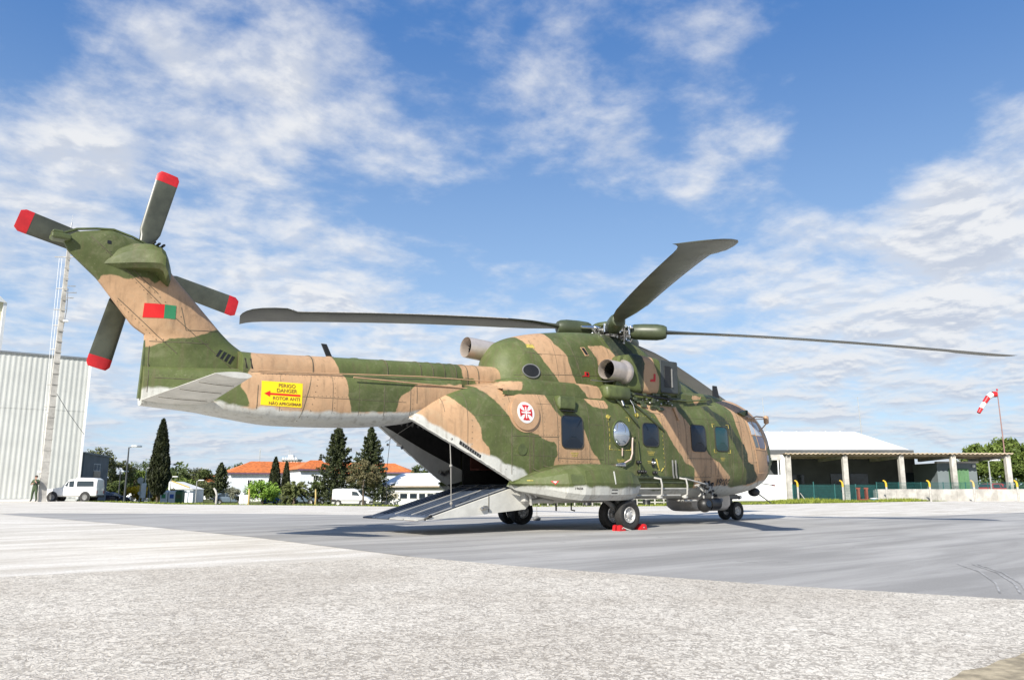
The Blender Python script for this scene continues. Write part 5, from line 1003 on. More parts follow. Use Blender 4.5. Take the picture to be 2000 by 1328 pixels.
def tree(name, label, kind, u, d, vtop, wpx, m, vbase=None, n=2600, sz=.3, group=None, cat='tree'):
    p = at(u, 950, d); z0 = gz(p.x, p.y) if vbase is None else at(u, vbase, d).z; z0 = max(z0, -1.3) if vbase is None else z0
    h = at(u, vtop, d).z-z0; w = wpx*d/FOC/2
    t = thing(name, label, cat, (p.x, p.y, z0), rnd.uniform(0, 6), group)
    L = Leaves()
    if kind == 'spindle':
        trunk(t, h*.5, w*.12, .3)
        for k in range(n):
            q = rnd.random()**.9; zz = h*(.10+.90*q); rr = w*((1-q)**.62*min(1, .35+q*3.2))*1.18*(.96+.05*math.sin(q*31)); a = rnd.uniform(0, 6.283); rad = rr*(.6+.42*rnd.random()**.5)
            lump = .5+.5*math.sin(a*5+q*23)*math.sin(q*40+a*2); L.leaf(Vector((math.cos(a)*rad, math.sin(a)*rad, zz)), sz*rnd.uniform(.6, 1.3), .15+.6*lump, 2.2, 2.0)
    elif kind == 'conifer':
        trunk(t, h*.97, w*.07, .3); nl = 19
        for i in range(nl):
            q = i/(nl-1); zz = h*(.10+.86*q); rr = 1.38*w*(1-q)**.78*(.80+.3*rnd.random())+.10; nb = 9 if q < .7 else 6
            for b in range(nb):
                a = 6.283*b/nb+rnd.uniform(-.35, .35)+i; ln = rr*rnd.uniform(.68, 1.12); k_ = int(n/nl/nb)
                for j in range(k_):
                    s = rnd.random()**.62; x = ln*s; zb_ = zz-ln*.20*s+ln*.30*s*s*s+rnd.gauss(0, .07*w*(1-s*.5))
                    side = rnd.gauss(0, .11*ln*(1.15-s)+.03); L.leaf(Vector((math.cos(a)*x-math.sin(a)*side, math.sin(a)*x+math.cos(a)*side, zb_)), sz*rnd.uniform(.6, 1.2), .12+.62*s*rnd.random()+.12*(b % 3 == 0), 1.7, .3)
    elif kind == 'palm':
        trunk(t, h*.35, .22, .3)
        for i in range(64):
            a = rnd.uniform(0, 6.283); el = rnd.uniform(-.35, 1.4); ln = w*rnd.uniform(.85, 1.1)
            for j in range(26):
                s = j/25; x = ln*s*math.cos(el*.75); zz = h*.42+ln*s*math.sin(el)*.95-ln*.55*s*s*(1.1-el*.35)
                for q in (-1, 1): L.leaf(Vector((math.cos(a)*x-math.sin(a)*q*.09*(1-s*.6), math.sin(a)*x+math.cos(a)*q*.09*(1-s*.6), zz-.03)), sz*(1.1-.5*s), .25+.6*(el > .3)*s+.1, 2.4, -.3)
    else:
        hb = {'round': .12, 'umbrella': .34, 'bush': 0.0, 'open': .2}[kind]; trunk(t, h*.7, w*.07 if kind != 'bush' else .04, .3, limbs=4 if kind != 'bush' else 3, spread=w*.6)
        nc = {'round': 48, 'umbrella': 110, 'bush': 16, 'open': 40}[kind]; cl = []
        for k in range(nc):
            a = rnd.uniform(0, 6.283); e = rnd.random(); ph = math.acos(1-1.75*e) if kind != 'umbrella' else math.acos(1-1.1*e); rr = rnd.uniform(.62, .92)
            cl.append((Vector((math.cos(a)*math.sin(ph)*w*rr, math.sin(a)*math.sin(ph)*w*rr, h*(hb+(1-hb)*.5)+math.cos(ph)*h*(1-hb)*.45*rr if kind != 'umbrella' else h*(.36+.56*math.cos(ph)*rr))), w*(rnd.uniform(.2, .36) if kind != 'umbrella' else rnd.uniform(.13, .2))*(.8 if kind == 'open' else 1), rnd.uniform(.1, .75)))
        for k in range(n):
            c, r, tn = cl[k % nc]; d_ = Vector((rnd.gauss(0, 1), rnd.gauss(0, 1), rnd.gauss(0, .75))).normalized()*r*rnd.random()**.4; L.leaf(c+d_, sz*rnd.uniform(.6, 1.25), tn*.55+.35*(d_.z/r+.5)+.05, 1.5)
    L.make('crown', m, t); return t
# ------------------------------------------------------------------ building helpers
Mb = {'wall': mat('white_render_wall', (.74, .74, .72), .8, var=.05, scale=.8, dirt=.06), 'wall_b': mat('bluish_white_wall', (.66, .70, .74), .8, var=.05, scale=.8), 'tile': mat('orange_roof_tiles', (.55, .17, .045), .8, var=.25, scale=2.2, dirt=.2),
      'corr': mat('white_corrugated_steel', (.50, .51, .48), .5, var=.06, scale=.5, dirt=.12), 'roofw': mat('white_roof_sheet', (.80, .80, .78), .6, var=.04, scale=.5, dirt=.08), 'greyc': mat('grey_corrugated_steel', (.17, .19, .21), .55, var=.12, scale=.8, dirt=.2),
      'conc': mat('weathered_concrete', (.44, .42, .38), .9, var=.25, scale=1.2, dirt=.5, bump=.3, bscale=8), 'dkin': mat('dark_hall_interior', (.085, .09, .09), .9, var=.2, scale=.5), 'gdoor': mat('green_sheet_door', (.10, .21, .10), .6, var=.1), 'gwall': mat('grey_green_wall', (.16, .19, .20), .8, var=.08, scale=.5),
      'glass': glass('dark_window_glass', (.02, .028, .035), .08), 'teal': mat('teal_sheet', (.015, .10, .095), .5, var=.15), 'eave': mat('dark_eave_board', (.12, .07, .12), .7), 'tanroof': mat('tan_fibre_cement_roof', (.42, .34, .24), .85, var=.2, scale=1, dirt=.3), 'beige': mat('beige_shutter', (.42, .40, .30), .7)}
def wpt(u, v, d): return at(u, v, d)
class Face:                            # a building front: origin at its left foot, x along the wall, z up
    def __init__(s, name, label, cat, uL, dL, uR, dR, vb=None, z0=None, group=None):
        a = at(uL, 950, dL); b = at(uR, 950, dR); z = z0 if z0 is not None else (at((uL+uR)/2, vb, (dL+dR)/2).z)
        s.a = Vector((a.x, a.y, 0)); s.b = Vector((b.x, b.y, 0)); s.L = (s.b-s.a).length; dv = (s.b-s.a).normalized(); s.dv = dv; s.z0 = z
        s.t = thing(name, label, cat, (a.x, a.y, z), math.atan2(dv.y, dv.x), group); s.uL, s.dL, s.uR, s.dR = uL, dL, uR, dR
    def X(s, u):                       # wall coordinate where column u meets the front
        r = ray(u, 950); r = Vector((r.x, r.y)); c = Vector((CAM.x, CAM.y)); p = Vector((s.a.x, s.a.y)); d = Vector((s.dv.x, s.dv.y))
        det = r.x*(-d.y)+d.x*r.y; q = p-c; k = (r.x*q.y-r.y*q.x)/(r.x*-d.y+r.y*d.x)*-1
        M_ = np.array([[r.x, -d.x], [r.y, -d.y]]); t_, k = np.linalg.solve(M_, np.array([q.x, q.y])); return float(k)
    def Z(s, u, v): k = s.X(u); p = s.a+s.dv*k; d = (p-Vector((CAM.x, CAM.y, 0))).dot(FH); return at(u, v, d).z-s.z0
def lampdummy(): pass
def window(f, u0, u1, v0, v1, mglass, mframe, y=0.0, sub=1, name='window'):
    x0, x1 = f.X(u0), f.X(u1); z0, z1 = f.Z(u0, v1), f.Z(u0, v0)
    mb = MB(); t = .06
    for c, d in (((x0, y-.03, (z0+z1)/2), (t, .1, z1-z0+t)), ((x1, y-.03, (z0+z1)/2), (t, .1, z1-z0+t)), (((x0+x1)/2, y-.03, z0), (x1-x0-t, .098, t)), (((x0+x1)/2, y-.03, z1), (x1-x0-t, .098, t))): mb.box(c, d)
    for k in range(1, sub+1): mb.box((x0+(x1-x0)*k/(sub+1), y-.03, (z0+z1)/2), (t*.7, .08, z1-z0-t))
    o = mb.build(name, mframe, f.t); g = MB(); g.box(((x0+x1)/2, y-.005, (z0+z1)/2), (x1-x0-.02, .03, z1-z0-.02)); g.build('pane', mglass, o); return o
# ------------------------------------------------------------------ left: hangar, mast, vehicles
def corrugated(x0, x1, z0, z1, y, pitch=.34, amp=.014, n=8):
    mb = MB(); r0 = []; r1 = []; k = max(2, int((x1-x0)/pitch*n))
    for i in range(k+1):
        x = x0+(x1-x0)*i/k; s = math.sin(2*math.pi*x/pitch); yy = y-amp*max(-.8, min(.8, s*1.3)); r0.append((x, yy, z0)); r1.append((x, yy, z1))
    mb.loft([r0, r1], False); return mb
F = Face('hangar', 'big white corrugated steel hangar at the left edge, behind the concrete mast', 'hangar', -190, 54, 152, 60, z0=-.25)
H = F.Z(163, 703); zc = F.Z(100, 800)
mb = MB(); mb.prism([(0, .12), (F.L, .12), (F.L, 18), (0, 18)], 0, H-.02, 'xy'); mb.build('wall', Mb['corr'], F.t)
x = 0; W_ = F.L/11
for k in range(11):
    for z0, z1, yo in ((.42, zc, 0), (zc-.05, H, -.02)): corrugated(k*W_, (k+1)*W_, z0, z1, yo-.0).build('wall_sheet', Mb['corr'], F.t, 60)
mb = MB(); mb.box((F.L/2, -.05, .18), (F.L, .3, .42)); mb.build('plinth', Mb['wall'], F.t)
mb = MB(); mb.box((F.L/2, -.04, H+.05), (F.L+.1, .22, .12)); mb.build('eave_trim', Mb['greyc'], F.t); mb = MB(); mb.box((F.L+.03, .0, H/2), (.14, .2, H)); mb.build('corner_flashing', Mb['roofw'], F.t)
F2 = Face('tall_shed', 'pale yellowish gable of a taller shed rising behind the hangar roof at the left edge', 'shed', -160, 72, -36, 76, z0=-.5)
H2 = F2.Z(5, 598); mb = MB(); mb.prism([(0, 0), (F2.L, 0), (F2.L, 12), (0, 12)], 0, H2, 'xy'); mb.build('wall', mat('cream_sheet_wall', (.55, .52, .36), .7), F2.t)
mb = MB(); mb.prism([(-1, H2), (F2.L+.15, H2), (F2.L-1.2, H2+1.1), (-1, H2+3.5)], -.3, 12); fixnorm(mb.build('roof', Mb['roofw'], F2.t)); mb = MB(); mb.box((F2.L+.05, -.05, H2/2), (.3, .3, H2)); mb.build('downpipe', Mb['roofw'], F2.t)
F3 = Face('annex', 'grey corrugated annex with a slanting end wall beside the white hangar', 'shed', 158, 64, 207, 68, z0=-.45)
h3 = F3.Z(165, 886); h4 = F3.Z(200, 893)
mb = MB(); xe = F3.L; n_ = 26
for i in range(n_): 
    x0, x1 = xe*i/n_, xe*(i+.55)/n_; top = h3+(h4-h3)*i/n_
    mb.box(((x0+x1)/2, -.04, top/2), (x1-x0, .08, top))
mb.prism([(0, 0), (xe*.88, 0), (xe*.97, h4*.45), (xe*1.02, h4*.8), (xe, h4), (0, h3)], 0, 8); fixnorm(mb.build('wall', Mb['greyc'], F3.t))
mb = MB(); mb.prism([(-.1, h3), (xe*1.03, h4), (xe*1.03, h4+.12), (-.1, h3+.12)], -.15, 8.1); fixnorm(mb.build('roof', Mb['greyc'], F3.t))
window(F3, 178, 191, 906, 919, mat('sky_blue_pane', (.35, .48, .62), .2), Mb['roofw'])
mb = MB(); mb.box(((F3.X(178)+F3.X(191))/2, -.1, F3.Z(185, 926)), (F3.X(191)-F3.X(178), .06, (F3.Z(185, 920)-F3.Z(185, 932)))); mb.build('louvre', mat('tan_louvre', (.38, .31, .24), .7), F3.t)
# mast
p = at(84, 950, 55); ms_ = thing('antenna_mast', 'tall tapered concrete radio mast with aerial arms in front of the white hangar', 'mast', (p.x, p.y, -.05)); HM = at(134, 452, 55).z
mb = MB(); mb.loft([[(-w, -w, z), (w, -w, z), (w, w, z), (-w, w, z)] for z, w in ((0, .24), (HM*.5, .18), (HM, .10))], True, True); mb.build('pole', Mb['conc'], ms_)
mb = MB(); mb.cyl((0, 0, HM), (0, 0, HM+.7), .05); mb.cyl((0, 0, HM+.5), (.02, 0, HM+1.3), .012); mb.build('lightning_rod', M['metal'], ms_)
for k in range(22):
    z = 2+k*(HM-2.5)/22; mb = MB(); mb.box((-.0, -.22, z), (.52-.2*k/22, .04, .05)); mb.build('climbing_step', Mb['conc'], ms_)
for k, (z, l) in enumerate(((HM-1.9, .95), (HM*.64, .5), (HM*.42, .45), (HM*.34, .5), (HM*.55, .5), (HM*.25, .45), (HM*.78, .6), (HM*.7, .6))):
    mb = MB(); d = Vector((RT.x, RT.y, 0)); mb.cyl(-d*l+Vector((0, 0, z)), d*(.2 if k else .6)+Vector((0, 0, z)), .035); mb.build('arm', Mb['conc'], ms_)
dR = Vector((RT.x, RT.y, 0))
for o_, rr in ((-.62, .014), (-.42, .016)):
    mb = MB(); mb.tube([dR*o_+Vector((0, 0, HM-2)), dR*(o_+.05)+Vector((0, 0, HM*.6)), dR*(o_+.15)+Vector((0, 0, HM*.3)), dR*(-.25)+Vector((0, 0, 1.6))], rr, 5); mb.build('feeder_cable', Mb['roofw'], ms_, 60)
for z, l in ((HM*.79, .75), (HM*.765, .9), (HM*.745, .7)):
    mb = MB(); mb.cyl(dR*.1+Vector((0, 0, z)), dR*l+Vector((0, 0, z-.05)), .02); mb.cyl(dR*l*.7+Vector((-.2, .2, z)), dR*l*.7+Vector((.2, -.2, z)), .014); mb.build('yagi_aerial', M['grey'], ms_)
mb = MB(); mb.tube([dR*.25+Vector((0, 0, HM*.78)), dR*.32+Vector((0, 0, HM*.70)), dR*.15+Vector((0, 0, HM*.6))], .025, 5); mb.build('aerial_down_lead', M['grey'], ms_)
for o_, z in ((.32, HM*.655), (-.15, 6.2), (-.3, 2.05)):
    mb = MB(); mb.cbox(dR*o_+Vector((0, -.1, z)), (.34, .2, .16), .03); mb.build('junction_box', Mb['roofw'], ms_)
mb = MB(); q = at(164, 848, 58)-Vector((p.x, p.y, -.05)); mb.tube([Vector((0, 0, HM*.405)), q.lerp(Vector((0, 0, HM*.405)), .5)-Vector((0, 0, .12)), q], .02, 5); mb.build('stay_wire', M['grey'], ms_)
# vehicle builder: x forward, stations (x, belt z, roof z, half width, roof half width)
Mv = {'white': mat('white_car_paint', (.72, .72, .70), .25, var=.03, coat=.5), 'navy': mat('dark_blue_car_paint', (.012, .018, .04), .2, var=.1, coat=.6), 'blue': mat('bright_blue_car_paint', (.03, .16, .48), .22, var=.05, coat=.6), 'greyc': mat('grey_blue_car_paint', (.12, .16, .20), .25, var=.05, coat=.5), 'maroon': mat('brown_red_car_paint', (.12, .05, .045), .3, var=.1, coat=.4), 'silver': mat('silver_car_paint', (.45, .47, .48), .25, .4, var=.05, coat=.5), 'red': mat('red_car_paint', (.42, .03, .02), .3, var=.1, coat=.4),
      'trim': mat('black_trim', (.03, .03, .03), .6), 'lamp': mat('headlamp_glass', (.6, .6, .6), .1), 'tail': mat('tail_lamp_red', (.4, .01, .01), .3), 'glass': glass('car_glass', (.03, .04, .045), .06)}
def vehicle(name, label, cat, u, d, heading, st, paint, wheels, wr, wins, extra=None, zg=None, group=None, gz_=None):
    p = at(u, 950, d); z = gz(p.x, p.y) if zg is None else zg
    t = thing(name, label, cat, (p.x, p.y, z), heading, group)
    mb = MB(); rings = []
    for x, zb, zr, w, wr_ in st:
        z0 = .24 if not extra else extra; rings.append([(x, -w*.86, z0), (x, -w*.985, z0+.10), (x, -w, (z0+zb)/2+.05), (x, -w*.97, zb), (x, -wr_, zr-.05), (x, -wr_*.86, zr), (x, wr_*.86, zr), (x, wr_, zr-.05), (x, w*.97, zb), (x, w, (z0+zb)/2+.05), (x, w*.985, z0+.10), (x, w*.86, z0)])
    mb.loft(rings, True, True); fixnorm(mb.build('body', paint, t, 32))
    W = max(s_[3] for s_ in st)
    for xw in wheels:
        for s in (-1, 1):
            a = MB(); a.lathe([(0, wr*1.22), (.015, wr*1.2), (.015, .001)], (xw, s*(W-.0), wr), (0, s, 0), 22); a.build('wheel_arch', Mv['trim'], t)
            wt = MB(); wt.lathe([(-.11, wr*.6), (-.10, wr*.93), (0, wr), (.10, wr*.93), (.11, wr*.62)], (xw, s*(W-.06), wr), (0, s, 0), 22); w_ = wt.build('wheel', M['rubber'], t, 50)
            r_ = MB(); r_.lathe([(.06, wr*.62), (.075, wr*.56), (.045, wr*.4), (.06, wr*.15), (.065, .001)], (xw, s*(W-.02), wr), (0, s, 0), 18); r_.build('rim', M['grey'] if extra else M['rim'], w_, 50)
    for poly in wins:                       # ('s', [(x,z)..]) side glass, ('f'/'r', x0,z0,x1,z1,w0,w1) screens
        if poly[0] == 's':
            for s in (-1, 1):
                def yy(x, z):
                    xs_ = [q[0] for q in st]; zb = np.interp(x, xs_, [q[1] for q in st]); zr = np.interp(x, xs_, [q[2] for q in st])-.05; w0 = np.interp(x, xs_, [q[3] for q in st])*.97; w1 = np.interp(x, xs_, [q[4] for q in st]); f_ = np.clip((z-zb)/max(.05, zr-zb), 0, 1); return w0+(w1-w0)*f_+.012
                g = MB(); n_ = len(poly[1]); g.add([(x, s*yy(x, z), z) for x, z in poly[1]]+[(x, s*(yy(x, z)-.03), z) for x, z in poly[1]], [tuple(range(n_))]+[(i, (i+1) % n_, (i+1) % n_+n_, i+n_) for i in range(n_)]); fixnorm(g.build('side_window', Mv['glass'], t))
        else:
            _, x0, z0, x1, z1, w0, w1 = poly; k = .02 if poly[0] == 'f' else -.02; g = MB(); g.add([(x0+k, -w0, z0+.01), (x0+k, w0, z0+.01), (x1+k, w1, z1+.015), (x1+k, -w1, z1+.015), (x0-k*2, -w0, z0-.02), (x0-k*2, w0, z0-.02), (x1-k*2, w1, z1-.02), (x1-k*2, -w1, z1-.02)], [(0, 1, 2, 3), (0, 4, 5, 1), (1, 5, 6, 2), (2, 6, 7, 3), (3, 7, 4, 0)]); fixnorm(g.build('windscreen' if poly[0] == 'f' else 'rear_window', Mv['glass'], t))
    xf = max(q[0] for q in st); xr = min(q[0] for q in st)
    for s in (-1, 1):
        g = MB(); g.cbox((xf-.03, s*(W-.2), .68 if extra is None else .86), (.10, .26, .14), .02); g.build('headlight', Mv['lamp'], t); g = MB(); g.cbox((xr+.03, s*(W-.12), .78), (.10, .14, .26), .02); g.build('tail_light', Mv['tail'], t)
    g = MB(); g.cbox((xf+.0, 0, .44), (.14, W*1.9, .2), .04); g.build('front_bumper', Mv['trim'], t); g = MB(); g.cbox((xr-.0, 0, .46), (.14, W*1.9, .18), .04); g.build('rear_bumper', Mv['trim'], t)
    return t
RA = math.atan2(RT.y, RT.x)           # heading that runs to the right across the view
def hatch(u, d, paint, label, head=RA, name='parked_car', group='cars parked beyond the apron', L=4.0):
    k = L/4.0; st = [(-1.95*k, .75, .80, .74, .68), (-1.9*k, .92, 1.0, .82, .72), (-1.6*k, .95, 1.36, .84, .62), (-1.2*k, .96, 1.43, .85, .62), (-.1*k, .95, 1.45, .85, .62), (.35*k, .95, 1.36, .85, .62), (1.0*k, .94, .99, .84, .72), (1.6*k, .84, .88, .82, .7), (1.95*k, .62, .68, .74, .6), (2.0*k, .45, .55, .68, .5)]
    return vehicle(name, label, 'car', u, d, head, st, paint, (-1.25*k, 1.25*k), .30, [('s', [(-1.55*k, .98), (-.55*k, .98), (-.55*k, 1.36), (-1.35*k, 1.34)]), ('s', [(-.48*k, .98), (.75*k, .98), (.3*k, 1.32), (-.48*k, 1.37)]), ('f', 1.0*k, 1.0, .38*k, 1.35, .68, .58), ('r', -1.88*k, 1.02, -1.62*k, 1.35, .66, .56)], group=group)
st = [(-2.3, 1.10, 1.14, .80, .74), (-2.25, 1.14, 1.78, .83, .70), (-1.9, 1.14, 1.92, .84, .72), (-.42, 1.13, 1.94, .84, .72), (-.34, 1.13, 1.82, .84, .72), (.15, 1.13, 1.80, .84, .72), (.22, 1.12, 1.76, .84, .71), (.72, 1.11, 1.15, .83, .74), (1.1, 1.10, 1.13, .83, .74), (2.1, .98, 1.01, .82, .74), (2.25, .86, .90, .80, .7), (2.28, .6, .65, .78, .6)]
jeep = vehicle('off_road_vehicle', 'white boxy off road vehicle with a hardtop parked beside the person and the mast', 'off road vehicle', 145, 56.8, RA+math.pi+.12, st, Mv['white'], (-1.35, 1.42), .38, [('s', [(-2.0, 1.22), (-.55, 1.22), (-.55, 1.66), (-1.95, 1.66)]), ('s', [(-.3, 1.18), (.55, 1.18), (.22, 1.64), (-.3, 1.68)]), ('f', .72, 1.16, .25, 1.72, .70, .64)], extra=.42, zg=-.04)
jeep.scale = (.78, .85, .87)
g = MB(); g.cbox((2.27, 0, .86), (.06, 1.1, .26), .02); g.build('grille', Mv['trim'], jeep); g = MB(); g.cbox((.82, -.98, 1.2), (.1, .16, .2), .02); g.build('door_mirror', Mv['trim'], jeep)
g = MB(); g.box((-.3, -.855, .8), (.015, .02, .6)); g.box((.95, -.855, .8), (.015, .02, .6)); g.build('door_gap', Mv['trim'], jeep)
hatch(225, 105, Mv['navy'], 'dark blue parked car partly hidden behind the white hatchback', RA+.3)
hatch(203, 98, Mv['navy'], 'very dark car close behind the white off road vehicle', RA+1.3); hatch(259, 112, Mv['white'], 'white hatchback parked left of the tall cypress', RA+math.pi+.1)
hatch(452, 104, Mv['greyc'], 'grey car parked under the pale grey bush', RA+.2); hatch(500, 108, Mv['white'], 'small white car parked under the bright green tree', RA+.1)
hatch(539, 104, Mv['blue'], 'bright blue small car parked beside the palm', RA+1.35); hatch(588, 104, Mv['greyc'], 'grey blue car parked right of the palm', RA+.3)
hatch(611, 112, Mv['maroon'], 'brown red car parked behind the wooden post', RA+.5); hatch(637, 106, Mv['silver'], 'silver car parked just left of the white van', RA+.9)
hatch(360, 125, Mv['silver'], 'silver car parked behind the recycling bins', RA+.6)
hatch(1948, 84, Mv['red'], 'red car parked beyond the far end of the shelter', RA+.4, L=4.4, group=None)
st = [(-2.05, .98, 1.0, .82, .76), (-2.02, 1.2, 1.82, .86, .76), (-1.6, 1.22, 1.90, .87, .78), (.2, 1.2, 1.90, .87, .78), (.7, 1.15, 1.74, .87, .74), (1.25, 1.08, 1.14, .86, .76), (1.8, .92, .98, .83, .72), (2.1, .6, .7, .78, .6)]
van = vehicle('delivery_van', 'white panel van parked facing right in front of the dark firs', 'van', 689, 88, RA-.05, st, Mv['white'], (-1.35, 1.35), .33, [('s', [(.15, 1.18), (1.02, 1.12), (.68, 1.55), (.15, 1.62)]), ('f', 1.25, 1.15, .78, 1.70, .74, .66)])
g = MB(); g.cbox((0, -.875, .62), (3.6, .03, .08), .01); g.build('rub_strip', Mv['trim'], van); g = MB(); g.cbox((-1.85, -.80, .62), (.5, .2, .3), .02); g.build('dark_rear_corner', Mv['trim'], van)
# ------------------------------------------------------------------ the person by the mast
def person():
    p = at(69, 950, 54.5); z = 0.004; t = thing('person', 'person in a green flight suit standing with arms folded beside the mast base', 'person', (p.x, p.y, z), RA)
    J = {'pel': (0, 0, .93, .15), 'wai': (.01, 0, 1.08, .135), 'che': (.0, 0, 1.32, .165), 'nek': (0, 0, 1.50, .065), 'hea': (.01, -.02, 1.60, .085), 'top': (.01, -.01, 1.71, .085),
         'hl': (-.10, 0, .86, .11), 'kl': (-.15, -.02, .50, .078), 'al': (-.19, .02, .12, .055), 'fl': (-.20, -.12, .05, .05), 'hr': (.10, 0, .86, .11), 'kr': (.13, -.04, .50, .078), 'ar': (.16, .0, .12, .055), 'fr': (.18, -.14, .05, .05),
         'sl': (-.19, 0, 1.42, .075), 'el': (-.27, -.06, 1.14, .055), 'wl': (-.10, -.21, 1.20, .042), 'dl': (.0, -.23, 1.26, .042), 'sr': (.19, 0, 1.42, .075), 'er': (.27, -.07, 1.15, .055), 'wr': (.12, -.22, 1.34, .042), 'dr': (.05, -.2, 1.44, .042)}
    E_ = [('pel', 'wai'), ('wai', 'che'), ('che', 'nek'), ('nek', 'hea'), ('hea', 'top'), ('pel', 'hl'), ('hl', 'kl'), ('kl', 'al'), ('al', 'fl'), ('pel', 'hr'), ('hr', 'kr'), ('kr', 'ar'), ('ar', 'fr'), ('che', 'sl'), ('sl', 'el'), ('el', 'wl'), ('wl', 'dl'), ('che', 'sr'), ('sr', 'er'), ('er', 'wr'), ('wr', 'dr')]
    ks = list(J); me = bpy.data.meshes.new('body'); me.from_pydata([J[k][:3] for k in ks], [(ks.index(a), ks.index(b)) for a, b in E_], [])
    o = bpy.data.objects.new('body', me); col.objects.link(o); md = o.modifiers.new('Skin', 'SKIN')
    for i, k in enumerate(ks): me.skin_vertices[0].data[i].radius = (J[k][3],)*2; me.skin_vertices[0].data[i].use_root = (k == 'pel')
    md2 = o.modifiers.new('Subsurf', 'SUBSURF'); md2.levels = 1; md2.render_levels = 2; bpy.context.view_layer.update()
    dg = bpy.context.evaluated_depsgraph_get(); m2 = bpy.data.meshes.new_from_object(o.evaluated_get(dg)); bpy.data.objects.remove(o)
    o = bpy.data.objects.new('body', m2); col.objects.link(o); o.parent = t; m2.materials.clear()
    for m in (mat('flight_suit_green', (.05, .075, .035), .85, var=.2, scale=8), mat('skin_tone', (.42, .24, .17), .55, var=.06), M['black']): m2.materials.append(m)
    for f in m2.polygons:
        c = f.center; f.use_smooth = True
        if c.z > 1.515 or (c.y < -.17 and 1.15 < c.z < 1.5): f.material_index = 1
        if c.z < .13: f.material_index = 2
    mb = MB(); mb.ball((.01, .0, 1.70), .098, 14, 8, (1, 1.05, .75)); mb.build('hair', mat('brown_hair', (.05, .028, .016), .7), t, 60)
    mb = MB(); mb.tube([(.01, -.10, 1.66), (.01, -.125, 1.625), (.01, -.105, 1.61)], [.01, .016, .01], 6)
    mb.build('nose', bpy.data.materials['skin_tone'], t, 60)
    for s in (-1, 1): mb = MB(); mb.ball((.01+s*.035, -.095, 1.66), .010, 6, 4); mb.build('eye', M['black'], t, 60); mb = MB(); mb.ball((.01+s*.088, -.01, 1.64), .02, 6, 5, (.5, .8, 1.3)); mb.build('ear', bpy.data.materials['skin_tone'], t, 60)
    mb = MB(); mb.cbox((.14, -.155, 1.27), (.16, .09, .26), .03); mb.build('dark_vest_patch', M['black'], t, 50); return t
person()
# ------------------------------------------------------------------ street furniture on the left
M['pole'] = mat('dark_lamp_post', (.05, .055, .06), .5); M['gpole'] = mat('galvanised_post', (.38, .39, .38), .5, .3)
def lamp(u, d, vt, label, two=False, mm='pole'):
    p = at(u, 950, d); z = gz(p.x, p.y); h = at(u, vt, d).z-z; t = thing('street_lamp', label, 'street lamp', (p.x, p.y, z), RA, 'street lamps by the car park')
    mb = MB(); mb.cyl((0, 0, 0), (0, 0, h-.05), .09, .05, 10); mb.build('post', M[mm], t, 60)
    for s in ((1, -1) if two else (1,)):
        mb = MB(); mb.cyl((0, 0, h-.08), (s*.35, 0, h), .03); mb.build('arm', M[mm], t); mb = MB(); mb.cbox((s*.6, 0, h+.02), (.75, .32, .14), .04); mb.build('lamp_head', Mb['roofw'], t)
    return t
lamp(245, 62, 872, 'tallest dark street lamp, right of the grey annex'); lamp(233, 105, 921, 'short street lamp left of the tall dark one'); lamp(283, 105, 914, 'pale street lamp just left of the tall cypress', mm='gpole'); lamp(333, 115, 931, 'double headed lamp right of the tall cypress', True, 'gpole'); lamp(384, 110, 938, 'lamp at the right end of the small white hut', mm='gpole')
def prop(name, label, cat, u, d, zg=None, group=None, rz=RA):
    p = at(u, 950, d); z = gz(p.x, p.y) if zg is None else zg; return thing(name, label, cat, (p.x, p.y, z), rz, group), z
t, z = prop('road_sign', 'round grey road sign on a post above a second small sign', 'road sign', 274, 95); h = at(274, 938, 95).z-z
mb = MB(); mb.cyl((0, 0, 0), (0, 0, h+.3), .04); mb.build('post', M['gpole'], t)
for zz, r in ((h, .38), (h-1.5, .22)): mb = MB(); mb.lathe([(-.02, .001), (-.02, r), (.02, r), (.02, .001)], (0, -.06, zz), (0, 1, 0), 20); mb.build('sign_disc', mat('sign_back_grey', (.45, .46, .45), .5), t, 40)
t, z = prop('banner_post', 'tall white information board between the road sign and the cypress', 'sign', 288, 97); h = at(288, 942, 97).z-z
for k, xx in enumerate((-.45, .35)): mb = MB(); mb.cbox((xx, .1*k, h*.62), (.6, .08, h*.7), .02); mb.build('board', Mb['wall'] if k == 0 else mat('dark_edge_board', (.08, .08, .08), .6), t)
mb = MB(); mb.cyl((.35, 0, 0), (.35, 0, h), .04); mb.build('post', M['gpole'], t)
for k, (u, c, lab) in enumerate(((324, 'green', 'white recycling container with green print, left of the bins'), (340, 'blue', 'white recycling container with blue print, middle of the bins'), (353, 'greenbox', 'dark green waste container, right of the bins'))):
    t, z = prop('recycling_bin', lab, 'recycling bin', u, 98, group='recycling bins below the cypress'); mb = MB(); mb.cbox((0, 0, .85), (.85, .9, 1.5), .1); mb.build('bin_body', Mb['wall'] if c != 'greenbox' else mat('bin_green', (.03, .10, .04), .5), t, 40)
    mb = MB(); mb.cbox((0, -.46, .95), (.5, .03, .5), .02); mb.build('bin_panel', {'green': bpy.data.materials.get('bin_print_green') or mat('bin_print_green', (.05, .25, .10), .5), 'blue': mat('bin_print_blue', (.05, .12, .4), .5), 'greenbox': M['dark_green']}[c], t); mb = MB(); mb.cbox((0, 0, 1.64), (.7, .75, .1), .04); mb.build('bin_lid', M['grey'] if c != 'greenbox' else M['dark_green'], t)
Fh = Face('small_hut', 'small white hut with a slanting roof edge behind the recycling bins', 'hut', 336, 118, 378, 118, z0=-1.15); hh = Fh.Z(345, 955)
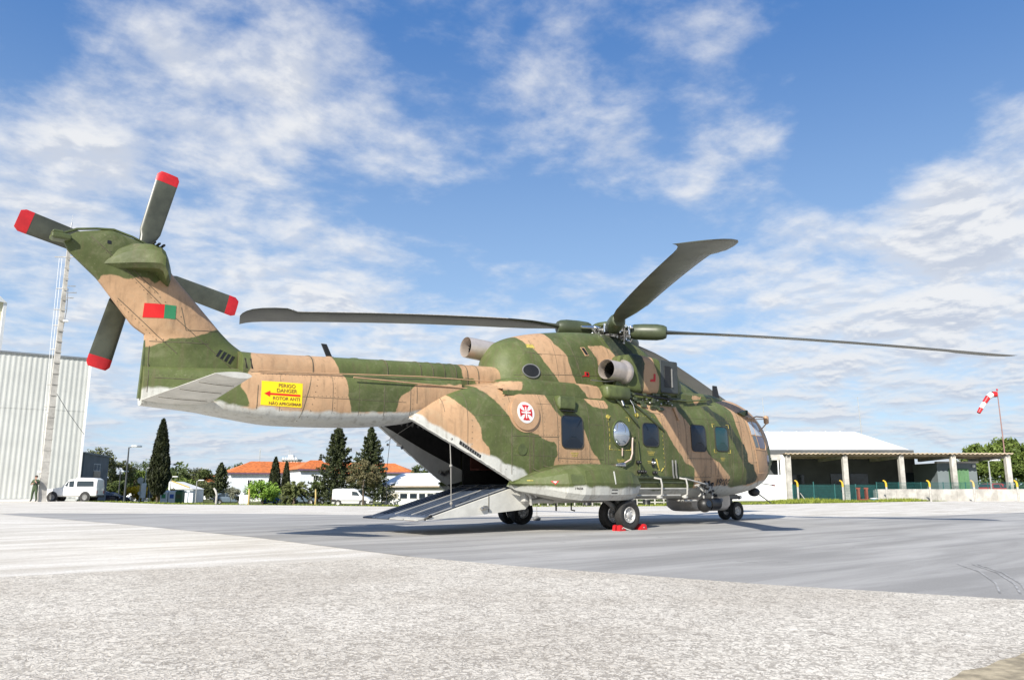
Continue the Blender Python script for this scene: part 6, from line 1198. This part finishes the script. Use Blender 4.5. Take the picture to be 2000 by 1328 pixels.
mb = MB(); mb.prism([(0, 0), (Fh.L, 0), (Fh.L, 4), (0, 4)], 0, hh, 'xy'); mb.build('wall', Mb['wall_b'], Fh.t); mb = MB(); mb.prism([(-.1, hh), (Fh.L+.1, hh), (Fh.L*.8, hh+.25), (0, hh+1.1), (0, hh)], -.2, 4.1); fixnorm(mb.build('roof', Mb['wall'], Fh.t)); mb = MB(); mb.tube([(0, -.25, hh+1.2), (Fh.L*.85, -.25, hh+.25)], .09, 6); mb.build('roof_edge', mat('yellow_roof_edge', (.55, .42, .12), .6), Fh.t); mb = MB(); mb.box((-.25, 0, hh*.5+.6), (.4, .3, hh+1.2)); mb.build('chimney', Mb['wall'], Fh.t)
# posts, cabinet along the grass
def bpost(u, d, vt, label, bend=0, w=.10, name='wooden_post', mm=None, group='leaning posts along the grass edge'):
    p = at(u, 950, d); z = gz(p.x, p.y); h = at(u, vt, d).z-z; t = thing(name, label, 'post', (p.x, p.y, z), RA, group); mb = MB(); mb.tube([(0, 0, 0), (.02, 0, h*.6), (bend*.4, 0, h*.85), (bend, 0, h)], [w, w, w*.9, w*.7], 8); mb.build('shaft', mm or Mb['conc'], t, 60); return t
M['ypost'] = mat('pale_yellow_post', (.48, .36, .14), .8, var=.15)
bpost(424, 46, 953, 'grey concrete post with a bent top, leftmost on the grass edge', -.18, .07); bpost(487, 46, 954, 'yellowish post right of the white cabinet', .0, .06, mm=M['ypost']); bpost(617, 46, 955, 'yellowish post left of the white van', .0, .05, mm=M['ypost'])
t, z = prop('cabinet', 'white roadside cabinet beside the yellowish post', 'cabinet', 479, 47); mb = MB(); mb.cbox((0, 0, .32), (.52, .3, .62), .03); mb.build('cabinet_body', Mb['wall'], t); mb = MB(); mb.box((0, -.155, .32), (.02, .012, .5)); mb.build('door_gap', M['grey'], t)
# ------------------------------------------------------------------ middle: houses
def tiles(parent, A, B, C, D, rows, cols, m, name='roof_tile_course'):      # courses of tiles between eave A-B and ridge D-C
    A, B, C, D = map(Vector, (A, B, C, D)); nrm = (B-A).cross(D-A).normalized(); nrm = nrm if nrm.z > 0 else -nrm
    for r in range(rows):
        mb = MB(); f0, f1 = r/rows, (r+1.15)/rows; f1 = min(f1, 1); a, b = A.lerp(D, f0), B.lerp(C, f0); c, d = B.lerp(C, f1), A.lerp(D, f1); k = cols; up = nrm*.05
        ra = [a.lerp(b, i/k)+up*(1.6 if i % 2 else 1)+nrm*.03 for i in range(k+1)]; rb_ = [d.lerp(c, i/k)+up*(.9 if i % 2 else .4) for i in range(k+1)]; rc = [a.lerp(b, i/k) for i in range(k+1)]
        mb.loft([rc, ra, rb_], False); mb.build(name, m, parent)
def hip_house(name, label, uL, uR, dL, dR, v_eave, v_ridge, uRidgeL, uRidgeR, depth, z0=-1.2, wm=None, rows=9, cols=60, wins=()):
    f = Face(name, label, 'house', uL, dL, uR, dR, z0=z0); he = f.Z(uL+5, v_eave); L = f.L; mb = MB(); mb.prism([(0, 0), (L, 0), (L, depth), (0, depth)], 0, he, 'xy'); mb.build('wall', wm or Mb['wall_b'], f.t)
    dm = (dL+dR)/2; hr = (f.Z((uL+uR)/2, v_ridge))*1.0+(depth/2)*.02*0+ (at(0, 0, 1).z*0); k = (dm+depth/2)/dm; hr = (CAM.z-z0)+((hr-(CAM.z-z0))*k); x0 = f.X(uRidgeL)*1.0; x1 = f.X(uRidgeR)
    e = .5; P = [(-e, -e, he), (L+e, -e, he), (L+e, depth+e, he), (-e, depth+e, he), (x0, depth/2, hr), (x1, depth/2, hr)]
    mb = MB(); mb.add(P, [(0, 1, 5, 4), (1, 2, 5), (2, 3, 4, 5), (3, 0, 4)]); mb.add([(p_[0], p_[1], p_[2]-.02) for p_ in P[:4]], [(3, 2, 1, 0)]); rf = fixnorm(mb.build('roof', Mb['tile'], f.t)); tiles(rf, P[0], P[1], P[5], P[4], rows, cols, Mb['tile'])
    mb = MB(); mb.box((L/2, -e, he-.10), (L+2*e, .12, .2)); mb.build('eave_board', Mb['eave'], f.t)
    for (u0, u1, v0, v1) in wins: window(f, u0, u1, v0, v1, Mb['glass'], Mb['wall'], sub=1)
    return f
f = hip_house('house', 'long white house with an orange hipped tile roof behind the palm', 449, 800, 126, 140, 923, 903, 500, 790, 12, wins=((483, 491, 937, 948), (504, 513, 936, 946), (532, 540, 936, 946)))
hip_house('house', 'projecting white wing with a small orange hip roof, left of the tall dark firs', 585, 640, 120, 122, 916, 899, 618, 640, 9, wins=((611, 619, 928, 940),), cols=14)
hip_house('house', 'far wing with an orange roof half hidden by the right hand fir', 735, 800, 124, 124, 922, 905, 745, 760, 10, cols=16)
hip_house('house', 'small far house with an orange roof behind the left hand trees', 391, 415, 150, 150, 941, 929, 395, 408, 7, cols=10, rows=4)
# crenellated tower with aerials
Ft = Face('tower', 'white crenellated tower top with aerials behind the orange roofs', 'tower', 548, 160, 578, 160, z0=-1.2); ht = Ft.Z(560, 899); mb = MB(); mb.prism([(0, 0), (Ft.L, 0), (Ft.L, 3), (0, 3)], 0, ht, 'xy'); mb.build('wall', Mb['wall'], Ft.t)
mb = MB(); mb.prism([(-.2, -.3), (Ft.L+.2, -.3), (Ft.L+.2, 3.2), (-.2, 3.2)], ht, ht+.25, 'xy'); mb.build('parapet', mat('grey_parapet', (.3, .3, .3), .8), Ft.t)
for k in range(6): mb = MB(); mb.box((Ft.L*(k+.5)/6, -.1, ht+.42), (.3, .25, .35)); mb.build('merlon', Mb['wall'], Ft.t)
for k in range(5): mb = MB(); mb.box((Ft.L*(k+.5)/5, -.03, ht-.45), (.22, .06, .5)); mb.build('window', Mb['glass'], Ft.t)
mb = MB(); mb.cbox((Ft.L/2, 1.2, ht+.7), (1.0, 1.0, .9), .1); mb.build('cabin', Mb['wall'], Ft.t)
for x, h in ((1.1, 2.2), (1.5, 1.6), (.4, 1.1), (2.6, .9)): mb = MB(); mb.cyl((x, 1, ht+.2), (x, 1, ht+h), .03); mb.build('aerial', M['gpole'], Ft.t)
t, z = prop('lattice_mast', 'thin lattice mast above the orange roof, far left of the tower', 'mast', 504, 165); h = at(504, 875, 165).z-z
for s in ((-.25, -.2), (.25, -.2), (0, .25)): mb = MB(); mb.tube([(s[0], s[1], 0), (s[0]*.35, s[1]*.35, h)], .03, 4); mb.build('leg', M['gpole'], t)
for k in range(14): mb = MB(); zz = h*k/14; q = 1-.6*k/14; mb.tube([(-.25*q, -.2*q, zz), (.25*q, -.2*q, zz+h/14)], .02, 4); mb.build('brace', M['gpole'], t)
# low white building right of the firs
f = Face('low_building', 'low white building with a broad white roof and windows beyond the ramp', 'building', 745, 98, 905, 92, z0=-1.2); L = f.L; he = f.Z(800, 951); hr = f.Z(800, 924)
mb = MB(); mb.prism([(0, 0), (L, 0), (L, 10), (0, 10)], 0, he-.02, 'xy'); mb.build('wall', Mb['wall'], f.t); mb = MB(); mb.prism([(-.4, -.8), (L, -.8), (L, 9), (-.4, 9)], he, he+.14, 'xy'); mb.build('eave_slab', mat('tan_eave', (.35, .28, .2), .8), f.t)
mb = MB(); mb.add([(-.4, -.5, he+.15), (L, -.5, he+.15), (L, 4.5, hr+.1), (-.4, 4.5, hr+.1), (L, 9, he+.15), (-.4, 9, he+.15)], [(0, 1, 2, 3), (3, 2, 4, 5), (0, 3, 5), (1, 4, 2)]); fixnorm(mb.build('roof', Mb['roofw'], f.t))
for k, (u0, u1) in enumerate(((751, 762), (765, 779), (782, 797), (801, 816), (819, 832), (835, 848))): window(f, u0, u1, 963, 974, Mb['beige'] if k < 2 else Mb['glass'], Mb['wall'], sub=0)
mb = MB(); mb.box((L/2, -.12, f.Z(800, 958)), (L, .1, .35)); mb.build('lintel_band', Mb['roofw'], f.t)
# ------------------------------------------------------------------ right: white roofed hall with open shelter
f = Face('hall', 'white roofed hall with an open fronted concrete shelter at the right', 'hall', 1380, 61, 1975, 61, z0=-.1)
D = 5.0; X = f.X; L = X(1972)
ze = f.Z(1700, 887)
# main roof sits behind the shelter
k = (61+D)/61
def zk(v, dd): return (953-v)*dd/FOC+CAM.z-f.z0
xl, xr = X(1380)*k, X(1812)*k-.0
zr0, zr1 = zk(880, 61+D), zk(845, 61+D+7)
mb = MB(); sc = (61+D+7)/61
mb.add([(xl-2, D, zr0), (X(1812)*(61+D)/61-.0-(X(1812)*(61+D)/61-X(1812))*0, D, zr0), (X(1764)*1.0+1.8, D+7, zr1), (xl-2, D+7, zr1), (X(1764)+1.8, D+14, zr0), (xl-2, D+14, zr0)], [(0, 1, 2, 3), (3, 2, 4, 5), (1, 4, 2)]); rf = fixnorm(mb.build('roof', Mb['roofw'], f.t))
xa, xb = xl-2, X(1812)*(61+D)/61
for i in range(14):
    q = i/14; q1 = (i+1)/14; xr_ = X(1764)+1.8
    for mbx in (0,):
        m_ = MB(); a0 = xa+(xb-xa)*q; b0 = xa+(xr_-xa)*q; m_.tube([(a0, D, zr0+.02), (b0, D+7, zr1+.02)], .03, 4); m_.build('roof_seam', Mb['roofw'], rf)
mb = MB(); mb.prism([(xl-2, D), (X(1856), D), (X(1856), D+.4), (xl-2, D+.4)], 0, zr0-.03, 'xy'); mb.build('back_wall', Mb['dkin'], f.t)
# shelter roof sheet with wavy edge
mb = MB(); n_ = 300; x0s, x1s = X(1540)-.3, X(1978)
for lvl, (y, z) in enumerate(((-.5, ze), (D+1, ze+.12))): pass
r0 = [(x0s+(x1s-x0s)*i/n_, -.55, ze+.035*math.sin(i*1.05)) for i in range(n_+1)]; r1 = [(p_[0], D-.05, p_[2]-.16) for p_ in r0]; r2 = [(p_[0], p_[1], p_[2]+.07) for p_ in r0]; r3 = [(p_[0], p_[1], p_[2]+.07) for p_ in r1]
mb.loft([r1, r0, r2, r3], False); mb.build('shelter_roof', Mb['tanroof'], f.t)
for u in (1541, 1652, 1762, 1864, 1971):
    x = X(u); mb = MB(); mb.cbox((x, -.12, (ze-.12)/2), (.36, .36, ze-.12), .03); c_ = mb.build('column', Mb['conc'], f.t)
    mb = MB(); mb.prism([(-.30, ze-.30), (D-.1, ze-.42), (D-.1, ze-.18), (-.30, ze-.03)], x-.12, x+.12, 'yz'); fixnorm(mb.build('roof_beam', Mb['conc'], f.t))
mb = MB(); mb.box(((X(1541)+X(1971))/2, .05, ze-.09), (X(1971)-X(1541), .14, .10)); mb.build('front_purlin', Mb['tanroof'], f.t)
for y in (1.5, 3.2): mb = MB(); mb.box(((X(1541)+X(1971))/2, y, ze-.03*y-.06), (X(1971)-X(1541), .1, .1)); mb.build('purlin', Mb['tanroof'], f.t)
for u0, u1, v0, v1 in ((1548, 1572, 928, 945), (1622, 1697, 926, 950), (1765, 1822, 924, 950)):
    k2 = 61/(61+D); x0, x1 = X(u0)*1/k2*1.0-(1/k2-1)*X(1000), X(u1)*1/k2-(1/k2-1)*X(1000); z0, z1 = zk(v1, 61+D), zk(v0, 61+D)
    nn = max(1, round((x1-x0)/1.4))
    for j in range(nn): mb = MB(); mb.box((x0+(x1-x0)*(j+.5)/nn, D-.05, (z0+z1)/2), ((x1-x0)/nn-.08, .08, z1-z0)); mb.build('window', Mb['glass'], f.t)
# block with the green doors
xg0, xg1 = X(1850), X(1929); zg = f.Z(1890, 903)
mb = MB(); mb.prism([(xg0, 1.2), (xg1, 1.2), (xg1, 6), (xg0, 6)], 0, zg, 'xy'); mb.build('store_wall', Mb['gwall'], f.t); zd = f.Z(1890, 914)
for j in range(2): mb = MB(); mb.cbox((X(1872)+(X(1912)-X(1872))*(j+.5)/2, 1.17, zd/2), ((X(1912)-X(1872))/2-.03, .08, zd), .01); mb.build('green_door', Mb['gdoor'], f.t)
for j in range(6): mb = MB(); mb.box((X(1872)+(X(1912)-X(1872))*(j+.5)/6, 1.12, zd/2), (.03, .03, zd-.1)); mb.build('door_rib', Mb['gdoor'], f.t)
mb = MB(); mb.box(((xg0+xg1)/2, 1.15, zg+.05), (xg1-xg0+.2, .3, .12)); mb.build('wall_cap', Mb['conc'], f.t)
mb = MB(); mb.ball((X(1921), 1.0, zg-.25), .12, 10, 6); mb.build('wall_lamp', Mb['roofw'], f.t, 60)
# white end walls at the left by the nose of the helicopter
mb = MB(); zw = f.Z(1500, 927); mb.box(((X(1380)+X(1538))/2, .3, zw/2), (X(1538)-X(1380), .25, zw)); mb.build('parapet_wall', Mb['wall'], f.t)
mb = MB(); mb.box(((X(1380)+X(1530))/2, .3, ze-.22), (X(1530)-X(1380), .3, .42)); mb.build('lintel', Mb['conc'], f.t); mb = MB(); mb.box((X(1533), .25, ze/2), (.26, .36, ze-.05)); mb.build('pier', Mb['wall'], f.t)
for u in (1524, 1529): mb = MB(); mb.box((X(u), .2, (zw+ze)/2-.2), (.07, .1, ze-zw-.3)); mb.build('mullion', Mb['wall'], f.t)
# bench like red brown frames, blue tub
t, z = prop('trolley', 'small rusty red trolley standing on the grass inside the mesh fence', 'trolley', 1683, 56, -.05)
for x in (-.28, .28):
    mb = MB(); mb.box((x, 0, .5), (.12, .3, .8)); mb.build('upright', mat('rusty_red_frame', (.20, .06, .04), .8) if x < 0 else bpy.data.materials['rusty_red_frame'], t); mb = MB(); mb.box((x, 0, .95), (.3, .1, .1)); mb.build('handle', bpy.data.materials['rusty_red_frame'], t)
mb = MB(); mb.box((0, 0, .18), (.6, .4, .08)); mb.build('base', bpy.data.materials['rusty_red_frame'], t)
t, z = prop('tub', 'small blue and white tub at the left end of the low concrete wall', 'tub', 1705, 56, -.05); mb = MB(); mb.lathe([(0, .22), (.22, .27), (.24, .25), (.05, .2)], (0, 0, 0), (0, 0, 1), 16); mb.build('tub_body', mat('tub_blue', (.1, .25, .4), .4), t, 50); mb = MB(); mb.lathe([(.24, .28), (.28, .28), (.30, .001)], (0, 0, 0), (0, 0, 1), 16); mb.build('tub_lid', Mb['wall'], t, 50)
# low concrete wall
fw = Face('low_wall', 'low weathered concrete wall in front of the open shelter', 'wall', 1709, 57.5, 2060, 58.5, z0=-.1); hw = fw.Z(1800, 955)
nb = 9
for k in range(nb): mb = MB(); mb.cbox((fw.L*(k+.5)/nb, 0, hw/2), (fw.L/nb-.015, .22, hw+rnd.uniform(-.015, .015)), .015); mb.build('wall_panel', Mb['conc'], fw.t)
mb = MB(); mb.box((.05, -.02, hw/2-.05), (.3, .3, hw-.05)); mb.build('end_block', Mb['conc'], fw.t)
# fence posts with curved yellow tops and the green mesh between them
M['ytop'] = mat('yellow_post_top', (.62, .40, .03), .6, var=.1)
names = ('leftmost', 'second from the left', 'third from the left', 'fourth from the left', 'fifth from the left', 'rightmost')
FP = (1558, 1646, 1731, 1816, 1902, 1987)
for u, nm in zip(FP, names):
    p = at(u, 950, 56); t = thing('fence_post', 'concrete fence post with a curved yellow top, %s along the shelter' % nm, 'fence post', (p.x, p.y, -.08), RA, 'curved fence posts in front of the shelter'); h = at(u, 938, 56).z+.08
    mb = MB(); mb.tube([(0, 0, 0), (0, 0, h-.45)], .07, 8); mb.build('shaft', Mb['conc'], t, 60); mb = MB(); mb.tube([(0, 0, h-.45), (-.01, 0, h-.2), (-.08, 0, h-.06), (-.2, 0, h)], [.072, .07, .06, .045], 8); mb.build('curved_top', M['ytop'] if u != 1902 else M['ypost'], t, 60)
t, z = prop('mesh_fence', 'green wire mesh fence with thin posts left of the low wall', 'fence', 1548, 57, -.08); L = (at(1712, 950, 57)-at(1548, 950, 57)).length; hf = 1.25
for k in range(5): mb = MB(); mb.cyl((L*k/4, 0, 0), (L*k/4, 0, hf+(.2 if k == 1 else .03)), .035, n=8); mb.build('post', Mb['teal'], t)
mb = MB()
for k in range(int(L/.05)): mb.box((k*.05, 0, hf/2), (.016, .008, hf))
for k in range(int(hf/.12)): mb.box((L/2, .01, k*.12+.05), (L, .008, .014))
mb.build('wire_mesh', Mb['teal'], t, kind='stuff')
t, z = prop('mesh_fence', 'green wire mesh fence running behind the low concrete wall', 'fence', 1712, 60.3, -.08); L = (at(2060, 950, 60.3)-at(1712, 950, 60.3)).length; hf = 1.45
for k in range(9): mb = MB(); mb.cyl((L*k/8, 0, 0), (L*k/8, 0, hf), .03, n=6); mb.build('post', Mb['teal'], t)
mb = MB()
for k in range(int(L/.06)): mb.box((k*.06, 0, hf/2), (.012, .008, hf))
for k in range(int(hf/.12)): mb.box((L/2, .01, k*.12+.05), (L, .008, .012))
mb.build('wire_mesh', Mb['teal'], t, kind='stuff')
t, z = prop('fence_strut', 'grey raking strut at the foot of the leftmost fence post', 'strut', 1562, 55.6, -.05); mb = MB(); mb.tube([(0, 0, .62), (.45, 0, 0)], .03, 6); mb.build('strut_bar', Mb['conc'], t)
# windsock
t, z = prop('windsock', 'red and white striped windsock drooping from a thin pole at the right edge', 'windsock', 1969, 66, -.1); h = at(1960, 760, 66).z-z
mb = MB(); mb.tube([(0, 0, 0), (.03, 0, h*.5), (0, 0, h)], [.06, .05, .035], 8); mb.build('pole', mat('faded_red_pole', (.26, .15, .13), .6), t, 60); mb = MB(); mb.cbox((0, 0, h-.05), (.1, .1, .16), .02); mb.build('pole_cap', M['maroon'] if 'maroon' in M else M['red'], t)
pts = []; sk = [(1961, 770), (1953, 770), (1945, 776), (1938, 787), (1932, 797), (1927, 806)]; rad = [.24, .24, .215, .19, .17, .15]; bp = at(1969, 950, 66)
c_ = [Vector(((at(u, v, 66)-Vector((bp.x, bp.y, z))).dot(RT), 0, at(u, v, 66).z-z)) for u, v in sk]; off = -.12-c_[0].x; c_ = [Vector((q.x+off, 0, q.z)) for q in c_]
for i in range(5):
    mb = MB(); mb.tube([c_[i].lerp(c_[i+1], q) for q in (0, .5, 1)], [rad[i], (rad[i]+rad[i+1])/2, rad[i+1]], 14, False); mb.build('sock_band', M['red'] if i % 2 == 0 else Mb['wall'], t, 60)
for u, nm in ((1499, 'thin bare pole rising behind the nose of the helicopter'), (1689, 'thin bare pole rising above the middle of the white roof')):
    t, z = prop('whip_mast', nm, 'pole', u, 75, 0); h = at(u, 775, 75).z; mb = MB(); mb.tube([(.1, 0, 0), (.1, 0, h*.7), (0, 0, h)], [.06, .045, .02], 6); mb.build('pole', M['gpole'], t, 60)
lamp(1936, 70, 899, 'street lamp right of the green doors', mm='gpole')
# fence, bins and yellow tank seen under the belly
t, z = prop('railing', 'pale post and rail fence seen under the belly of the helicopter', 'fence', 1035, 62, -1.0); L = (at(1330, 950, 62)-at(1035, 950, 62)).length
for k in range(18): mb = MB(); mb.box((L*k/17, 0, .6), (.10, .10, 1.2)); mb.build('post', Mb['conc'], t)
for zz in (.55, .85, 1.12): mb = MB(); mb.box((L/2, .02, zz), (L, .05, .08)); mb.build('rail', Mb['conc'], t)
t, z = prop('hedge', 'clipped dark hedge behind the pale railing under the belly', 'hedge', 1190, 70, -1.1); Lv = Leaves()
for k in range(9000): Lv.leaf(Vector((rnd.uniform(-7.5, 7.5), rnd.uniform(-.5, .5), rnd.uniform(0, 1.75))), .16, rnd.random()*.7)
Lv.make('foliage', FM['mid'], t)
t, z = prop('tank', 'yellow tank seen under the belly left of the radar pod', 'tank', 1317, 58, -.6); mb = MB(); mb.cbox((0, 0, .75), (.65, .5, .55), .06); mb.build('tank_body', mat('tank_yellow', (.60, .45, .12), .6), t, 40); 
for s in (-.25, .25): mb = MB(); mb.box((s, 0, .25), (.08, .4, .5)); mb.build('tank_leg', M['grey'], t)
for u in (1235, 1262, 1146): t, z = prop('barrel', {1235: 'black barrel under the belly, left of a pair beside the railing', 1262: 'black barrel under the belly, right of a pair beside the railing', 1146: 'black barrel under the belly standing apart left of the main wheels'}[u], 'barrel', u, 60, -.9, 'black barrels beyond the belly'); mb = MB(); mb.lathe([(0, .001), (0, .28), (.3, .30), (.32, .31), (.6, .31), (.62, .30), (.95, .28), (.95, .001)], (0, 0, 0), (0, 0, 1), 18); mb.build('drum', M['black'], t, 40); mb = MB(); mb.lathe([(.95, .10), (.99, .10), (1.0, .001)], (.1, 0, 0), (0, 0, 1), 10); mb.build('bung', M['grey'], t)
# ------------------------------------------------------------------ trees and plants
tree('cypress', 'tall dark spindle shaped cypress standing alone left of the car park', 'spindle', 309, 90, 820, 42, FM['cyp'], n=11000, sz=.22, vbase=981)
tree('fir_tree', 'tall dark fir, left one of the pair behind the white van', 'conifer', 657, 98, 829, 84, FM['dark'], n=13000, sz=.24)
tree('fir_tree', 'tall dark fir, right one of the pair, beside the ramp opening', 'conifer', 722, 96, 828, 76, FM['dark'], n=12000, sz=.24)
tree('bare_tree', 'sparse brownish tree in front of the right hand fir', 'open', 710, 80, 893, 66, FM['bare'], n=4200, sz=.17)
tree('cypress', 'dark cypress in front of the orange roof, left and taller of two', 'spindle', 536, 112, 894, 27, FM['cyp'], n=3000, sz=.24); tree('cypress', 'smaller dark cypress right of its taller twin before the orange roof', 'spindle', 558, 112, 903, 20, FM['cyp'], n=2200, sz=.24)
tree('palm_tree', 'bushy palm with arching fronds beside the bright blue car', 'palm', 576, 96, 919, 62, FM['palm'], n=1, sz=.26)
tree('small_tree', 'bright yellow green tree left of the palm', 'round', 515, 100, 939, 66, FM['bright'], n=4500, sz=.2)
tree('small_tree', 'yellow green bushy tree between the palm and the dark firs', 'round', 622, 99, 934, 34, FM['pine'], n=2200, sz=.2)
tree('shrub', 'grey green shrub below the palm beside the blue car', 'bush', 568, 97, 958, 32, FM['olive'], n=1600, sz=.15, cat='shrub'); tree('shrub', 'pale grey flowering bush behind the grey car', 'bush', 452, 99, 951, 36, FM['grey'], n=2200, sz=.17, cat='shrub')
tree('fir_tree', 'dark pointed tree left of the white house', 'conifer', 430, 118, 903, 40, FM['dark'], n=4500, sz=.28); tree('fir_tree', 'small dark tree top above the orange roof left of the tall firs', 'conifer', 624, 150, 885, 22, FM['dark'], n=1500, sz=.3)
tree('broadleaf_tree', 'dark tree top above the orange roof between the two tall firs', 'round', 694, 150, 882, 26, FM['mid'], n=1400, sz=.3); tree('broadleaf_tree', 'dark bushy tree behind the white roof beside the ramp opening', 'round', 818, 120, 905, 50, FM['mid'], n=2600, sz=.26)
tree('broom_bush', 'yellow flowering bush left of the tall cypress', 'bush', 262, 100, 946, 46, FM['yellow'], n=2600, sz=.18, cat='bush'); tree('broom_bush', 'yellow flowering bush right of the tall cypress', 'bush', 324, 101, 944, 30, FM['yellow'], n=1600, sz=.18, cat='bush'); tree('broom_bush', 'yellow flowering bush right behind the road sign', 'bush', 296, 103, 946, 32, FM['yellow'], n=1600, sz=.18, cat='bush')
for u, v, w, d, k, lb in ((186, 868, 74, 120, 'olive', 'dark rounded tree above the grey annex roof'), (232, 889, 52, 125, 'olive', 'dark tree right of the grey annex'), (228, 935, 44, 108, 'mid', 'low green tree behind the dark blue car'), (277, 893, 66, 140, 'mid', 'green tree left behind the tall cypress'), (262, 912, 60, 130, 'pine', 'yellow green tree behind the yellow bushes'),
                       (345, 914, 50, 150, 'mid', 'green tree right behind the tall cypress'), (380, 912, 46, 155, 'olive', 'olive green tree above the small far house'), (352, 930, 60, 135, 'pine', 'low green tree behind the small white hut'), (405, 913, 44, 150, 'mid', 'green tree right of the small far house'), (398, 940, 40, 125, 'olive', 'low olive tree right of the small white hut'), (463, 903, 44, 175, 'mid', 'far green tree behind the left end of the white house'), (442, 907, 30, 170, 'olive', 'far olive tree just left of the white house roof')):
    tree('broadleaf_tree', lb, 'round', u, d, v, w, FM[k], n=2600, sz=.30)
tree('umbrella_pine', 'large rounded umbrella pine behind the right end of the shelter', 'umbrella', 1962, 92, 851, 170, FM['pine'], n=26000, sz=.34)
# far wood closing the horizon
Lw = Leaves(); random.seed(4)
for k in range(26000):
    u = rnd.uniform(-700, 2700); d = rnd.uniform(230, 300); p = at(u, 950, d); h = 5.5+2.2*math.sin(u*.021)+1.4*math.sin(u*.057+1)+.9*math.sin(u*.13)
    Lw.leaf(Vector((p.x, p.y, -1.3+(h+1.0)*rnd.random()**.8)), 1.3, rnd.random()*.6, 1.2)
o = Lw.make('distant_wood', FM['mid'], None); tag(o, 'low band of distant green woodland along the horizon', 'woodland', kind='stuff')
# grass blades on the edges
Lg = Leaves()
def grass_band(e, n, hmax, w):
    for k in range(n):
        i = rnd.random()*(len(e)-1); a = int(i); f_ = i-a; x = e[a][0]*(1-f_)+e[a+1][0]*f_; y = e[a][1]*(1-f_)+e[a+1][1]*f_; d = Vector((x-CAM.x, y-CAM.y)).normalized(); o_ = rnd.random()**1.3*w
        x += d.x*(o_+.05); y += d.y*(o_+.05); h = hmax*rnd.uniform(.35, 1)*(.7+.5*math.sin(x*.8)*math.sin(x*.37+y)); z = gz(x, y)
        a_ = rnd.uniform(0, 6.28); s = .035; b = len(Lg.v); Lg.add([(x-math.cos(a_)*s, y-math.sin(a_)*s, z), (x+math.cos(a_)*s, y+math.sin(a_)*s, z), (x+rnd.gauss(0, .08), y+rnd.gauss(0, .08), z+h)], [(0, 1, 2)]); Lg.t += [min(1, max(0, rnd.gauss(.5, .25)))]*3
grass_band(EDGE[8:11], 26000, .30, 9.0); grass_band(EDGE[7:9], 6000, .2, 6.0); grass_band(EDGE[3:8], 18000, .16, 10.0)
o = Lg.make('grass', foliage('grass_blades', (.07, .11, .015), (.30, .33, .05)), None); tag(o, 'rough green and yellow grass growing along the far edge of the apron', 'grass', kind='stuff')
